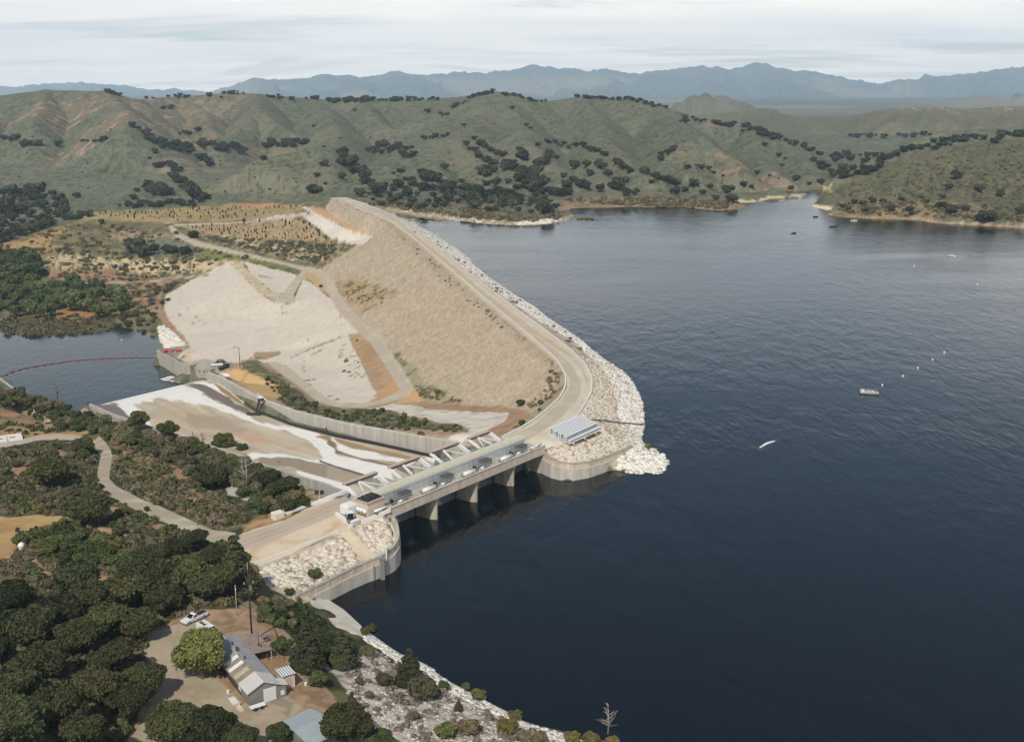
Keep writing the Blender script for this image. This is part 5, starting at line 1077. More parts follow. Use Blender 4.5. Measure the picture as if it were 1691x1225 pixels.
# concrete control box and yard things at the left end
def yard():
    rz = math.atan2(DV[1], DV[0])
    def loc(px, py, z=8.75): return P(px, py, z)
    c = loc(622, 846); e = empty('control_box', c, rz); tag(e, 'tan concrete control box with an open top at the left bridge end', 'machine box')
    A = np.array([c[0], c[1]])
    def q(u, v, z): w = A + DV * u + AX * v; return (w[0], w[1], z)
    def pr(u0, u1, v0, v1): return [q(u0, v0, 0)[:2], q(u1, v0, 0)[:2], q(u1, v1, 0)[:2], q(u0, v1, 0)[:2]]
    b = MB(); b.prism(pr(-3.4, 3.0, -.2, 5.0), 8.5, 12.2); b.build('box', M_PARA, e, bev=.06)
    b = MB(); b.prism(pr(-3.6, 3.2, -.4, 5.2), 12.203, 12.45); b.build('rim', M_RUST, e)
    b = MB(); b.prism(pr(-2.9, 2.5, .4, 4.5), 12.46, 12.8)
    for u in (-2, -.5, 1): b.prism(pr(u, u + .8, .8, 3.8), 12.8, 13.3)
    b.build('machinery', M_DARK, e)
    b = MB()
    for k in range(3): b.tube([q(-3.5, .8 + k * 1.2, 10.0), q(-4.1, .8 + k * 1.2, 10.0)], .75, 12)
    b.build('pulley', M_WHITE, e, True)
    c = loc(602, 838); e = empty('equipment_cabinet', c, rz); tag(e, 'low grey steel equipment cabinet between the white tank and control box', 'cabinet')
    A = np.array(c[:2])
    b = MB(); b.prism(pr(-2.5, 2.2, 0, 2.6), 8.5, 10.8); b.build('body', mat('slate grey metal', lin(104, 104, 112, .7), .5, noise=.2), e, bev=.05)
    b = MB(); b.prism(pr(-2.6, 2.3, -.1, 2.7), 10.803, 10.95); b.build('lid', M_STEEL, e)
    c = loc(583, 848); e = empty('white_tank', c, rz); tag(e, 'square white tank standing behind the black truck on the yard', 'tank')
    A = np.array(c[:2])
    b = MB(); b.prism(pr(-1.8, 1.8, 0, 3.2), 8.5, 11.2); b.build('body', M_WHITE, e, bev=.12)
    b = MB(); b.prism(pr(-1.3, 1.3, .5, 2.7), 11.2, 11.5); b.build('hatch', M_WHITE, e, bev=.05)
yard()

# ------------------------------------------------------------------ curved wing walls
def wing(line, lab, ends):
    e = empty('wing_wall', (line[4][0], line[4][1], 0)); tag(e, lab, 'wall')
    L_ = resample(smooth_line(line, 1), 60); n = len(L_)
    zt = L_[:, 2] + .05; b = MB(); b.wall(L_, .6, zt - 1.73, zt)
    for i in range(3, n - 2, 5): b.box((L_[i][0], L_[i][1], zt[i] - .95), (.3, .3, 1.56), .6)
    b.build('parapet', M_PARA, e)
    o = np.array(offs([tuple(p) for p in L_], .35)); b = MB(); b.wall(o, 1.6, np.full(n, -9.0), zt - 1.75); b.build('wall_face', M_CONC_L, e)
    b = MB(); b.wall(np.array(offs([tuple(p) for p in L_], .12)), .84, zt + .003, zt + .22); b.build('coping', M_CONC, e)
    b = MB()
    for i in range(0, n, 2): b.bar((L_[i][0], L_[i][1], zt[i] + .2), (L_[i][0], L_[i][1], zt[i] + 1.15), .05)
    b.tube([(p[0], p[1], p[2] + 1.2) for p in L_], .04, 4); b.build('railing', M_STEEL, e)
wing(WING_L, 'left curved wing wall with brown parapet and tall gauge post', None)
wing(WING_R, 'right curved wing wall with brown parapet below the white beam stack', None)
# gauge tower on the left wall
g0 = P(628.5, 921, 5.35); g = MB(); g.box((g0[0] + .6, g0[1] - .9, -.6), (1.1, 1.1, 12.4)); g.box((g0[0] + .6, g0[1] - .9, 5.75), (1.4, 1.4, .3)); g.box((g0[0] - 1.5, g0[1] - 1.9, 1), (.35, .35, 6))
go = g.build('gauge_tower', mat('galvanised grey', lin(150, 152, 150, .7), .5, noise=.3, streak=(1, 1, .2)), None, bev=.03, loc=(g0[0], g0[1], 0)); tag(go, 'narrow grey water gauge tower fixed to the left curved wall', 'gauge tower')
g = MB(); g.bar((g0[0] + 1.4, g0[1] + .8, 4.9), (g0[0] + 1.4, g0[1] + .8, 8.6), .3); g.box((g0[0] + 1.4, g0[1] + .8, 8.3), (.9, .6, .5)); go = g.build('instrument_post', M_WHITE, loc=(g0[0] + 1.4, g0[1] + .8, 4.9)); tag(go, 'white instrument post standing behind the grey gauge tower', 'post')
# sloping slab at the foot of the left wall
sl = [(P(*p)) for p in ((509, 990, 3.5), (541, 990.5, 0.15), (567, 1007, 0.1), (597, 1034.5, 0.1), (598, 1050, 1.2), (585, 1052, 1.9), (572, 1040, 2.4), (555, 1033, 3.2), (533, 1013, 3.6))]
b = MB(); n = len(sl); b.add([(x, y, z + .25) for x, y, z in sl] + [(x, y, z - 3) for x, y, z in sl], [tuple(range(n)), tuple(range(n, 2 * n))[::-1]] + [(i, (i + 1) % n, n + (i + 1) % n, n + i) for i in range(n)])
so = b.build('concrete_apron', conc_mat('bleached slab', lin(222, 214, 198, .88), lin(200, 188, 168, .85), (1, 1, 1), sc_=.3)); tag(so, 'pale sloping concrete apron at the water below the left wing wall', 'apron')

# ------------------------------------------------------------------ stop-log beams stacked by the crest road
def beams():
    c5 = lambda pts: sc(840, 620, 6.04, pts)
    A = np.array(P(*c5([(400, 578)])[0], 8.9)); Bp = np.array(P(*c5([(690, 453)])[0], 8.9)); Cp = np.array(P(*c5([(610, 683)])[0], 8.9)); Z0 = 3.1
    u = (Bp - A); u[2] = 0; w = (Cp - A); w[2] = 0; Lu = np.linalg.norm(u); u /= Lu; Lw = np.linalg.norm(w); w /= Lw
    n = 8
    e0 = None
    words = ['first white stop-log beam from the crest road side', 'second white stop-log beam counted from the crest road', 'third white stop-log beam counted from the crest road', 'fourth white stop-log beam counted from the crest road', 'fifth white stop-log beam, near the middle of the stack, beyond the fourth', 'sixth white stop-log beam counted from the crest road', 'seventh white stop-log beam, last but one before the rocks', 'lowest white stop-log beam, lying nearest the rock slope']
    for i in range(n):
        st = A + w * (Lw * (i + .5) / n) + u * (.4 if i % 2 else 0)
        en = st + u * (Lu * (1.02 + .03 * (i > 4)))
        hgt = 1.9 if i < 7 else .8; wd = Lw / n * .62
        e = empty('stop_log', (st[0], st[1], 5.5)); tag(e, words[i], 'steel beam', 'stop-log beams stacked beside the crest road')
        b = MB(); b.bar((st[0], st[1], 5.75 + hgt / 2 + Z0), (en[0], en[1], 5.75 + hgt / 2 + Z0), wd * .5, hgt); b.build('web', M_STEEL, e)
        b = MB(); b.bar((st[0], st[1], 5.75 + hgt + .11 + Z0), (en[0], en[1], 5.75 + hgt + .11 + Z0), wd, .2); b.bar((st[0], st[1], 5.66 + Z0), (en[0], en[1], 5.66 + Z0), wd, .16); b.build('flange', M_WHITE, e)
    for k in (0.12, .5, .88):
        p = A + u * Lu * k; q = p + w * Lw * 1.04; b = MB(); b.bar((p[0], p[1], 5.38 + Z0), (q[0], q[1], 5.38 + Z0), .5, .35); o = b.build('timber_sleeper', M_PARA); tag(o, {0.12: 'timber sleeper under the near ends of the stop-log beams', .5: 'timber sleeper under the middle of the stop-log beams', .88: 'timber sleeper under the far ends of the stop-log beams'}[k], 'timber')
beams()

# ------------------------------------------------------------------ kerbs and guard rails
def rail(name, pts, z, label, cat='guard rail', w=.45, h=.75, m=None, posts=0):
    pw = [P(a, b, hh[2]) if not np.isnan(hh[2]) and abs(hh[2] - 6) < 5 else P(a, b, 9) for (a, b), hh in zip(pts, hit([q[0] for q in pts], [q[1] for q in pts]))]
    L_ = resample(smooth_line(pw, 1), max(len(pw) * 5, 6)); b = MB(); b.wall([(p[0], p[1]) for p in L_], w, [p[2] - .3 for p in L_], [p[2] + h for p in L_])
    o = b.build(name, m or M_WHITE, loc=tuple(pw[0])); tag(o, label, cat); return o
M_KERB = mat('pale kerb concrete', lin(226, 220, 206, .88), .8, noise=.12, nscale=1)
rail('guard_kerb', [p for p in CR_L], 6.0, 'long pale kerb along the downstream edge of the dam crest', 'kerb', .6, .75, M_KERB)
rail('guard_kerb', [p for p in CR_R], 6.0, 'long pale kerb along the lake edge of the dam crest', 'kerb', .6, .75, M_KERB)
c4 = lambda pts: sc(150, 560, 3.758, pts)
rail('guard_kerb', c4([(1210, 1092), (1400, 1020), (1610, 938)]), 5.6, 'white kerb along the upper edge of the bridge approach road', 'kerb', .5, .7, M_WHITE)
c3 = lambda pts: sc(380, 820, 4.974, pts)
rail('guard_kerb', c3([(215, 560), (460, 465), (720, 370), (905, 290)]), 5.5, 'white kerb between the approach yard and the left rock slope', 'kerb', .45, .6, M_KERB)
rail('guard_kerb', c3([(975, 262), (1100, 210), (1260, 140), (1320, 118)]), 5.5, 'white kerb in front of the truck and control box', 'kerb', .45, .7, M_WHITE)
rail('guard_kerb', c3([(862, 155), (960, 220)]), 5.5, 'short white barrier left of the black truck', 'barrier', .6, 1.0, M_WHITE)
rail('guard_kerb', c3([(930, 108), (1060, 55)]), 5.5, 'short white barrier behind the white tank', 'barrier', .6, 1.0, M_WHITE)
rail('guard_kerb', sc(840, 620, 6.04, [(330, 740), (420, 705), (530, 672)]), 5.5, 'short pale kerb between the bridge end and the beam stack', 'kerb', .4, .5, M_KERB)
# ------------------------------------------------------------------ vegetation
def leaf_mat(name, c1, c2, sc_=.5):
    m = bpy.data.materials.new(name); m.use_nodes = True; nt = m.node_tree; b = nt.nodes['Principled BSDF']; L = nt.links.new
    b.inputs['Roughness'].default_value = .75; b.inputs['Specular IOR Level'].default_value = .2
    oi = N(nt, 'ShaderNodeObjectInfo'); at = N(nt, 'ShaderNodeAttribute', attribute_name='leaf'); geo = N(nt, 'ShaderNodeNewGeometry')
    n = N(nt, 'ShaderNodeTexNoise'); n.inputs['Scale'].default_value = sc_; n.inputs['Detail'].default_value = 3; L(geo.outputs['Position'], n.inputs['Vector'])
    r = N(nt, 'ShaderNodeMapRange'); L(n.outputs['Fac'], r.inputs['Value']); r.inputs['From Min'].default_value = .35; r.inputs['From Max'].default_value = .65
    a = N(nt, 'ShaderNodeMath', operation='MULTIPLY_ADD'); L(r.outputs[0], a.inputs[0]); a.inputs[1].default_value = .5
    a2 = N(nt, 'ShaderNodeMath', operation='MULTIPLY'); L(at.outputs['Fac'], a2.inputs[0]); a2.inputs[1].default_value = .5; L(a2.outputs[0], a.inputs[2])
    mx = N(nt, 'ShaderNodeMixRGB'); L(a.outputs[0], mx.inputs[0]); mx.inputs[1].default_value = (*c1, 1); mx.inputs[2].default_value = (*c2, 1)
    rv = N(nt, 'ShaderNodeMapRange'); L(oi.outputs['Random'], rv.inputs['Value']); rv.inputs['To Min'].default_value = .65; rv.inputs['To Max'].default_value = 1.5
    fr = N(nt, 'ShaderNodeMath', operation='MULTIPLY'); L(oi.outputs['Random'], fr.inputs[0]); fr.inputs[1].default_value = 7.31
    f2 = N(nt, 'ShaderNodeMath', operation='FRACT'); L(fr.outputs[0], f2.inputs[0]); f3 = N(nt, 'ShaderNodeMath', operation='MULTIPLY'); L(f2.outputs[0], f3.inputs[0]); f3.inputs[1].default_value = .5
    m2 = N(nt, 'ShaderNodeMixRGB'); L(f3.outputs[0], m2.inputs[0]); L(mx.outputs[0], m2.inputs[1]); m2.inputs[2].default_value = (c2[0] * 1.25, c2[1] * .95, c2[2] * .9, 1); mx = m2
    sv = N(nt, 'ShaderNodeVectorMath', operation='SCALE'); L(mx.outputs[0], sv.inputs[0]); L(rv.outputs[0], sv.inputs['Scale'])
    L(sv.outputs[0], b.inputs['Base Color']); return m
LM = {
 'oak': leaf_mat('oak leaves', (.016, .022, .008), (.066, .076, .028)),
 'pine': leaf_mat('conifer needles', (.018, .026, .012), (.075, .085, .040)),
 'light': leaf_mat('yellow green leaves', (.042, .056, .016), (.125, .150, .045)),
 'willow': leaf_mat('willow leaves', (.035, .052, .018), (.105, .135, .045)),
 'brush': leaf_mat('brush leaves', (.048, .050, .024), (.15, .138, .075)),
 'green': leaf_mat('green shrub leaves', (.026, .042, .012), (.085, .110, .036)),
 'faroak': leaf_mat('far oak leaves', (.020, .028, .017), (.058, .068, .040), .08),
 'dry': leaf_mat('dry grey twigs', (.10, .085, .065), (.20, .18, .15)),
 'olive': leaf_mat('olive shrub leaves', (.045, .05, .018), (.13, .125, .04)),
}
M_BARK = mat('grey brown bark', (.11, .085, .065), .9, noise=.4, nscale=3)
M_DEAD = mat('bleached dead wood', lin(170, 160, 145, .8), .9, noise=.3, nscale=3)
def ico_np(sub=2):
    bm = bmesh.new(); bmesh.ops.create_icosphere(bm, subdivisions=sub, radius=1); V = np.array([v.co[:] for v in bm.verts]); F = np.array([[v.index for v in f.verts] for f in bm.faces]); bm.free(); return V, F
ICO1, ICO2 = ico_np(1), ico_np(2)
def crown_arrays(blobs, nleaf, ls, rg, core=True, flat=.35):
    """blobs: list of (cx, cy, cz, rx, ry, rz) in units of the crown radius"""
    V, Q, T, A = [], [], [], []; n0 = 0
    tot = sum(b[3] * b[4] for b in blobs)
    if core:
        for (cx, cy, cz, rx, ry, rz) in blobs:
            v, f = ICO1 if len(blobs) > 20 or nleaf < 900 else ICO2
            k = 1 + (rg.random(len(v)) - .5) * .35
            V.append(v * k[:, None] * np.array([rx, ry, rz]) * .80 + (cx, cy, cz)); T.append(f + n0); n0 += len(v); A.append(rg.random(len(v)) * .3)
    for (cx, cy, cz, rx, ry, rz) in blobs:
        n = max(int(nleaf * rx * ry / tot), 6)
        d = rg.normal(size=(n, 3)); d[:, 2] = np.abs(d[:, 2]) * np.where(rg.random(n) < .82, 1, -1); d /= np.linalg.norm(d, axis=1)[:, None]
        rad = .84 + .26 * rg.random(n) ** 1.2
        p = d * rad[:, None] * np.array([rx, ry, rz]) + (cx, cy, cz)
        nn = d * .7 + rg.normal(size=(n, 3)) * .7; nn /= np.linalg.norm(nn, axis=1)[:, None]
        u = np.cross(nn, rg.normal(size=(n, 3))); u /= np.linalg.norm(u, axis=1)[:, None]; w = np.cross(nn, u)
        s = ls * (.6 + .8 * rg.random(n))[:, None]
        qs = np.stack([p - u * s - w * s * .7, p + u * s - w * s * .6, p + u * s * .8 + w * s, p - u * s * .9 + w * s * .7], 1).reshape(-1, 3)
        V.append(qs); Q.append(np.arange(4 * n).reshape(n, 4) + n0); n0 += 4 * n; A.append(np.repeat(rg.random(n), 4))
    return np.concatenate(V), [np.concatenate(T)] * bool(T) + [np.concatenate(Q)], np.concatenate(A)
def blobs_round(k, rg, squash=.8, spread=.62, rmin=.3, rmax=.48, zc=.95):
    out = [(0, 0, zc, .62, .62, .62 * squash)]
    for i in range(k):
        a = i * 2.399 + rg.random() * .5; el = rg.random() ** .8 * 1.35 - .25; r = spread * math.cos(max(el, 0) * .9) * (.85 + .3 * rg.random())
        br = rmin + (rmax - rmin) * rg.random()
        out.append((math.cos(a) * r, math.sin(a) * r, zc + math.sin(el) * .62 * squash, br, br * (.85 + .3 * rg.random()), br * squash * .95))
    return out
def blobs_cone(k, rg, h=2.6):
    out = []
    for i in range(k):
        t = (i + .5) / k; r = (1 - t) ** .75 * .82; n = max(int(5 * (1 - t)) + 1, 1)
        for j in range(n):
            a = j * 2 * math.pi / n + t * 9 + rg.random() * .5; br = .18 + .26 * (1 - t) * (.7 + .5 * rg.random()); q = r * .62 if n > 1 else 0
            out.append((math.cos(a) * q, math.sin(a) * q, .35 + t * h, br, br, br * .85))
    return out
PROTO = {}
def make_proto(name, kind, blobs, nleaf, ls, seed, trunk=True, limbs=4, cat='tree', zc=.95):
    rg = np.random.default_rng(seed)
    V, F, A = crown_arrays(blobs, nleaf, ls, rg)
    cm = (V, F, A)
    e = empty(name, (0, 0, -500)); PINV[e.name] = Matrix.Identity(4)
    cr = mesh_np('crown' if cat == 'tree' else 'foliage', V, F, LM[kind], e, attrs={'leaf': ('FLOAT', A)})
    if trunk:
        b = MB(); b.tube([(0, 0, -.35), (.02, .01, .2), (0, .03, .6), (.03, 0, zc)], .09, 7, .045)
        rr = random.Random(seed)
        for i in range(limbs):
            a = i * 2.4 + rr.random(); b.tube([(0, 0, .3 + .08 * i), (math.cos(a) * .22, math.sin(a) * .22, .55 + .05 * i), (math.cos(a) * .5, math.sin(a) * .5, zc * .95)], .045, 5, .015)
        tm = b.build('trunk', M_BARK, e, True)
    PROTO[name + str(seed)] = (e, [c for c in bpy.data.objects if c.parent == e]); return name + str(seed)
rgp = np.random.default_rng(3)
OAK = [make_proto('oak_tree', 'oak', blobs_round(30, np.random.default_rng(s), .8, .68, .17, .40), 8000, .045, s) for s in (11, 12, 13, 14)]
CON = [make_proto('conifer_tree', 'pine', blobs_cone(8, np.random.default_rng(s)), 8000, .042, s) for s in (21, 22)]
LIG = [make_proto('leafy_tree', 'light', blobs_round(18, np.random.default_rng(s), .95, .66, .22, .42), 8000, .04, s) for s in (31,)]
BNK = [make_proto('bank_tree', 'green', blobs_round(12, np.random.default_rng(s), .9, .62, .24, .4), 3200, .06, s) for s in (41, 42)]
SHR = [make_proto('shrub', k, blobs_round(8, np.random.default_rng(s), .7, .55, .3, .5, .55), 1500, .075, s, False, cat='shrub') for k, s in (('brush', 51), ('green', 52), ('olive', 53), ('brush', 54))]
WIL = [make_proto('willow_tree', 'willow', blobs_round(9, np.random.default_rng(s), .85, .6, .3, .45), 1000, .10, s, True, 2) for s in (61, 62, 63)]
FAR = [make_proto('hillside_oak', 'faroak', blobs_round(10, np.random.default_rng(s), .78, .6, .25, .45, .75), 520, .12, s, True, 2, zc=.7) for s in (71, 72, 73)]
SAP = [make_proto('sapling', 'faroak', [(0, 0, 1.0, .5, .5, .9), (.1, .05, 1.7, .3, .3, .6)], 60, .26, 81, True, 0)]
used = set()
PLACED = []
def plant(key, x, y, z, R, label, cat, group=None, sz=1.0, rz=None, sink=.12):
    e, kids = PROTO[key]
    if key in used:
        c = e.copy(); COL.objects.link(c)
        for k in kids:
            d = k.copy(); COL.objects.link(d); d.parent = c
    else: c = e; used.add(key)
    c.location = (x, y, z - sink * R); c.rotation_euler = (0, 0, random.uniform(0, 6.28) if rz is None else rz); c.scale = (R, R, R * sz)
    for k_ in ('label', 'category', 'group', 'kind'):
        if k_ in c: del c[k_]
    tag(c, label, cat, group); PLACED.append((x, y, R)); return c
def at_px(cx, cy, r, f=.80):
    h = hit(cx, cy + f * r)[0]
    dz = h[2] - CAMZ; D = h[1] * CS - dz * SN
    return h, r * D / FPX
def trees(items, keys, cat, group=None, f=.80, sz=1.0):
    for i, it in enumerate(items):
        cx, cy, r, lb = it[:4]; k = it[4] if len(it) > 4 else keys[i % len(keys)]
        h, R = at_px(cx, cy, r, f)
        if np.isnan(h[0]): continue
        plant(k, h[0], h[1], h[2], R, lb, cat, group, sz * random.uniform(.92, 1.1))
g1 = 'dark oaks of the near left woodland'
trees([
 (290, 1192, 46, 'large dark oak at the bottom edge, left half of the clump below the yard'), (350, 1200, 40, 'dark oak at the bottom edge below the light leafy tree'), (400, 1220, 30, 'dark oak at the bottom edge, between the yard clump and lower shed'),
 (190, 1082, 38, 'dark oak on the yard edge opposite the light leafy tree'), (238, 1118, 37, 'dark oak reaching furthest right over the yard'), (160, 1130, 40, 'dark oak behind the one overhanging the yard'), (212, 1155, 36, 'dark oak south of the yard entrance track'),
 (20, 1130, 52, 'big dark oak at the left edge of the view, below the bare slope'), (72, 1092, 42, 'dark oak left of the small bare clearing'), (28, 1192, 52, 'big dark oak in the bottom left corner'), (98, 1172, 46, 'dark oak right of the bottom left corner tree'), (140, 1210, 42, 'brownish dark oak at the bottom edge near the dirt track'), (-10, 1072, 34, 'dark oak cut by the left edge above the big corner oaks'),
 (252, 958, 44, 'dark oak in the middle of the wood above the pickup'), (302, 945, 44, 'dark oak just below the access road junction'), (208, 980, 42, 'dark oak in the wood left of the pickup, middle row'), (150, 992, 42, 'dark oak in the middle row, beside the sandy gap'), (272, 986, 34, 'dark oak directly behind the white pickup'), (180, 1025, 38, 'dark oak above the yard clearing'), (346, 962, 34, 'dark oak between the pickup and the flagpole'), (100, 1012, 42, 'dark oak left part of the wood, below the brush slope'), (58, 1035, 40, 'dark oak near the left edge beside the bare slope'), (20, 1030, 36, 'dark oak at the left edge under the red bank'), (130, 1050, 36, 'dark oak above the small green thicket'), (230, 1030, 34, 'dark oak on the upper edge of the yard'), (128, 962, 36, 'dark oak at the head of the sandy gap'), (18, 985, 36, 'dark oak at the left edge above the red bank'),
 (322, 890, 24, 'dark oak close below the access road near its junction'), (290, 908, 30, 'dark oak on the upper edge of the wood by the road'), (254, 925, 30, 'dark oak on the upper edge of the wood, left of the road junction'), (224, 942, 28, 'dark oak at the upper left corner of the wood'), (365, 960, 34, 'dark oak left of the tall conifer'),
 (150, 842, 34, 'round dark oak alone on the slope below the access road bend'), (85, 780, 30, 'round dark oak among brush left of the access road'), (137, 736, 19, 'round dark oak beside the top bend of the access road'), (352, 785, 28, 'round dark oak in the thicket between access road and chute'),
 (572, 1196, 44, 'large dark oak beside the grey lower shed'), (460, 1212, 22, 'dark tree in front of the grey lower shed'), (625, 1222, 26, 'dark tree at the bottom edge right of the large shed oak'),
 (470, 803, 26, 'dark green tree on the bank by the bridge approach'), (445, 790, 20, 'dark green tree beside the bleached bare trees'), (355, 915, 24, 'dark oak beside the bend where the track meets the wood')], OAK, 'tree', g1)
trees([(392, 925, 46, 'tall dark conifer towering behind the utility pole'), (508, 1062, 34, 'tall grey-green conifer right of the utility pole'), (677, 1095, 30, 'dark conifer standing at the water on the near shore'), (566, 1068, 26, 'brownish dark conifer between the house slope and the apron'), (582, 1158, 15, 'small pointed dark conifer above the large shed oak'), (757, 1162, 9, 'small slim conifer on the near rocky shore'), (110, 925, 22, 'small dark conifer on the brush slope')], CON, 'tree', f=1.25, sz=.86)
trees([(336, 1082, 46, 'light yellow-green leafy tree shading the house front')], LIG, 'tree')
trees([(526, 1120, 17, 'small bright green tree alone on the slope beside the shed'), (466, 1066, 19, 'small light tree by the picnic table')], BNK, 'tree')
trees([(230, 692, 19, 'leafy tree on the chute bank, leftmost of the three standing clear'), (277, 706, 19, 'leafy tree on the chute bank, middle of the three standing clear'), (370, 728, 21, 'leafy tree on the chute bank, rightmost of the three standing clear'), (401, 742, 13, 'thin tree just right of the three clear bank trees'), (460, 768, 9, 'small tree at the chute wall near the approach road'), (505, 828, 10, 'small tree by the approach road kerb')], BNK, 'tree', 'trees on the chute bank', f=.95)
for (cx, cy, r, k, lb) in [(694, 1136, 28, 0, 'large olive shrub behind the shore conifer'), (733, 1132, 12, 1, 'dark shrub right of the shore conifer'), (634, 1120, 17, 3, 'straggly shrub left of the shore conifer'), (606, 1072, 15, 0, 'grey shrub beside the end of the concrete apron'), (735, 1203, 22, 1, 'dark green shrub in the middle of the near rocky shore'), (774, 1197, 23, 0, 'grey-green shrub right of the dark one on the near shore'), (837, 1198, 19, 2, 'olive shrub on the near shore below the small round bushes'), (866, 1213, 17, 3, 'brown shrub at the bottom edge of the near shore'), (790, 1145, 15, 2, 'olive shrub at the waterline, middle of the near shore'), (769, 1132, 9, 2, 'small olive bush at the waterline, first of the pair'), (850, 1181, 13, 2, 'round olive bush at the waterline in the near shore bend'), (892, 1216, 17, 0, 'grey shrub at the bottom edge by the water'), (944, 1216, 15, 2, 'olive shrub at the waterline left of the dead tree'), (976, 1219, 14, 2, 'olive shrub just left of the dead shore tree'), (1012, 1222, 12, 2, 'olive shrub at the foot of the dead shore tree'), (683, 1180, 11, 1, 'small green shrub on the pale gravel slope'), (614, 1036, 10, 2, 'yellow-green bush at the foot of the apron by the water'), (603, 1042, 9, 2, 'smaller bush beside the yellow-green one at the apron'), (609, 1145, 10, 0, 'grey shrub on the upper gravel slope'), (594, 1123, 9, 3, 'tiny grey shrub high on the gravel slope'), (520, 946, 14, 1, 'single round shrub in the rocks behind the left wing wall'), (478, 976, 10, 1, 'dark shrub at the lower corner of the left rock slope'), (494, 990, 5, 1, 'small dark shrub at the end of the wing wall'), (860, 664, 9, 1, 'dark shrub on the dam face by the crest bend'), (893, 664, 7, 1, 'green shrub just below the crest kerb bend'), (862, 698, 7, 2, 'shrub beside the crest kerb near the bridge'), (891, 676, 4, 1, 'tiny shrub beside the crest kerb bend'), (722, 646, 7, 0, 'grey shrub pair member low on the dam face'), (1070, 737, 6, 2, 'green bush at the notch of the white rock point'), (1029, 779, 5, 2, 'yellow bush at the water below the white rock point'), (695, 716, 8, 0, 'lone shrub rooted on top of the right chute wall'), (577, 690, 6, 1, 'round dark bush above the right chute wall'), (320, 386, 12, 1, 'dark bush by the upper terrace road'), (291, 384, 5, 1, 'small dark bush at the terrace road bend'), (168, 366, 6, 1, 'lone dark bush on the terrace slope'), (403, 364, 4, 1, 'dark bush beside the gravel track between the orchards'), (243, 840, 6, 1, 'small dark bush on the lower edge of the access road'), (530, 472, 4, 1, 'small bush inside the berm road bend'), (1250, 300, 1, 1, '') ]:
    if not lb: continue
    h, R = at_px(cx, cy, r, .6); plant(SHR[k], h[0], h[1], h[2], R, lb, 'shrub', sz=random.uniform(.9, 1.2))
for (cx, cy, r, lb) in [(222, 402, 19, 'tallest of the dark trees on the left terrace'), (236, 412, 16, 'dark tree overlapping the tallest one on the left terrace'), (256, 407, 9, 'small dark tree between the terrace clumps'), (278, 410, 11, 'dark tree second from the right on the left terrace'), (286, 411, 10, 'dark tree touching its neighbour on the left terrace'), (307, 412, 11, 'rightmost dark tree of the left terrace row')]:
    h, R = at_px(cx, cy, r, .8); plant(FAR[0], h[0], h[1], h[2], R, lb, 'tree')

def in_poly(poly, n, seed, mind=0.0):
    rr = random.Random(seed); P_ = np.array(poly, float); out = []; tries = 0
    while len(out) < n and tries < n * 60:
        tries += 1; x = rr.uniform(P_[:, 0].min(), P_[:, 0].max()); y = rr.uniform(P_[:, 1].min(), P_[:, 1].max())
        if sdist(np.array([x]), np.array([y]), P_)[0] <= 0: continue
        if mind and any((x - a) ** 2 + ((y - b) * 1.6) ** 2 < mind * mind for a, b in out): continue
        out.append((x, y))
    return out
# willows and cottonwoods by the river
wp = in_poly([(-20, 425), (40, 418), (58, 440), (60, 470), (110, 468), (170, 478), (212, 492), (205, 515), (170, 525), (120, 512), (60, 520), (0, 520), (-20, 515)], 60, 5, 15)
wp.sort(key=lambda q: q[1])
for i, (x, y) in enumerate(wp):
    h, R = at_px(x, y - 4, random.uniform(11, 17), .7); plant(WIL[i % 3], h[0], h[1], h[2], R, 'bushy green willow in the riverside thicket above the pond', 'tree', 'riverside willows')
# thicket on the chute bank, and shrubs along the pond and the right wall
def thicket(poly, n, seed, rmin, rmax, label, group, keys, mind, f=.6):
    for i, (x, y) in enumerate(in_poly(poly, n, seed, mind)):
        h, R = at_px(x, y, random.uniform(rmin, rmax), f)
        if not np.isnan(h[0]): plant(keys[i % len(keys)], h[0], h[1], h[2], R, label, 'shrub', group, random.uniform(.9, 1.25))
thicket(c6([(0, 470), (100, 500), (250, 560), (400, 600), (560, 610), (720, 660), (880, 730), (1000, 770), (1080, 800), (1280, 900), (1300, 960), (1250, 1050), (1120, 1080), (1000, 1010), (900, 900), (760, 880), (640, 850), (560, 780), (420, 720), (300, 650), (140, 600), (0, 560)]), 85, 6, 10, 17, 'dense dark shrub in the thicket between access road and spillway chute', 'thicket shrubs beside the chute', [SHR[1], SHR[0], SHR[1], SHR[3]], 13)
thicket(sc(0, 640, 4.026, [(0, 60), (130, 20), (250, 60), (380, 110), (480, 120), (620, 200), (780, 250), (900, 290), (1000, 320), (900, 330), (700, 300), (600, 290), (400, 260), (250, 130), (100, 90), (0, 120)]), 42, 7, 8, 13, 'dark shrub on the bank between pond and left slope', 'shrubs along the pond bank', [SHR[3], SHR[1]], 9)
thicket(BR_[13:] if False else sc(400, 540, 5.284, [(130, 460), (220, 440), (400, 500), (460, 560), (620, 660), (700, 720), (900, 730), (1290, 720), (1500, 790), (1691, 830), (1900, 860), (1880, 900), (1700, 890), (1200, 880), (1000, 830), (850, 830), (700, 780), (500, 720), (320, 640), (290, 580)]), 115, 8, 3, 7, 'low grey-green shrub in the band above the right chute wall', 'shrub band above the right wall', [SHR[0], SHR[1], SHR[0]], 5.5)
thicket([(355, 600), (365, 598), (385, 604), (380, 611), (352, 608)], 7, 9, 4, 6, 'dark bush in the row beside the basin platform', 'bushes beside the basin platform', [SHR[1]], 5)
thicket([(50, 870), (110, 880), (180, 900), (200, 930), (150, 935), (100, 915), (60, 905), (30, 890)], 20, 10, 14, 22, 'bright green shrub on the near left slope below the lone round oak', 'green shrubs on the near left slope', [SHR[1]], 16)
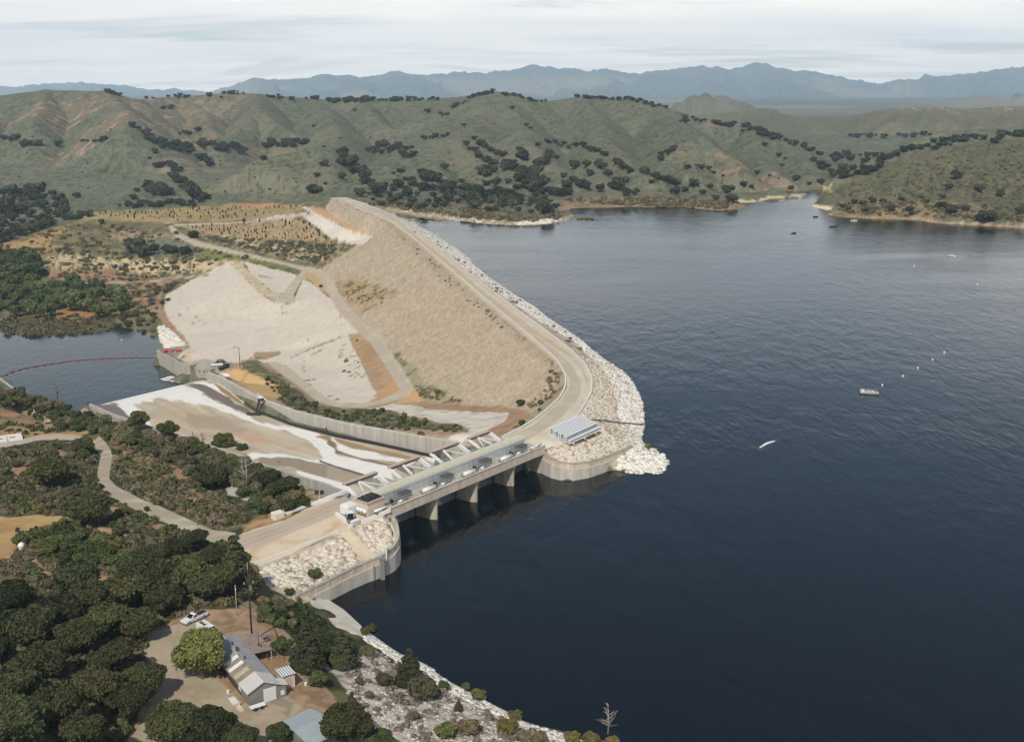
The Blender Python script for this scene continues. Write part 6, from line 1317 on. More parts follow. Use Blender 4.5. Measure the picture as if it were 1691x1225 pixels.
thicket([(430, 1010), (470, 990), (500, 1010), (480, 1030), (440, 1030)], 9, 12, 10, 15, 'green shrub at the foot of the tall conifer by the rock slope', 'shrubs below the tall conifer', [SHR[1], SHR[0]], 12)
thicket([(430, 985), (455, 985), (470, 1000), (450, 1010), (425, 1000)], 5, 13, 10, 13, 'grey-green shrub between the tall conifer and rock slope', 'shrubs beside the rock slope', [SHR[0]], 10)
thicket([(60, 745), (150, 750), (155, 800), (230, 850), (300, 880), (210, 905), (100, 900), (60, 850), (0, 840), (0, 750)], 46, 16, 6, 13, 'grey-green shrub scattered on the slope below the access road', 'shrubs on the slope below the road', [SHR[0], SHR[2], SHR[3]], 14)
thicket([(190, 525), (215, 510), (255, 515), (262, 545), (240, 548), (215, 538), (190, 540)], 22, 14, 4, 8, 'small dark shrub on the pond shore next to the berm', 'shrubs on the pond shore by the berm', [SHR[1], SHR[0]], 6)
thicket([(255, 470), (290, 465), (275, 500), (262, 505), (250, 490)], 10, 15, 4, 7, 'small shrub at the left foot of the pale berm', 'shrubs at the berm foot', [SHR[0]], 6)

# oaks on the hills: chains (list of photo points, count, crown radius px, phrase)
CH = []
def ch(pts, n, r, w, jy=2.0): CH.append((pts, n, r, w, jy))
sky_ = 'small dark oak standing on the skyline ridge of the green hills'
for pts, n, r in [([(174, 148), (198, 153)], 6, 5), ([(279, 153), (312, 153)], 7, 4.5), ([(240, 162), (258, 160)], 4, 3), ([(343, 157), (352, 158)], 2, 5), ([(368, 150), (372, 150)], 1, 5), ([(378, 154), (405, 152)], 5, 4.5), ([(436, 158), (468, 160)], 7, 4), ([(481, 163), (482, 163)], 1, 6), ([(508, 160), (528, 159)], 5, 5), ([(545, 166), (630, 163)], 22, 6), ([(636, 161), (692, 160)], 13, 5), ([(694, 163), (730, 162)], 6, 3.5), ([(772, 160), (820, 150)], 11, 4.5), ([(831, 152), (861, 160)], 7, 4.5), ([(868, 166), (900, 165)], 6, 4), ([(952, 158), (1030, 160), (1103, 178)], 34, 4.5), ([(365, 161), (366, 161)], 1, 3.5)]: ch(pts, n, r, sky_)
rr_ = 'dark oak on the ridge running down towards the inlet'
for pts, n, r in [([(1118, 197), (1170, 196)], 8, 6), ([(1177, 202), (1214, 204)], 7, 6), ([(1225, 206), (1289, 229)], 20, 6.5), ([(1296, 230), (1356, 254)], 18, 5), ([(1345, 262), (1370, 285)], 8, 6)]: ch(pts, n, r, rr_, 3)
vv = 'dark oak in the narrow valley behind the inlet'
ch([(1368, 258), (1458, 262)], 16, 7, vv, 6); ch([(1372, 280), (1430, 285)], 14, 8, vv, 7)
rh = 'dark oak along the crest of the right-hand hill'
ch([(1430, 285), (1471, 257), (1542, 233), (1627, 224)], 30, 7, rh, 3); ch([(1539, 246), (1606, 226)], 10, 6, rh); ch([(1643, 226), (1700, 216)], 12, 8, rh, 5); ch([(1404, 223), (1458, 223)], 8, 6, 'dark oak on the low green rise behind the right-hand hill'); ch([(1475, 224), (1540, 222)], 8, 6, 'dark oak on the low green rise behind the right-hand hill')
sl_ = 'dark oak on the slope left of the inlet'
for q in [(1226, 216, 4), (1262, 239, 6), (1285, 256, 7), (1296, 262, 6), (1291, 273, 5), (1312, 295, 8), (1306, 310, 6), (1336, 303, 5), (1355, 300, 6), (1135, 276, 6), (1150, 273, 6), (1158, 276, 6), (1170, 278, 6), (1178, 285, 5), (1193, 290, 6), (1250, 285, 6), (1316, 293, 6), (1270, 290, 3), (1285, 295, 4)]: ch([q[:2], (q[0] + 1, q[1])], 1, q[2], sl_)
fs = 'dark oak on the flat shore point left of the inlet'
for q in [(1145, 303, 11), (1201, 313, 12), (1130, 313, 12), (1115, 316, 10), (1181, 327, 13), (1208, 327, 11), (1228, 304, 7), (1240, 308, 8), (1255, 313, 8), (1172, 308, 7), (1160, 318, 9)]: ch([q[:2], (q[0] + 1, q[1])], 1, q[2], fs)
ro = 'dark oak on the face of the right-hand hill'
for q in [(1579, 290, 9), (1567, 308, 7), (1616, 312, 8), (1650, 320, 8), (1556, 325, 5)]: ch([q[:2], (q[0] + 1, q[1])], 1, q[2], ro)
rsb = 'dark oak on the dry bench along the right shore'
for q in [(1522, 327, 8), (1554, 339, 9), (1572, 347, 11), (1594, 344, 7), (1630, 357, 15), (1618, 360, 9), (1685, 349, 10), (1502, 344, 9), (1505, 352, 7), (1470, 344, 11), (1429, 347, 8), (1424, 337, 10), (1400, 345, 10), (1440, 331, 8), (1457, 333, 6), (1410, 333, 8), (1488, 329, 6), (1626, 340, 7), (1390, 340, 7), (1530, 333, 7)]: ch([q[:2], (q[0] + 1, q[1])], 1, q[2], rsb)
mc = 'dark oak scattered on the central hill slopes'
for pts, n, r in [([(706, 183), (707, 184)], 1, 7), ([(745, 178), (768, 169)], 7, 5), ([(729, 188), (741, 186)], 3, 4), ([(846, 178), (847, 178)], 1, 4.5), ([(864, 204), (880, 214)], 5, 4), ([(634, 235), (635, 235)], 1, 8), ([(697, 229), (742, 221)], 9, 5), ([(888, 239), (889, 239)], 1, 6), ([(901, 234), (944, 241)], 9, 5), ([(954, 239), (1008, 253)], 12, 6), ([(1015, 265), (1043, 282)], 7, 7), ([(1085, 262), (1120, 240)], 9, 6), ([(1060, 282), (1120, 303)], 14, 8), ([(947, 272), (950, 274)], 1, 10), ([(967, 270), (970, 272)], 1, 8), ([(985, 270), (998, 275)], 3, 8), ([(968, 287), (980, 288)], 2, 8), ([(1004, 285), (1005, 287)], 1, 8), ([(919, 260), (920, 260)], 1, 8), ([(835, 178), (836, 178)], 0, 4), ([(585, 182), (586, 182)], 1, 3.5), ([(734, 275), (735, 275)], 1, 8), ([(669, 295), (670, 295)], 1, 6), ([(815, 206), (816, 206)], 0, 3), ([(765, 207), (767, 207)], 1, 4)]: ch(pts, n, r, mc)
gv = 'dark oak in the wooded draw behind the dam end'
for pts, n, r, j in [([(610, 240), (682, 250)], 20, 8, 7), ([(560, 254), (590, 280), (626, 312)], 24, 10, 6), ([(690, 285), (722, 298)], 6, 10, 3), ([(640, 285), (690, 290)], 4, 6, 6), ([(765, 238), (800, 262), (818, 272)], 12, 7, 3), ([(785, 228), (838, 259)], 12, 7, 3), ([(861, 245), (862, 262)], 4, 9, 2), ([(790, 282), (815, 284)], 5, 10, 3), ([(832, 268), (868, 285)], 8, 10, 5), ([(880, 290), (905, 255)], 9, 11, 4)]: ch(pts, n, r, gv, j)
gm = 'dark oak in the dense grove above the lake point'
for x, y in in_poly([(726, 300), (760, 296), (800, 300), (850, 288), (890, 296), (910, 320), (922, 345), (900, 356), (860, 352), (800, 345), (750, 330)], 52, 20, 11): ch([(x, y), (x + 1, y)], 1, random.uniform(9, 14), gm)
gl = 'dark oak in the grove between the dam end and lake point'
for x, y in in_poly([(590, 318), (620, 305), (680, 300), (730, 305), (745, 330), (730, 342), (680, 340), (620, 335)], 30, 21, 14): ch([(x, y), (x + 1, y)], 1, random.uniform(7, 12), gl)
gp = 'dark oak on the flat beside the bay, below the central hills'
for q in [(930, 290, 12), (945, 296, 13), (957, 302, 12), (935, 304, 10), (967, 306, 12), (898, 298, 9), (891, 315, 12), (910, 317, 11), (938, 317, 12), (925, 318, 10), (990, 312, 12), (1023, 305, 14), (1033, 318, 13), (1010, 306, 9), (1048, 318, 8), (1075, 300, 7)]: ch([q[:2], (q[0] + 1, q[1])], 1, q[2], gp)
lh = 'dark oak on the left-hand hills'
for pts, n, r, j in [([(215, 204), (230, 214)], 4, 6, 2), ([(238, 220), (256, 234)], 7, 8, 4), ([(260, 232), (318, 246)], 20, 8, 6), ([(298, 219), (315, 218)], 3, 6, 2), ([(327, 214), (328, 214)], 1, 6, 0), ([(333, 236), (338, 240)], 2, 9, 2), ([(350, 240), (400, 248)], 14, 8, 4), ([(435, 238), (507, 235)], 16, 7, 3), ([(535, 243), (536, 243)], 1, 6, 0), ([(435, 261), (436, 261)], 1, 6, 0), ([(535, 269), (536, 269)], 1, 10, 0), ([(523, 289), (524, 289)], 1, 8, 0), ([(537, 303), (538, 303)], 1, 6, 0), ([(517, 311), (527, 314)], 3, 10, 2), ([(558, 288), (563, 291)], 2, 8, 2), ([(8, 231), (25, 230)], 3, 9, 3), ([(32, 238), (68, 234)], 7, 7, 3), ([(95, 237), (96, 237)], 1, 8, 0), ([(128, 233), (168, 232)], 8, 4, 1), ([(172, 229), (173, 229)], 1, 6, 0), ([(247, 261), (248, 261)], 1, 6, 0), ([(260, 272), (262, 273)], 1, 8, 0), ([(252, 246), (258, 252)], 2, 6, 1), ([(272, 266), (302, 290)], 10, 6, 4), ([(328, 252), (352, 276)], 9, 7, 5), ([(240, 303), (280, 322)], 16, 9, 6), ([(220, 326), (221, 326)], 1, 7, 0), ([(226, 314), (227, 314)], 1, 5, 0), ([(300, 303), (338, 326)], 18, 10, 7), ([(200, 337), (325, 335)], 30, 6, 3), ([(262, 178), (290, 176)], 7, 4, 1), ([(562, 229), (563, 229)], 1, 4, 0), ([(517, 208), (519, 208)], 1, 5, 0), ([(280, 290), (300, 300)], 5, 8, 3), ([(127, 323), (128, 323)], 1, 7, 0)]: ch(pts, n, r, lh, j)
lv = 'dark oak in the wooded valley at the left edge'
for x, y in in_poly([(-20, 308), (60, 310), (85, 316), (110, 335), (118, 345), (80, 368), (30, 388), (-20, 395)], 46, 22, 13): ch([(x, y), (x + 1, y)], 1, random.uniform(9, 14), lv)
ch([(100, 362), (150, 350)], 10, 7, lv, 3); ch([(0, 395), (90, 368)], 14, 8, lv, 3)
def far_oaks():
    rr = random.Random(17); items = []
    for pts, n, r, w, jy in CH:
        for i in range(n):
            t = (i + .5) / n * (len(pts) - 1); k = min(int(t), len(pts) - 2); f = t - k
            x = pts[k][0] + (pts[k + 1][0] - pts[k][0]) * f; y = pts[k][1] + (pts[k + 1][1] - pts[k][1]) * f
            items.append((x + rr.uniform(-5, 5) * (n > 1), y + rr.uniform(-jy, jy) * (n > 1) * 1.3, r * rr.choice((.55, .75, .9, 1.0, 1.1)), w))
    px = np.array([i[0] for i in items]); py = np.array([i[1] + .6 * i[2] for i in items])
    H = hit(px, py)
    bad = np.isnan(H[:, 0])
    for k in (3, 6, 10, 15, 20):       # crowns that stand on the skyline: look a little lower for their foot
        if not bad.any(): break
        H[bad] = hit(px[bad], py[bad] + k); bad = np.isnan(H[:, 0])
    far = []
    for (x, y, r, w), h in zip(items, H):
        if np.isnan(h[0]) or h[2] < .8 and h[1] > 1000 and x > 600: continue
        D = h[1] * CS - (h[2] - CAMZ) * SN
        if D > 2900: D = 2400
        far.append((r, h, r * D / FPX, w))
    far.sort(key=lambda q: -q[0])
    for i, (r, h, R, w) in enumerate(far[:285]): plant(FAR[i % 3], h[0], h[1], h[2], R, w, 'tree', {'s': w}['s'].replace('dark oak', 'oaks').replace('small oaks', 'oaks'), rr.uniform(.85, 1.15), rr.uniform(0, 6.28))
    if len(far) > 285:      # the smallest crowns
        base = [bpy.data.meshes[k.data.name] for k in PROTO[FAR[0]][1] if k.name.startswith('crown')][0]
        V = np.empty(len(base.vertices) * 3); base.vertices.foreach_get('co', V); V = V.reshape(-1, 3); A = np.empty(len(V)); base.attributes['leaf'].data.foreach_get('value', A)
        T3 = np.array([p.vertices[:] for p in base.polygons if len(p.vertices) == 3]); T4 = np.array([p.vertices[:] for p in base.polygons if len(p.vertices) == 4])
        VV, F3, F4 = [], [], []
        for i, (r, h, R, w) in enumerate(far[285:]):
            a = rr.uniform(0, 6.28); M = np.array([[math.cos(a), -math.sin(a), 0], [math.sin(a), math.cos(a), 0], [0, 0, 1]])
            VV.append(V @ M.T * R + np.array([h[0], h[1], h[2] - .1 * R])); F3.append(T3 + i * len(V)); F4.append(T4 + i * len(V))
        o = mesh_np('distant_oaks', np.concatenate(VV), [np.concatenate(F3), np.concatenate(F4)], LM['faroak'], attrs={'leaf': ('FLOAT', np.tile(A, len(VV)))}); tag(o, kind='stuff')
    print('far oaks', len(far), 'placed', len(PLACED))
far_oaks()
# young trees planted in rows on the terraces
def saplings():
    pts = in_poly([(160, 352), (250, 349), (400, 343), (492, 342), (485, 350), (430, 356), (380, 362), (300, 366), (285, 362), (230, 363), (175, 358)], 125, 30, 5) + in_poly([(300, 374), (400, 368), (490, 360), (520, 376), (550, 402), (500, 396), (420, 394), (350, 386)], 135, 31, 5)
    H = hit(np.array([p[0] for p in pts]), np.array([p[1] for p in pts]))
    for i, h in enumerate(H):
        if np.isnan(h[0]): continue
        up = i < 125
        plant(SAP[0], h[0], h[1], h[2], random.choice((.5, .7, .9, 1.1, 1.5)), 'young dark sapling on the upper straw-coloured terrace' if up else 'young dark sapling on the terrace between the track and the paved road', 'sapling', 'saplings of the upper planting' if up else 'saplings of the lower planting')
saplings()
# dead trees
def dead(px, py, hgt, seed, label, m=M_DEAD):
    h = hit(px, py)[0]; rr = random.Random(seed); e = empty('dead_tree', (h[0], h[1], h[2])); tag(e, label, 'tree')
    b = MB(); b.tube([(h[0], h[1], h[2] - .5), (h[0] + .2, h[1], h[2] + hgt * .5), (h[0] - .1, h[1] + .1, h[2] + hgt)], hgt * .028, 7, .04); b.build('trunk', m, e, True)
    b = MB()
    for i in range(26):
        t = rr.uniform(.25, .95); a = rr.uniform(0, 6.28); l = hgt * (1 - t * .7) * .42 * rr.uniform(.6, 1.2); p = Vector((h[0] + .1, h[1], h[2] + hgt * t)); q = p + Vector((math.cos(a) * l * .6, math.sin(a) * l * .6, l * .35)); r2 = q + Vector((math.cos(a + .4) * l * .4, math.sin(a + .4) * l * .4, l * .25))
        b.tube([p, q, r2], .07, 4, .015)
        for _ in range(2): w = p.lerp(q, rr.uniform(.4, 1)); b.tube([w, w + Vector((rr.uniform(-1, 1), rr.uniform(-1, 1), rr.uniform(0, .8))) * l * .4], .03, 3, .01)
    b.build('branches', m, e)
dead(1003, 1218, 7.5, 1, 'bleached dead tree at the bottom edge of the near shore'); dead(408, 808, 12, 2, 'bare grey tree standing in the thicket near the bridge approach'); dead(402, 800, 9, 3, 'smaller bare grey tree left of the taller one in the thicket'); dead(95, 660, 8, 4, 'leafless tree on the pond bank at the left', M_BARK); dead(148, 692, 8, 5, 'leafless tree on the bank at the left end of the chute', M_BARK); dead(320, 742, 7, 6, 'leafless brown tree between the clear bank trees', M_BARK); dead(335, 742, 6, 7, 'second leafless brown tree, just right of its twin on the bank', M_BARK)

# ground cover
BARE = [np.array(r, float) for r in ROADS] + [z[0] for z in ZONES if z[1] is dirt_r] + [np.array(q, float) for q in ([(-200, 852), (60, 853), (112, 855), (108, 864), (70, 872), (40, 890), (25, 915), (0, 925), (-200, 935)], [(388, 886), (470, 862), (560, 820), (600, 812), (640, 850), (560, 890), (430, 935), (400, 905)], [(232, 1052), (300, 1020), (330, 1005), (400, 1000), (440, 1020), (480, 1110), (560, 1170), (600, 1240), (180, 1300), (265, 1140)])]
def clear_of(pts, pad=1.5):
    P_ = np.array(pts, float); keep = np.ones(len(P_), bool)
    for q in BARE: keep &= sdist(P_[:, 0], P_[:, 1], q) < -pad
    return [tuple(p) for p in P_[keep]]
def scatter(name, protos, pts, rmin, rmax, kind, zs=1.0, m=None, seed=1, filt=None, sink=.1):
    pts = clear_of(pts); rr = np.random.default_rng(seed); H = hit(np.array([p[0] for p in pts]), np.array([p[1] for p in pts])); VV, FF, AA = [], {}, []; n0 = 0
    for i, h in enumerate(H):
        if np.isnan(h[0]): continue
        if filt is not None and not filt(h): continue
        V, F, A = protos[i % len(protos)]; R = rmin + (rmax - rmin) * rr.random() ** 1.8; a = rr.random() * 6.28; ca, sa = math.cos(a), math.sin(a)
        W = V @ np.array([[ca, sa, 0], [-sa, ca, 0], [0, 0, 1]]) * np.array([R, R, R * zs * (.8 + .5 * rr.random())]) + np.array([h[0], h[1], h[2] - sink * R])
        VV.append(W); AA.append(A)
        for f in F: FF.setdefault(f.shape[1], []).append(f + n0)
        n0 += len(V)
    o = mesh_np(name, np.concatenate(VV), [np.concatenate(v) for v in FF.values()], m, attrs={'leaf': ('FLOAT', np.concatenate(AA))}); tag(o, kind=kind); return o
def clump(seed, n=46, ls=.2): rg = np.random.default_rng(seed); return crown_arrays([(0, 0, .3, .8, .8, .5), (.4, .1, .3, .5, .5, .4), (-.3, .35, .25, .5, .5, .35)], n, ls, rg)
cl = [clump(s) for s in (1, 2, 3)]
LEFT = [(0, 735), (90, 725), (150, 740), (160, 790), (200, 815), (330, 865), (380, 890), (420, 950), (400, 1000), (240, 1040), (200, 1225), (0, 1225)]
SL = sc(0, 640, 4.026, [(700, 360), (1000, 430), (1250, 560), (1550, 760), (1640, 880), (1480, 950), (1200, 880), (1000, 770), (850, 700), (745, 600), (760, 440)])
scatter('chaparral', cl, in_poly(LEFT, 2100, 40) + in_poly(SL, 420, 41), .35, 1.9, 'stuff', m=LM['brush'], seed=2)
scatter('low_green_brush', cl, in_poly(LEFT, 800, 42) + in_poly(SL, 160, 43) + in_poly([(0, 660), (100, 690), (160, 705), (110, 722), (0, 715)], 160, 44), .5, 2.2, 'stuff', m=LM['green'], seed=3)
scatter('apron_brush', cl, in_poly([(430, 1000), (500, 995), (560, 1050), (600, 1075), (560, 1100), (520, 1095), (470, 1040)], 260, 63), .4, 1.5, 'stuff', m=LM['green'], seed=9)
scatter('dry_brush', cl, in_poly([(560, 1080), (640, 1090), (740, 1140), (840, 1190), (920, 1225), (640, 1240), (600, 1180)], 150, 45) + in_poly(SL, 400, 46) + in_poly(LEFT, 500, 47), .4, 1.2, 'stuff', m=LM['dry'], seed=4)
scatter('terrace_brush', cl, in_poly([(0, 405), (120, 372), (200, 372), (330, 400), (480, 430), (370, 430), (260, 470), (250, 500), (200, 480), (60, 455)], 600, 48) + in_poly([(330, 390), (480, 400), (560, 408), (530, 436), (420, 415)], 250, 49) + in_poly([(0, 525), (190, 522), (190, 545), (60, 558), (0, 552)], 220, 50) + in_poly([(70, 705 - 250), (250, 470), (262, 520), (200, 500)], 120, 51), .8, 3.6, 'stuff', m=LM['brush'], seed=5)
scatter('shore_brush', cl, in_poly([(600, 338), (760, 360), (870, 368), (925, 362), (930, 350), (860, 352), (760, 340), (650, 330)], 260, 52) + in_poly([(920, 330), (1100, 325), (1225, 335), (1190, 346), (1000, 340)], 260, 53) + in_poly([(1375, 340), (1500, 330), (1691, 350), (1691, 366), (1560, 360), (1400, 355)], 260, 54), 1.0, 4.0, 'stuff', m=LM['brush'], seed=6)
scatter('dam_face_brush', cl, in_poly(sc(240, 320, 3.676, [(1150, 520), (1300, 540), (1500, 640), (1400, 680), (1230, 650)]), 60, 55) + in_poly([(700, 640), (760, 655), (770, 664), (700, 660), (640, 600)], 40, 56) + in_poly([(905, 605), (925, 620), (920, 650), (880, 680), (870, 670), (905, 640)], 45, 57) + in_poly(band([(640, 375), (700, 425), (760, 482), (850, 552)], 5), 40, 58) + in_poly(band([(664, 366), (720, 400), (800, 462), (900, 532), (960, 575)], 6), 70, 59) + in_poly(sc(240, 320, 3.676, [(1140, 1100), (1280, 870), (1340, 1040), (1400, 1130)]), 12, 60), .5, 1.5, 'stuff', m=LM['brush'], seed=7)
hp_ = in_poly([(0, 200), (200, 200), (500, 190), (800, 190), (1100, 210), (1250, 230), (1330, 290), (1200, 320), (900, 300), (560, 320), (340, 330), (120, 330), (0, 300)], 650, 61)
scatter('hillside_scrub', cl[:1], hp_ + in_poly([(1400, 320), (1480, 290), (1600, 260), (1691, 260), (1691, 340), (1500, 330)], 260, 62) + in_poly([(1360, 325), (1480, 270), (1640, 235), (1691, 235), (1691, 350), (1500, 325)], 500, 64), .7, 2.4, 'stuff', m=LM['brush'], seed=8)
# ------------------------------------------------------------------ rocks
def rock_arrays(seed):
    rg = np.random.default_rng(seed); V, F = ICO1; k = 1 + (rg.random(len(V)) - .5) * .55
    W = V * k[:, None] * np.array([1, .75 + .3 * rg.random(), .62]); 
    return W, [F], np.full(len(W), rg.random())
def rock_mat(name, a, b_):
    m = bpy.data.materials.new(name); m.use_nodes = True; nt = m.node_tree; b = nt.nodes['Principled BSDF']; L = nt.links.new; b.inputs['Roughness'].default_value = .95; b.inputs['Specular IOR Level'].default_value = .1
    at = N(nt, 'ShaderNodeAttribute', attribute_name='leaf'); geo = N(nt, 'ShaderNodeNewGeometry'); n = N(nt, 'ShaderNodeTexNoise'); n.inputs['Scale'].default_value = 1.3; n.inputs['Detail'].default_value = 4; L(geo.outputs['Position'], n.inputs['Vector'])
    x = N(nt, 'ShaderNodeMath', operation='MULTIPLY_ADD'); L(n.outputs['Fac'], x.inputs[0]); x.inputs[1].default_value = .7; L(at.outputs['Fac'], x.inputs[2])
    y = N(nt, 'ShaderNodeMath', operation='SUBTRACT'); L(x.outputs[0], y.inputs[0]); y.inputs[1].default_value = .35; y.use_clamp = True
    mx = N(nt, 'ShaderNodeMixRGB'); L(y.outputs[0], mx.inputs[0]); mx.inputs[1].default_value = (*a, 1); mx.inputs[2].default_value = (*b_, 1); L(mx.outputs[0], b.inputs['Base Color']); return m
RK_T = rock_mat('tan riprap', lin(172, 158, 138, .82), lin(220, 208, 190, .88)); RK_W = rock_mat('white riprap', lin(186, 178, 164, .84), lin(236, 229, 216, .9)); RK_F = rock_mat('tan face rock', lin(172, 156, 130, .8), lin(210, 196, 170, .84))
RKS = [rock_arrays(s) for s in range(6)]
def rocks(name, poly, n, r0, r1, m, seed, sink=.25, excl=None):
    global BARE
    keep = BARE; BARE = [] if excl is None else excl
    pts = in_fast(poly, n, seed)
    o = scatter(name, RKS, pts, r0, r1, 'stuff', m=m, seed=seed, sink=sink); BARE = keep; return o
def in_fast(poly, n, seed):
    rg = np.random.default_rng(seed); P_ = np.array(poly, float); out = np.zeros((0, 2))
    while len(out) < n:
        q = rg.random((n * 2, 2)) * (P_.max(0) - P_.min(0)) + P_.min(0); out = np.concatenate([out, q[sdist(q[:, 0], q[:, 1], P_) > 0]])
    return [tuple(p) for p in out[:n]]
LR1 = sc(380, 820, 4.974, [(250, 590), (560, 470), (760, 410), (900, 320), (960, 360), (1050, 530), (900, 640), (740, 710), (600, 780), (510, 770), (440, 740), (300, 680)])
LR2 = sc(380, 820, 4.974, [(1030, 240), (1180, 200), (1290, 150), (1350, 210), (1385, 300), (1370, 380), (1300, 450), (1180, 440), (1110, 350)])
rocks('left_riprap', LR1, 900, .35, 1.35, RK_T, 101); rocks('left_riprap', LR2, 380, .35, 1.2, RK_T, 102)
RR1 = sc(840, 620, 6.04, [(350, 745), (430, 720), (560, 700), (700, 690), (930, 560), (900, 500), (830, 470), (1040, 490), (1350, 520), (1330, 590), (1290, 650), (1230, 690), (1000, 800), (800, 870), (650, 880), (520, 865), (420, 800)])
rocks('right_riprap', RR1, 1900, .3, 1.0, RK_T, 103)
RR2 = [(948, 693), (962, 676), (980, 650), (983, 628), (972, 603), (955, 585), (990, 600), (1012, 625), (1022, 655), (1012, 690), (1040, 704), (985, 698)]
rocks('right_riprap', RR2, 2000, .3, .95, RK_T, 104)
RW1 = [(1000, 700), (1040, 706), (1022, 690), (1018, 655), (1005, 622), (985, 598), (955, 575)] + SHL[14:25] + [(1046, 738), (1030, 728), (1045, 708)]
rocks('white_riprap', RW1, 2100, .35, 1.1, RK_W, 105)
RW2 = sc(840, 620, 6.04, [(1100, 830), (1200, 750), (1290, 660), (1360, 720), (1480, 725), (1570, 800), (1605, 880), (1540, 960), (1480, 985), (1400, 960), (1300, 985), (1200, 965), (1090, 920)])
rocks('white_riprap', RW2, 900, .5, 1.35, RK_W, 106)
RW3 = SHL[1:16] + [(950, 566), (900, 536), (850, 503), (800, 468), (760, 438), (720, 405), (690, 384), (662, 364)]
rocks('white_riprap', RW3, 3200, .3, .95, RK_W, 107)
rocks('shore_rocks', [(575, 1085), (620, 1072), (660, 1094), (700, 1112), (745, 1140), (800, 1165), (843, 1185), (930, 1222), (1000, 1260), (640, 1250), (600, 1195), (570, 1140)], 2600, .12, .55, RK_T, 108)
rocks('shore_rocks', [(597, 1040), (622, 1056), (649, 1075), (704, 1098), (741, 1127), (806, 1160), (867, 1194), (932, 1212), (960, 1222), (930, 1224), (850, 1192), (790, 1166), (730, 1135), (690, 1112), (640, 1082), (600, 1056)], 1500, .2, .8, RK_W, 109)
rocks('pond_rocks', sc(240, 320, 3.676, [(78, 800), (110, 795), (180, 850), (245, 920), (150, 940), (110, 930), (90, 890)]), 420, .6, 1.6, RK_W, 110)
rocks('far_shore_rocks', [(640, 347), (700, 357), (800, 371), (870, 374), (925, 368), (945, 359), (930, 362), (860, 368), (760, 359), (680, 348)], 300, .5, 1.5, RK_W, 111)
rocks('bluff_rocks', [(60, 425), (130, 422), (260, 430), (360, 436), (340, 450), (200, 447), (60, 438)], 350, .6, 1.8, RK_F, 112)
rocks('dam_face_rocks', [(640, 385), (700, 420), (760, 475), (830, 533), (896, 588), (925, 620), (915, 650), (880, 668), (760, 660), (700, 645), (660, 585), (600, 515), (565, 470), (560, 430), (620, 400)], 8000, .22, .5, RK_F, 113, .45)
rocks('pond_sill_rocks', sc(0, 640, 4.026, [(90, 90), (160, 100), (300, 190), (380, 250), (330, 240), (200, 160)]), 160, .3, .8, RK_T, 114)

# ------------------------------------------------------------------ the shop house and the sheds
M_ROOF = mat('weathered metal roof', lin(184, 184, 182, .74), .45, metal=.15, noise=.25, nscale=.6, col2=list(lin(160, 152, 146, .74)))
M_ROOF_R = mat('rust stained roof', lin(170, 150, 134, .74), .6, noise=.3, nscale=.8, col2=list(lin(140, 118, 104, .7)))
M_ROOF_L = mat('cream metal roof', lin(216, 210, 198, .8), .5, noise=.15, nscale=.6)
M_WALLG = mat('grey metal siding', lin(150, 146, 138, .72), .6, noise=.2, nscale=.8)
M_WALLD = mat('dark slatted siding', (.07, .068, .065), .6, noise=.3, nscale=2)
def frame(o3, u2, v2):
    o3 = np.array(o3, float)
    return lambda u, v, z: (o3[0] + u2[0] * u + v2[0] * v, o3[1] + u2[1] * u + v2[1] * v, o3[2] + z)
def slab(b, q, pts, th=.12):
    """thin solid plate through the given (u, v, z) corners"""
    top = [q(*p) for p in pts]; bot = [(x, y, z - th) for x, y, z in top]; n = len(top)
    b.add(top + bot, [tuple(range(n)), tuple(range(n, 2 * n))[::-1]] + [(i, (i + 1) % n, n + (i + 1) % n, n + i) for i in range(n)])
def blk(b, q, u0, u1, v0, v1, z0, z1): b.hexa([q(u0, v0, z0), q(u1, v0, z0), q(u1, v1, z0), q(u0, v1, z0)], [q(u0, v0, z1), q(u1, v0, z1), q(u1, v1, z1), q(u0, v1, z1)])
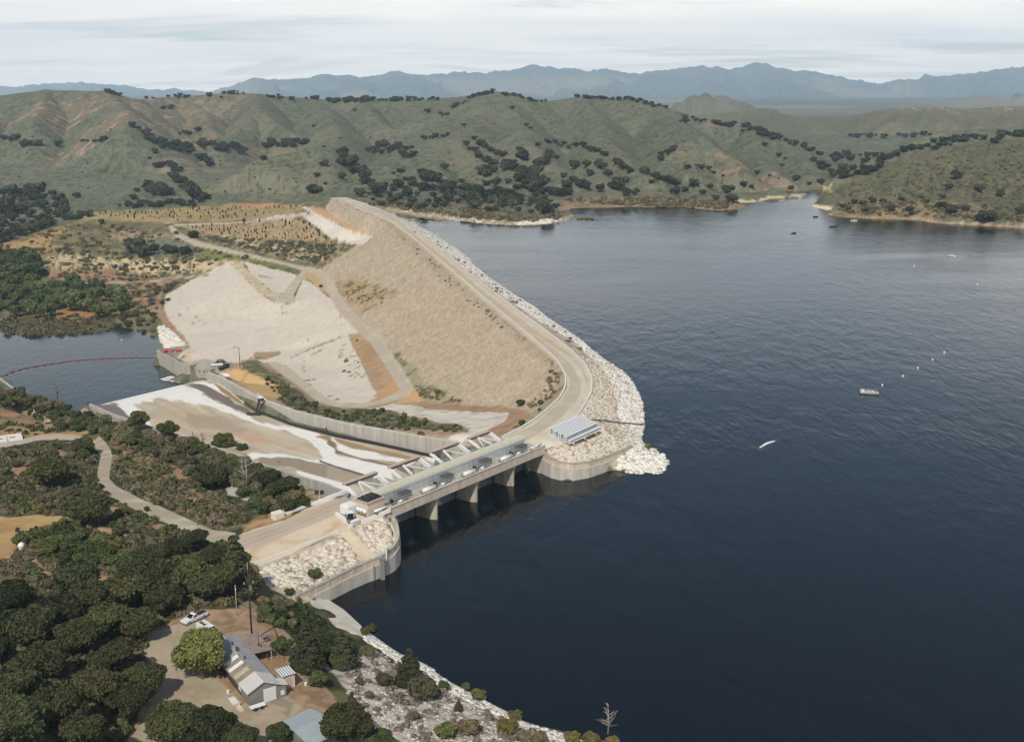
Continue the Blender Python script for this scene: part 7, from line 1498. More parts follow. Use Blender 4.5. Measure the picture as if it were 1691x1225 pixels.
def house():
    o3 = P(412.4, 1166, 11.95); th = math.atan2(.83, -.56); u2 = (math.cos(th), math.sin(th)); v2 = (math.sin(th), -math.cos(th)); q = frame(o3, u2, v2)
    e = empty('shop_building', o3, th); tag(e, 'long grey metal shop building with two white skylights and white roll-up door', 'building')
    L_, W_, E_, R_ = 21.5, 5.6, 2.7, 4.1
    b = MB(); blk(b, q, 0, 4.2, 0, W_, -.4, E_); b.add([q(0, 0, E_), q(0, W_, E_), q(0, W_ / 2, R_ - .14), q(4.2, 0, E_), q(4.2, W_, E_), q(4.2, W_ / 2, R_ - .14)], [(0, 1, 2), (3, 5, 4), (0, 2, 5, 3), (2, 1, 4, 5)]); b.build('front_wall', M_WALLG, e)
    b = MB(); blk(b, q, 4.21, L_, .15, W_ - .1, -.4, E_ - .1)
    for u in np.arange(4.6, L_, 1.05): blk(b, q, u, u + .14, .03, .15, -.3, E_ - .15)
    b.build('side_wall', M_WALLD, e)
    b = MB(); slab(b, q, [(4.2, W_ / 2, R_), (4.2, -.5, E_ - .12), (L_ + .3, -.5, E_ - .12), (L_ + .3, W_ / 2, R_)]); rl = b.build('roof', M_ROOF_R, e)
    b = MB(); slab(b, q, [(3.0, W_ / 2 + .004, R_ + .003), (L_ + .3, W_ / 2 + .004, R_ + .003), (L_ + .3, W_ + .5, E_ - .1), (3.0, W_ + .5, E_ - .1)]); rr = b.build('roof', M_ROOF, e)
    b = MB(); slab(b, q, [(12.5, W_ / 2 - .01, R_ + .06), (12.5, -.52, E_ - .06), (L_ + .35, -.52, E_ - .06), (L_ + .35, W_ / 2 - .01, R_ + .06)], .05); b.build('roof', M_ROOF, e)
    b = MB(); slab(b, q, [(-.35, W_ / 2, R_ + .14), (-.35, -.45, E_ + .02), (4.25, -.45, E_ + .02), (4.25, W_ / 2, R_ + .14)]); slab(b, q, [(-.35, W_ / 2 + .003, R_ + .143), (4.25, W_ / 2 + .003, R_ + .143), (4.25, W_ + .4, E_), (-.35, W_ + .4, E_)]); b.build('front_roof', M_ROOF_L, e)
    zl = lambda v: E_ - .12 + (R_ - E_ + .12) * (v + .5) / (W_ / 2 + .5)
    for u0, w, m, nm in ((11.3, 1.1, M_WHITE, 'skylight'), (8.7, 1.1, M_WHITE, 'skylight'), (5.6, 1.5, mat('yellowed panel', lin(200, 192, 160, .75), .5, noise=.2), 'skylight')):
        b = MB(); slab(b, q, [(u0, 2.4, zl(2.4) + .16), (u0, -.35, zl(-.35) + .16), (u0 + w, -.35, zl(-.35) + .16), (u0 + w, 2.4, zl(2.4) + .16)], .08); b.build(nm, m, e)
    for u, h in ((16.5, .5), (10.0, .45)):
        b = MB(); p = q(u, W_ / 2 + .3, R_ - .1); b.tube([p, (p[0], p[1], p[2] + h)], .12, 8); b.tube([(p[0], p[1], p[2] + h), (p[0], p[1], p[2] + h + .12)], .2, 8); b.build('vent_pipe', M_DARK, e)
    b = MB(); p = q(13.4, W_ / 2, R_ + .1); p2 = q(14.6, W_ / 2 + .5, R_ + .2); b.bar(p, p2, .4, .35); b.build('ridge_vent', M_DARK, e)
    b = MB(); blk(b, q, -.07, -.005, 2.7, 5.1, -.1, 2.5); d = b.build('garage_door', M_WHITE, e)
    b = MB()
    for z in (.5, 1.0, 1.5, 2.0): blk(b, q, -.1, -.072, 2.7, 5.1, z, z + .05)
    b.build('door_panels', M_STEEL, d)
    b = MB(); blk(b, q, -.02, 2.2, W_ + .02, W_ + 1.5, -.4, 2.2); b.build('lean_to', M_WALLG, e)
    b = MB(); slab(b, q, [(-.3, W_ + .42, 2.62), (2.4, W_ + .42, 2.62), (2.4, W_ + 1.8, 2.25), (-.3, W_ + 1.8, 2.25)]); b.build('lean_to_roof', M_ROOF_L, e)
    b = MB(); blk(b, q, -.06, -.022, W_ + .4, W_ + 1.1, .3, 1.2); b.build('window', M_WHITE, e)
    b = MB(); blk(b, q, 3.9, 5.6, .0, .02, .8, 1.9); b.build('window', M_WHITE, e)
    # brown porch at the back
    b = MB(); slab(b, q, [(13.5, W_ + .52, 2.5), (L_ + .8, W_ + .52, 2.5), (L_ + .8, W_ + 4.3, 2.35), (13.5, W_ + 4.3, 2.35)], .1); b.build('porch_roof', M_ROOF_R, e)
    for i in range(8):
        pass
    for u in (13.7, 17.5, L_ + .6): b = MB(); blk(b, q, u, u + .14, W_ + 4.1, W_ + 4.24, -.3, 2.3); b.build('porch_post', M_RUST, e)
    # dolly in front
    c = P(425, 1166, 12.0); q2 = frame(c, v2, (-u2[0], -u2[1])); e2 = empty('flat_trailer', c, 0); tag(e2, 'small flat trailer parked in front of the roll-up door', 'trailer')
    b = MB(); blk(b, q2, -1.6, 1.2, .1, 1.2, .5, .65); b.build('bed', M_WHITE, e2)
    for u in (-.8, .4):
        for v in (.02, 1.28): b = MB(); p = q2(u, v, .3); b.tube([(p[0] - u2[0] * .08, p[1] - u2[1] * .08, p[2]), (p[0] + u2[0] * .08, p[1] + u2[1] * .08, p[2])], .3, 10); b.build('wheel', M_DARK, e2)
    for px, py, sx, sy, m, lb in ((386, 1157, 2.6, 1.2, M_KERB, 'pale concrete step slab beside the shop building'), (396, 1170, 2.2, .9, M_PARA, 'brown step slab beside the shop building')):
        c = P(px, py, 12.0); b = MB(); b.box((c[0], c[1], 12.06), (sx, sy, .22), th); o = b.build('step_slab', m, loc=c); tag(o, lb, 'slab')
    for px, py, m, lb in ((377, 1144, M_WHITE, 'small white bucket on the dirt beside the shop building'), (395, 1164, M_STEEL, 'pale blue box lying by the step slabs'), (505, 1131, M_WHITE, 'small white bucket on the slope right of the sheds')):
        c = P(px, py, 12.0 if px < 450 else hit(px, py)[0][2]); b = MB(); b.tube([(c[0], c[1], c[2]), (c[0], c[1], c[2] + .5)], .28, 10); b.tube([(c[0], c[1], c[2] + .5), (c[0], c[1], c[2] + .56)], .31, 10); o = b.build('bucket', m, loc=c); tag(o, lb, 'bucket')
house()
def shed():
    o3 = P(462, 1132, 11.8); th = math.atan2(.83, -.56); u2 = (math.cos(th), math.sin(th)); v2 = (math.sin(th), -math.cos(th)); q = frame(P(467.5, 1136.5, 11.8), u2, v2)
    e = empty('small_shed', P(467.5, 1136.5, 11.8), th); tag(e, 'small square shed with white ribbed roof right of the shop', 'shed')
    b = MB(); blk(b, q, 0, 2.9, 0, 2.4, -.4, 2.3); b.build('wall', M_PARA, e)
    b = MB(); slab(b, q, [(-.2, -.2, 2.5), (3.1, -.2, 2.5), (3.1, 2.6, 2.5), (-.2, 2.6, 2.5)], .15); b.build('roof', mat('dark roof gaps', lin(120, 124, 124, .7), .5), e)
    for i in range(6): v = -.15 + i * .48; b = MB(); slab(b, q, [(-.24, v, 2.56), (3.14, v, 2.56), (3.14, v + .26, 2.56), (-.24, v + .26, 2.56)], .05); b.build('roof_rib', M_WHITE, e)
    b = MB(); blk(b, q, -.05, -.003, .8, 1.7, -.1, 1.9); b.build('door', M_RUST, e)
    # lower shed
    o3 = P(459, 1196, 11.5); q = None
    A = np.array(P(461, 1193, 14.0)); Bc = np.array(P(512.6, 1168, 14.0)); C_ = np.array(P(538.5, 1199, 13.2)); u = Bc - A; Lu = np.linalg.norm(u[:2]); u = u[:2] / Lu; v = (C_ - Bc)[:2]; v -= u * (v @ u); Lv = np.linalg.norm(v); v /= Lv
    q = frame((A[0], A[1], 11.4), u, v); e = empty('boat_shed', (A[0], A[1], 11.4), math.atan2(u[1], u[0])); tag(e, 'wide low shed with pale ribbed metal roof at the bottom edge', 'shed')
    b = MB(); blk(b, q, .3, Lu - .3, .3, Lv + 2.5, -.5, 1.9); b.build('wall', M_WALLG, e)
    b = MB(); slab(b, q, [(0, Lv * .75, 2.95), (Lu, Lv * .75, 2.95), (Lu, 0 - .2, 2.45), (0, -.2, 2.45)][::-1]); slab(b, q, [(0, Lv * .75 + .004, 2.953), (Lu, Lv * .75 + .004, 2.953), (Lu, Lv + 3.2, 2.0), (0, Lv + 3.2, 2.0)]); r_ = b.build('roof', mat('pale blue ribbed roof', lin(178, 188, 188, .78), .45, metal=.1, noise=.12, nscale=.8), e)
    b = MB(); zz = lambda v: 2.45 + .5 * (v + .2) / (Lv * .75 + .2) if v < Lv * .75 else 2.95 - .95 * (v - Lv * .75) / (Lv * .25 + 3.2)
    for k in np.arange(.3, Lu, .62):
        for v0, v1 in ((-.2, Lv * .75), (Lv * .75, Lv + 3.2)): b.bar(q(k, v0, zz(v0) + .03), q(k, v1, zz(v1) + .03), .07, .06)
    b.build('roof_seams', M_ROOF, r_)
shed()

# ------------------------------------------------------------------ poles, flag, table, signs
M_POLE = mat('dark creosoted timber', (.035, .022, .017), .9, noise=.4, nscale=2)
def pole(name, px, py, h, r0, r1, m, label, cat, extra=None):
    g = hit(px, py)[0]; e = empty(name, tuple(g)); tag(e, label, cat); b = MB(); b.tube([(g[0], g[1], g[2] - .5), (g[0], g[1], g[2] + h)], r0, 9, r1); b.build('pole', m, e, True)
    if extra: extra(e, g)
    return e
def up_ex(e, g):
    t = g[2] + 16.2
    b = MB(); b.bar((g[0] - .9, g[1] - .3, t - 3), (g[0] + .9, g[1] + .3, t - 3), .12); b.build('crossarm', M_POLE, e)
    b = MB(); b.tube([(g[0] + .35, g[1], t - 4.4), (g[0] + .35, g[1], t - 3.4)], .26, 10); b.build('transformer', M_GREY, e)
    b = MB(); b.tube([(g[0], g[1], t - .5), (g[0], g[1], t + 1.6)], .05, 6); b.build('antenna', M_STEEL, e)
    for d in (-.8, .8): b = MB(); b.tube([(g[0] + d, g[1] + d / 3, t - 2.94), (g[0] + d, g[1] + d / 3, t - 2.6)], .07, 6); b.build('insulator', M_WHITE, e)
pole('utility_pole', 416.8, 1063, 16.2, .2, .14, M_POLE, 'tall dark timber utility pole standing behind the shop building', 'utility pole', up_ex)
def fl_ex(e, g):
    b = MB(); b.ico((g[0], g[1], g[2] + 7.1), (.1, .1, .1), 1); b.build('finial', M_WHITE, e)
    b = MB(); b.box((g[0] + .09, g[1] - .02, g[2] + 5.9), (.14, .05, 1.3)); f = b.build('flag', mat('furled flag red', lin(180, 50, 50, .8), .8), e)
    b = MB(); b.box((g[0] + .09, g[1] - .02, g[2] + 6.3), (.16, .07, .35)); b.build('flag_stripe', M_WHITE, f)
pole('flagpole', 391.5, 1017, 7.0, .09, .05, mat('pole metal', lin(200, 198, 194, .8), .4), 'slim pale flagpole with a furled red and white flag', 'flagpole', fl_ex)
def br_ex(e, g):
    for d in ((2.2, -1.0), (-1.4, 1.6)): b = MB(); b.bar((g[0], g[1], g[2] + 3.2), (g[0] + d[0], g[1] + d[1], g[2] - .1), .14); b.build('brace', M_RUST2, e)
M_RUST2 = mat('rusty red brown post', lin(120, 78, 56, .7), .8, noise=.3)
pole('braced_post', 428.8, 1085, 5.8, .1, .09, M_RUST2, 'short rusty brown post with slanting braces beside the shop roof', 'post', br_ex)
def lt_ex(e, g):
    b = MB(); b.bar((g[0], g[1], g[2] + 11.6), (g[0] - 2, g[1] - 1, g[2] + 12), .15); b.box((g[0] - 2.2, g[1] - 1.1, g[2] + 12), (1.2, .8, .35)); b.build('lamp_head', M_GREY, e)
pole('light_pole', 396.5, 607, 12.0, .22, .14, M_POLE, 'lone light pole beside the bushes at the foot of the berm', 'light pole', lt_ex)
def table():
    g = hit(434.5, 1057)[0]; e = empty('picnic_table', tuple(g), .9); tag(e, 'weathered picnic table on the dirt beside the rusty post', 'picnic table'); q = frame(g, (.62, .78), (.78, -.62))
    b = MB(); blk(b, q, -1.1, 1.1, -.45, .45, .7, .77); b.build('table_top', M_GREY, e)
    for v in (-.95, .7): b = MB(); blk(b, q, -1.1, 1.1, v, v + .28, .42, .47); b.build('bench', M_GREY, e)
    for u in (-.8, .8): b = MB(); b.bar(q(u, -.9, 0), q(u, .2, .7), .1); b.bar(q(u, .9, 0), q(u, -.2, .7), .1); b.bar(q(u, -.95, .4), q(u, .95, .4), .08); b.build('leg', M_POLE, e)
table()
def solar(px, py, z, label, h=2.6, dish=False, two=True):
    g = P(px, py, z) if z is not None else tuple(hit(px, py)[0]); e = empty('solar_post', g); tag(e, label, 'solar panel')
    b = MB(); b.tube([(g[0], g[1], g[2] - .2), (g[0], g[1], g[2] + h)], .07, 7); b.build('post', M_STEEL, e)
    for d in ((-.75, .75) if two else (0,)): b = MB(); b.add([(g[0] + d - .55, g[1] - .35, g[2] + h - .3), (g[0] + d + .55, g[1] - .35, g[2] + h - .3), (g[0] + d + .55, g[1] + .35, g[2] + h + .7), (g[0] + d - .55, g[1] + .35, g[2] + h + .7)] + [(g[0] + d - .55, g[1] - .29, g[2] + h - .34), (g[0] + d + .55, g[1] - .29, g[2] + h - .34), (g[0] + d + .55, g[1] + .41, g[2] + h + .66), (g[0] + d - .55, g[1] + .41, g[2] + h + .66)], [(0, 1, 2, 3), (7, 6, 5, 4), (0, 4, 5, 1), (1, 5, 6, 2), (2, 6, 7, 3), (3, 7, 4, 0)]); b.build('panel', mat('solar cells', (.02, .022, .03), .7, spec=.1), e)
    b = MB(); b.box((g[0] + .1, g[1] - .1, g[2] + .5), (.6, .5, .9)); b.build('battery_box', M_WHITE, e, bev=.04)
solar(528, 828, None, 'post with two small solar panels beside the approach kerb'); solar(31, 893, None, 'single tilted solar panel on the near left slope', 3.0, two=False)
g = hit(36, 906)[0]; b = MB(); b.ico((g[0], g[1], g[2] + .9), (.9, .9, .95), 2); b.tube([(g[0], g[1], g[2] - .3), (g[0], g[1], g[2] + .6)], .7, 12); o = b.build('white_water_tank', M_WHITE, smooth=True, loc=tuple(g)); tag(o, 'small round white tank below the tilted solar panel', 'tank')
g = hit(459, 855)[0]; b = MB(); b.box((g[0], g[1], g[2] + .8), (3.0, 2.4, 2.0), .7); b.box((g[0], g[1], g[2] + 1.84), (2.2, 1.6, .1), .7); o = b.build('concrete_block', M_KERB, loc=tuple(g), bev=.05); tag(o, 'square pale concrete block where the approach kerb starts', 'concrete block')
# pale slab pads at the left edge
for px, py, sx, sy, lb in ((12, 726, 11, 9, 'pale concrete pad with two dark hatches at the left edge'), (-9, 729, 9, 8, 'pale concrete pad cut off by the left edge')):
    g = hit(px, py)[0]; e = empty('concrete_pad', tuple(g), .5); tag(e, lb, 'concrete pad'); b = MB(); b.box((g[0], g[1], g[2] + .3), (sx, sy, 1.0), .5); b.build('pad', M_KERB, e, bev=.05)
    for k in (-1.5, 1.8): b = MB(); b.box((g[0] + k, g[1] + k * .4, g[2] + .84), (2.0, 1.4, .08), .5); b.build('hatch', M_GREY, e)

# ------------------------------------------------------------------ vehicles
M_CARW = mat('white car paint', lin(225, 226, 224, .85), .25, spec=.5); M_CARG = mat('dark grey car paint', lin(95, 98, 104, .6), .25); M_GLASS = mat('dark car glass', (.012, .014, .016), .08); M_TYRE = mat('tyre rubber', (.02, .02, .02), .8); M_RIM = mat('grey rim', (.35, .35, .35), .35, metal=.6)
def loft_body(b, secs, hw):
    """closed side profile extruded across the width, narrowed at the top"""
    n = len(secs); V = []
    for s in (-1, 1):
        for x, z, k in secs: V.append((x, s * hw * k, z))
    b.add(V, [tuple(range(n)), tuple(range(n, 2 * n))[::-1]] + [(i, n + i, n + (i + 1) % n, (i + 1) % n) for i in range(n)])
def vehicle(name, kind, px, py, z, rz, label, cat, paint, L_=5.4, W_=1.9, sc_=1.0):
    e = empty(name, (0, 0, 0)); PINV[e.name] = Matrix.Identity(4); tag(e, label, cat); hw = W_ / 2; h = L_ / 2
    b = MB()
    if kind == 'pickup':
        loft_body(b, [(-h, .42, .96), (h - .1, .42, .94), (h, .62, .94), (h, .95, .92), (h - 1.2, 1.08, .96), (h - 1.7, 1.1, .97), (-.35, 1.12, .98), (-h, 1.12, .96)], hw)
        body = b.build('body', paint, e, bev=.05); b = MB(); loft_body(b, [(h - 1.55, 1.1, .93), (h - 2.35, 1.75, .78), (-.1, 1.78, .78), (-.42, 1.12, .92)], hw); cab = b.build('cab', paint, e, bev=.06)
        b = MB(); loft_body(b, [(h - 1.62, 1.16, .80), (h - 2.32, 1.72, .70), (h - 2.37, 1.72, .70), (h - 1.72, 1.16, .80)], hw); 
        b2 = MB(); V = [(h - 1.56, -.76 * hw, 1.14), (h - 1.56, .76 * hw, 1.14), (h - 2.28, .68 * hw, 1.71), (h - 2.28, -.68 * hw, 1.71)]; b2.add(V + [(x - .06, y, zz - .03) for x, y, zz in V], [(0, 1, 2, 3), (7, 6, 5, 4), (0, 4, 5, 1), (1, 5, 6, 2), (2, 6, 7, 3), (3, 7, 4, 0)]); b2.build('windscreen', M_GLASS, e)
        for s in (-1, 1): b = MB(); b.add([(h - 1.85, s * hw * .925, 1.2), (h - 2.4, s * hw * .81, 1.66), (-.05, s * hw * .81, 1.66), (-.2, s * hw * .92, 1.2)] + [(h - 1.85, s * hw * .90, 1.2), (h - 2.4, s * hw * .78, 1.66), (-.05, s * hw * .78, 1.66), (-.2, s * hw * .89, 1.2)], [(0, 1, 2, 3), (7, 6, 5, 4), (0, 4, 5, 1), (1, 5, 6, 2), (2, 6, 7, 3), (3, 7, 4, 0)]); b.build('side_window', M_GLASS, e)
        b = MB(); b.box(((-h - .45) / 2, 0, 1.13), (h - .65, W_ * .8, .06)); b.build('truck_bed', M_DARK, e)
    elif kind == 'utility':
        loft_body(b, [(-h, .5, .96), (h, .5, .94), (h, 1.0, .92), (h - 1.1, 1.15, .96), (-.2, 1.2, .98), (-h, 1.2, .98)], hw); b.build('body', paint, e, bev=.05)
        b = MB(); loft_body(b, [(h - 1.0, 1.1, .93), (h - 1.6, 1.9, .8), (h - 3.0, 1.9, .8), (h - 3.05, 1.15, .93)], hw); b.build('cab', paint, e, bev=.06)
        b = MB(); V = [(h - 1.0, -.78 * hw, 1.2), (h - 1.0, .78 * hw, 1.2), (h - 1.53, .7 * hw, 1.84), (h - 1.53, -.7 * hw, 1.84)]; b.add(V + [(x - .06, y, zz - .03) for x, y, zz in V], [(0, 1, 2, 3), (7, 6, 5, 4), (0, 4, 5, 1), (1, 5, 6, 2), (2, 6, 7, 3), (3, 7, 4, 0)]); b.build('windscreen', M_GLASS, e)
        for s in (-1, 1): b = MB(); b.box(((-h + h - 3.2) / 2, s * hw * .78, 1.5), (h * 2 - 3.3, W_ * .2, .7)); b.build('side_box', paint, e, bev=.03)
        b = MB(); b.box((-1.6, 0, 1.24), (3.0, W_ * .6, .08)); b.build('truck_bed', M_DARK, e)
    elif kind == 'cart':
        loft_body(b, [(-h, .45, 1), (h, .45, 1), (h, 1.0, .96), (-h, 1.05, .96)], hw); b.build('body', M_DARK, e, bev=.08)
        b = MB(); loft_body(b, [(-1.0, 1.05, .8), (1.0, 1.05, .8), (.8, 2.2, .72), (-.9, 2.2, .72)], hw); b.build('cab', M_GLASS, e)
        b = MB(); b.box((0, 0, 2.26), (2.2, W_ * .85, .14)); b.build('roof', M_WHITE, e, bev=.04)
        b = MB()
        for x in (-.95, .9):
            for s in (-1, 1): b.bar((x, s * hw * .82, 1.05), (x * .9, s * hw * .78, 2.2), .12)
        b.build('pillars', M_WHITE, e)
    else:
        loft_body(b, [(-h, .35, .95), (h, .35, .95), (h, .75, .92), (h - 1.1, .92, .96), (-h + .7, .95, .96), (-h, .85, .94)], hw); b.build('body', paint, e, bev=.06)
        b = MB(); loft_body(b, [(h - 1.2, .93, .9), (h - 1.95, 1.42, .74), (-.9, 1.42, .74), (-h + .55, .95, .88)], hw); b.build('cabin', M_GLASS, e)
        b = MB(); loft_body(b, [(h - 1.85, 1.4, .76), (h - 2.0, 1.46, .74), (-.9, 1.46, .74), (-1.0, 1.4, .76)], hw); b.build('roof', paint, e)
    for s in (-1, 1): b = MB(); b.box((h + .005, s * hw * .7, .8 if kind != 'car' else .64), (.06, .32, .16)); b.build('headlight', M_WHITE, e)
    b = MB(); b.box((h + .02, 0, .5), (.14, W_ * .95, .2)); b.build('bumper', M_GREY if kind != 'car' else M_DARK, e, bev=.03)
    for x in (h - .95, -h + 1.1):
        for s in (-1, 1):
            b = MB(); b.tube([(x, s * (hw - .22), .38), (x, s * (hw + .01), .38)], .38, 16); w = b.build('wheel', M_TYRE, e); b = MB(); b.tube([(x, s * (hw - .05), .38), (x, s * (hw + .03), .38)], .22, 12); b.build('rim', M_RIM, w)
    c = P(px, py, z) if z is not None else tuple(hit(px, py)[0]); e.location = c; e.rotation_euler = (0, 0, rz); e.scale = (sc_,) * 3; return e
def heading(p, q, z): a, b = P(*p, z), P(*q, z); return math.atan2(b[1] - a[1], b[0] - a[0])
vehicle('pickup_truck', 'pickup', 321, 1024, 12.15, heading((337, 1017), (305, 1032), 12), 'silver white pickup parked under the dark oaks facing left', 'pickup truck', M_CARW, 5.8, 2.0)
vehicle('utility_truck', 'utility', 344, 1045, 12.05, heading((337, 1040), (356, 1050), 12), 'white utility truck half hidden by the light leafy tree', 'truck', M_CARW, 5.6, 2.0)
vehicle('parked_car', 'car', 364, 1058, 12.05, heading((355, 1050), (370, 1062), 12), 'grey car parked at the back corner of the shop building', 'car', M_CARG, 4.6, 1.8)
vehicle('utility_cart', 'cart', 578, 858, 8.2, heading((578, 850), (585, 866), 5.4), 'black work truck with white cab roof on the bridge yard', 'work truck', M_DARK, 4.2, 2.2)
vehicle('pickup_truck', 'pickup', 276, 370, None, .3, 'tiny white pickup at the start of the terrace road', 'pickup truck', M_CARW)
vehicle('pickup_truck', 'pickup', 141, 468.5, None, .1, 'tiny white pickup by the riverside willows', 'pickup truck', M_CARW)
g = P(586.5, 866, 8.1); e = empty('generator_box', g, .9); tag(e, 'small light grey box beside the black work truck', 'box'); b = MB(); b.box((g[0], g[1], 8.7), (2.6, 1.2, 1.2), .9); b.build('body', M_STEEL, e, bev=.05); b = MB(); b.box((g[0], g[1], 9.34), (2.7, 1.3, .08), .9); b.build('lid', M_WHITE, e)

# ------------------------------------------------------------------ basin platform things
def floats_pile():
    g = np.array(P(284, 582, -43.2)); rr = random.Random(4); M_RED = mat('red plastic', lin(206, 52, 58, .8), .5, noise=.15)
    for i in range(9):
        e = MB(); a = rr.uniform(0, 6.28); x, y = g[0] + rr.uniform(-5, 6), g[1] + rr.uniform(-3, 4); d = Vector((math.cos(a), math.sin(a), 0)) * 1.6; c = Vector((x, y, g[2] + .6 + (.9 if i % 3 == 0 else 0)))
        e.tube([c - d, c - d * .8, c + d * .8, c + d], .62, 10); o = e.build('spare_float', M_RED, smooth=True, loc=tuple(c)); tag(o, 'red spare boom float in the heap on the basin platform', 'float', 'spare floats heaped on the basin platform')
    return M_RED
M_RED = floats_pile()
def boom():
    px = sc(0, 400, 4.026, [(-60, 905), (40, 880), (82, 862), (130, 848), (182, 835), (240, 824), (293, 815), (348, 806), (405, 798), (460, 790), (515, 786), (568, 780), (622, 777), (673, 774), (726, 771), (778, 769), (828, 768), (882, 767), (935, 766), (982, 766), (1035, 766), (1052, 766)])
    W_ = [P(a, b_, -51.9) for a, b_ in px]; b = MB(); b.tube(resample(W_, 120), .09, 6); o = b.build('boom_cable', mat('dark boom cable', (.05, .03, .03), .7)); tag(o, 'dark cable of the floating boom curving across the pond', 'cable')
    for i, p in enumerate(W_[1:-1]):
        q = Vector(W_[i + 2]) - Vector(W_[i]); q.normalize(); c = Vector((p[0], p[1], -51.75)); b = MB(); b.tube([c - q * 1.1, c - q * .9, c + q * .9, c + q * 1.1], .42, 10); b.tube([c - q * 1.8, c - q * 1.5], .12, 6); b.tube([c + q * 1.5, c + q * 1.8], .12, 6)
        o = b.build('boom_float', mat('faded red float', lin(176, 92, 90, .75), .6), smooth=True, loc=tuple(c)); tag(o, 'faded red float on the boom cable across the pond', 'float', 'floats strung on the pond boom')
boom()
def basin_stuff():
    g = hit(359, 609)[0]; e = empty('pump_hut', tuple(g), .3); tag(e, 'small hut with white flat roof at the chute wall crest', 'hut')
    b = MB(); b.box((g[0], g[1], g[2] + 1.2), (6.0, 4.0, 2.8), .3); b.build('wall', M_CONC, e); b = MB(); b.box((g[0], g[1], g[2] + 2.75), (6.8, 4.8, .3), .3); b.build('roof', M_WHITE, e)
    b = MB(); h = (g[0] + 1, g[1] + 5, g[2]); b.tube([(h[0] - 2.6, h[1], h[2] - 1), (h[0] - 2.6, h[1], h[2] + 3), (h[0] - 1.4, h[1], h[2] + 4.3), (h[0] + 1.4, h[1], h[2] + 4.3), (h[0] + 2.6, h[1], h[2] + 3), (h[0] + 2.6, h[1], h[2] - 1)], .4, 8); o = b.build('pipe_arch', M_BLACKP, smooth=True, loc=h); tag(o, 'black arched pipe rising behind the small white-roofed hut', 'pipe')
    g = P(341, 617, -42); e = empty('valve_house', g, -.45); tag(e, 'concrete valve house wall with small dark windows above the outlet', 'building')
    b = MB(); b.box((g[0], g[1], g[2] + .5), (10, 4, 6), -.45); b.build('wall', M_CONC, e)
    for k in (-3.2, 0, 2.6): b = MB(); b.box((g[0] + k * math.cos(-.45) + math.sin(-.45) * 2.0, g[1] + k * math.sin(-.45) - math.cos(-.45) * 2.0, g[2] + 1.6), (.9, .12, 1.1), -.45); b.build('window', M_DARK, e)
    for n_, (a, b2, lb) in enumerate((((361, 615), (375, 621.5), 'white pipe rack on the chute wall coping near the hut'), ((417, 649), (433, 661), 'white pipe rack on the coping above the dark riser'))):
        p, q = np.array(P(*a, -6.2 if n_ else -8)), np.array(P(*b2, -4.6 if n_ else -7)); e = empty('pipe_rack', tuple(p)); tag(e, lb, 'pipes')
        for k in range(3): b = MB(); o_ = np.array([.5, .55, 0]) * k * 1.1; b.tube([p + o_, q + o_], .28, 8); b.build('tube', M_WHITE, e, True)
basin_stuff()
# left sill wall at the pond
ln = [P(-8, 618, -48.6)[:2], P(4, 626, -48.6)[:2], P(32, 648, -48.6)[:2]]
b = MB(); b.wall([ln[2], ln[1], ln[0]], 1.2, [-56] * 3, [-48.4] * 3); o = b.build('sill_wall', M_CONC_W, loc=(*ln[1], -50)); tag(o, 'pale concrete wall entering the pond at the left edge', 'wall')

# ------------------------------------------------------------------ boats and buoys
def hull(b, L_, W_, H_, z0=0.0, full=.0):
    st = 9; V = []; 
    for i in range(st):
        t = i / (st - 1); x = -L_ / 2 + L_ * t; w = W_ / 2 * (1 - max(0, (t - .55) / .45) ** 2.2) * (.9 + .1 * min(1, t * 5)); w = max(w, .03); k = .25 * max(0, (t - .6) / .4) ** 2
        V += [(x, -w, z0 + H_ + k), (x, -w * .7, z0 - .12), (x, 0, z0 - .25 + k * .6), (x, w * .7, z0 - .12), (x, w, z0 + H_ + k), (x, w * .8, z0 + H_ + k - .02), (x, w * .55, z0 + .1), (x, -w * .55, z0 + .1), (x, -w * .8, z0 + H_ + k - .02)]
    n = 9; F = [(i * n + j, i * n + (j + 1) % n, (i + 1) * n + (j + 1) % n, (i + 1) * n + j) for i in range(st - 1) for j in range(n)] + [tuple(range(n))[::-1], tuple((st - 1) * n + j for j in range(n))]
    b.add(V, F)
def motorboat(px, py, rz, label, m, L_=5.5, cabin=True):
    e = empty('motor_boat', (0, 0, 0)); PINV[e.name] = Matrix.Identity(4); tag(e, label, 'boat'); b = MB(); hull(b, L_, 2.1, .75); b.build('hull', m, e)
    b = MB(); b.box((-L_ / 2 - .15, 0, .6), (.35, .35, 1.1)); b.build('outboard_motor', M_DARK, e, bev=.04)
    if cabin: b = MB(); b.box((.3, 0, .95), (.9, 1.2, .7), 0, .8); b.build('console', M_WHITE, e, bev=.05); b = MB(); b.box((-.9, 0, .6), (.5, 1.3, .3)); b.build('seat', M_GREY, e)
    else: b = MB(); b.box((-.2, 0, .5), (.35, 1.6, .1)); b.build('seat', M_GREY, e)
    c = P(px, py, 0); e.location = c; e.rotation_euler = (0, 0, rz); return e
motorboat(1571.5, 423.5, -.5, 'small white and grey fishing boat alone on the right side of the lake', M_WHITE, 6)
motorboat(1311, 385.5, .3, 'small dark boat in the middle of the upper lake', M_DARK, 4.5, False)
motorboat(1376, 375, .1, 'dark boat below the right shore point', M_DARK, 7, False)
motorboat(1347, 358.5, .2, 'small dark boat in the mouth of the inlet', M_DARK, 5, False)
motorboat(1290.5, 332.5, .5, 'white boat inside the inlet under the pale cliffs', M_WHITE, 6)
motorboat(1410, 365, .0, 'white boat close to the sandy right shore', M_WHITE, 6.5)
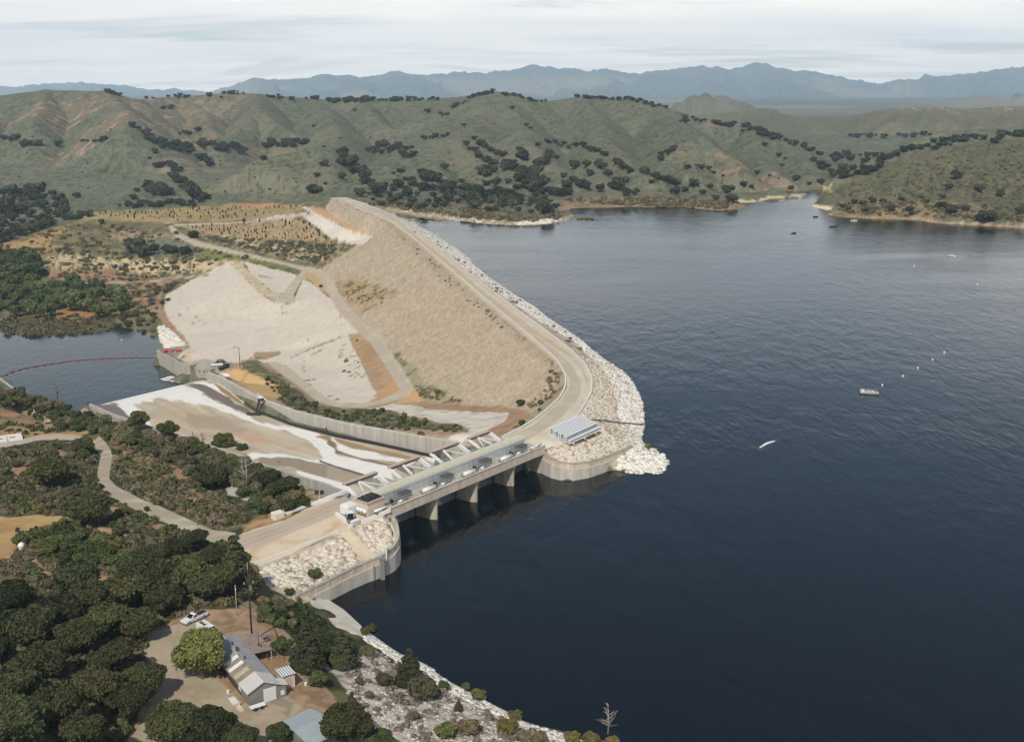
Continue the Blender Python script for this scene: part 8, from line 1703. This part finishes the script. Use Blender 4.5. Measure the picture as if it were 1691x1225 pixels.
def barge():
    e = empty('work_barge', (0, 0, 0)); PINV[e.name] = Matrix.Identity(4); tag(e, 'cream flat work barge with railings, crew figures and gear on deck', 'barge'); tag(e, 'cream flat work barge with railings and gear on deck', 'barge')
    M_BG = mat('cream barge paint', lin(206, 200, 180, .8), .6, noise=.2, nscale=1); L_, W_ = 7.4, 3.0
    b = MB(); b.prism([(-3.7, -1.5), (2.9, -1.5), (3.7, -.9), (3.7, .9), (2.9, 1.5), (-3.7, 1.5)], .35, .62); b.build('deck', M_BG, e)
    for s in (-1, 1): b = MB(); b.tube([(-3.6, s * 1.05, .1), (3.0, s * 1.05, .1), (3.6, s * 1.05, .3)], .36, 10); b.build('pontoon', M_GREY, e, True)
    b = MB()
    for s in (-1.45, 1.45):
        for x in np.arange(-3.6, 2.9, 1.05): b.bar((x, s, .62), (x, s, 1.45), .05)
        for z in (1.05, 1.45): b.bar((-3.6, s, z), (2.8, s, z), .05)
    for z in (1.05, 1.45): b.bar((-3.62, -1.45, z), (-3.62, 1.45, z), .05); b.bar((2.8, -1.45, z), (2.8, 1.45, z), .05)
    b.build('railing', M_STEEL, e)
    b = MB(); b.bar((-1.2, 1.1, .6), (-1.2, 1.1, 2.9), .09); b.bar((-1.2, 1.1, 2.8), (-2.0, .6, 2.2), .06); b.build('mast', M_POLE, e); b = MB(); b.bar((1.0, 1.2, .6), (1.0, 1.2, 2.4), .07); b.build('mast', M_POLE, e)
    b = MB(); b.box((-2.6, .3, 1.0), (1.1, 1.3, .75)); b.build('console', M_WHITE, e, bev=.05); b = MB(); b.box((-.3, .0, .9), (1.5, 1.5, .5)); b.build('hatch_box', M_BG, e, bev=.05); b = MB(); b.box((1.4, .2, .85), (.9, 1.2, .4)); b.build('locker', M_WHITE, e, bev=.04)
    b = MB(); b.tube([(2.4, .4, .64), (2.4, .4, 1.3)], .28, 10); b.build('drum', mat('brown drum', lin(150, 96, 84, .7), .6), e)
    e.location = P(1435.5, 649.5, 0.12); e.rotation_euler = (0, 0, -.12 - .1); return e
barge()
def pod():
    a, m_, c = np.array(P(1254.6, 739, .15)), np.array(P(1267, 731.6, .3)), np.array(P(1280, 728, .15)); pts = [a + (m_ - a) * t * 2 * (1 - 0) if t <= .5 else m_ + (c - m_) * (t - .5) * 2 for t in np.linspace(0, 1, 17)]; pts = smooth_line(pts, 6)
    b = MB(); n = 10; V = []
    for i, p in enumerate(pts):
        t = i / 16; r = .12 + .36 * math.sin(math.pi * min(max(t, .03), .97)) ** .6; d = pts[min(i + 1, 16)] - pts[max(i - 1, 0)]; d /= np.linalg.norm(d); s = np.array([d[1], -d[0], 0])
        for k in range(n): an = 2 * math.pi * k / n; V.append(p + s * math.cos(an) * r + np.array([0, 0, math.sin(an) * r * .8]))
    b.add(V, [(i * n + k, i * n + (k + 1) % n, (i + 1) * n + (k + 1) % n, (i + 1) * n + k) for i in range(16) for k in range(n)] + [tuple(range(n))[::-1], tuple(16 * n + k for k in range(n))])
    o = b.build('white_float', M_WHITE, smooth=True, loc=tuple(m_)); tag(o, 'long curved white float lying on the open lake', 'float')
    b = MB(); q = np.array(P(1297, 720.5, 0)); b.tube([c + (q - c) * t + np.array([0, 0, -.13]) for t in np.linspace(0, 1, 6)], .05, 5); o = b.build('tow_line', M_GREY); tag(o, 'thin line trailing from the long curved white float', 'rope')
pod()
for px, py, lb in ((1457, 636, 'white buoy nearest the work barge'), (1491, 621, 'second white buoy counted out from the work barge'), (1515.7, 608, 'third white buoy counted out from the work barge'), (1540, 594, 'fourth white buoy counted out from the work barge'), (1559.5, 582, 'white buoy farthest from the work barge'), (1510, 439, 'tiny white buoy in the upper right part of the lake'), (1614, 470, 'tiny white buoy below and right of the fishing boat')):
    p = P(px, py, .15); b = MB(); b.ico((p[0], p[1], .2), (.42, .42, .42), 2); b.tube([(p[0], p[1], .55), (p[0], p[1], .8)], .1, 6); o = b.build('buoy', M_WHITE, smooth=True, loc=p); tag(o, lb, 'buoy', 'buoys on the lake')
p = P(200.7, 561.5, -51.8); b = MB(); b.ico(p, (.5, .5, .5), 2); b.tube([(p[0], p[1], p[2] + .4), (p[0], p[1], p[2] + .9)], .12, 6); o = b.build('buoy', M_WHITE, smooth=True, loc=p); tag(o, 'lone white buoy on the downstream pond', 'buoy')
# reed islet off the point
ip = in_poly([(953, 361), (968, 359), (980, 361.5), (978, 364), (962, 364.5), (952, 363)], 50, 70); VV, FF, AA = [], {}, []; n0 = 0
for i, (x, y) in enumerate(ip):
    V, F, A = cl[i % 3]; w = P(x, y, 0); R = random.uniform(1.2, 2.2); VV.append(V * np.array([R, R, R * .6]) + np.array([w[0], w[1], -.2])); AA.append(A)
    for f in F: FF.setdefault(f.shape[1], []).append(f + n0)
    n0 += len(V)
o = mesh_np('reed_islet', np.concatenate(VV), [np.concatenate(v) for v in FF.values()], LM['olive'], attrs={'leaf': ('FLOAT', np.concatenate(AA))}); tag(o, kind='stuff')

pts = sc(840, 620, 6.04, [(828, 462), (960, 466), (1080, 485), (1200, 494), (1330, 505), (1395, 512)])
H = hit([p[0] for p in pts], [p[1] for p in pts]); b = MB(); b.tube([(h[0], h[1], max(h[2], 0) + .75) for h in H], .22, 6); o = b.build('slope_pipe', M_BLACKP, loc=tuple(H[0])); tag(o, 'thin dark pipe crossing the riprap from the stop-log beams to the water', 'pipe')
# ------------------------------------------------------------------ the air: one even haze round the whole scene
def build_haze():
    bm = bmesh.new(); bmesh.ops.create_cube(bm, size=1)
    bmesh.ops.scale(bm, vec=(34000, 24900, 1500), verts=bm.verts); bmesh.ops.translate(bm, vec=(0, 12200, 640), verts=bm.verts)
    me = bpy.data.meshes.new('haze'); bm.to_mesh(me); bm.free()
    o = bpy.data.objects.new('haze', me); COL.objects.link(o); tag(o, kind='stuff')
    m = bpy.data.materials.new('haze air'); m.use_nodes = True; nt = m.node_tree; nt.nodes.clear()
    out = N(nt, 'ShaderNodeOutputMaterial'); v = N(nt, 'ShaderNodeVolumePrincipled')
    v.inputs['Color'].default_value = (.62, .82, 1.0, 1); v.inputs['Density'].default_value = 4.9e-5; v.inputs['Anisotropy'].default_value = 0.0
    nt.links.new(v.outputs[0], out.inputs['Volume']); me.materials.append(m)
build_haze()
scene.cycles.volume_bounces = 1
scene.cycles.max_bounces = 6
scene.cycles.use_denoising = True
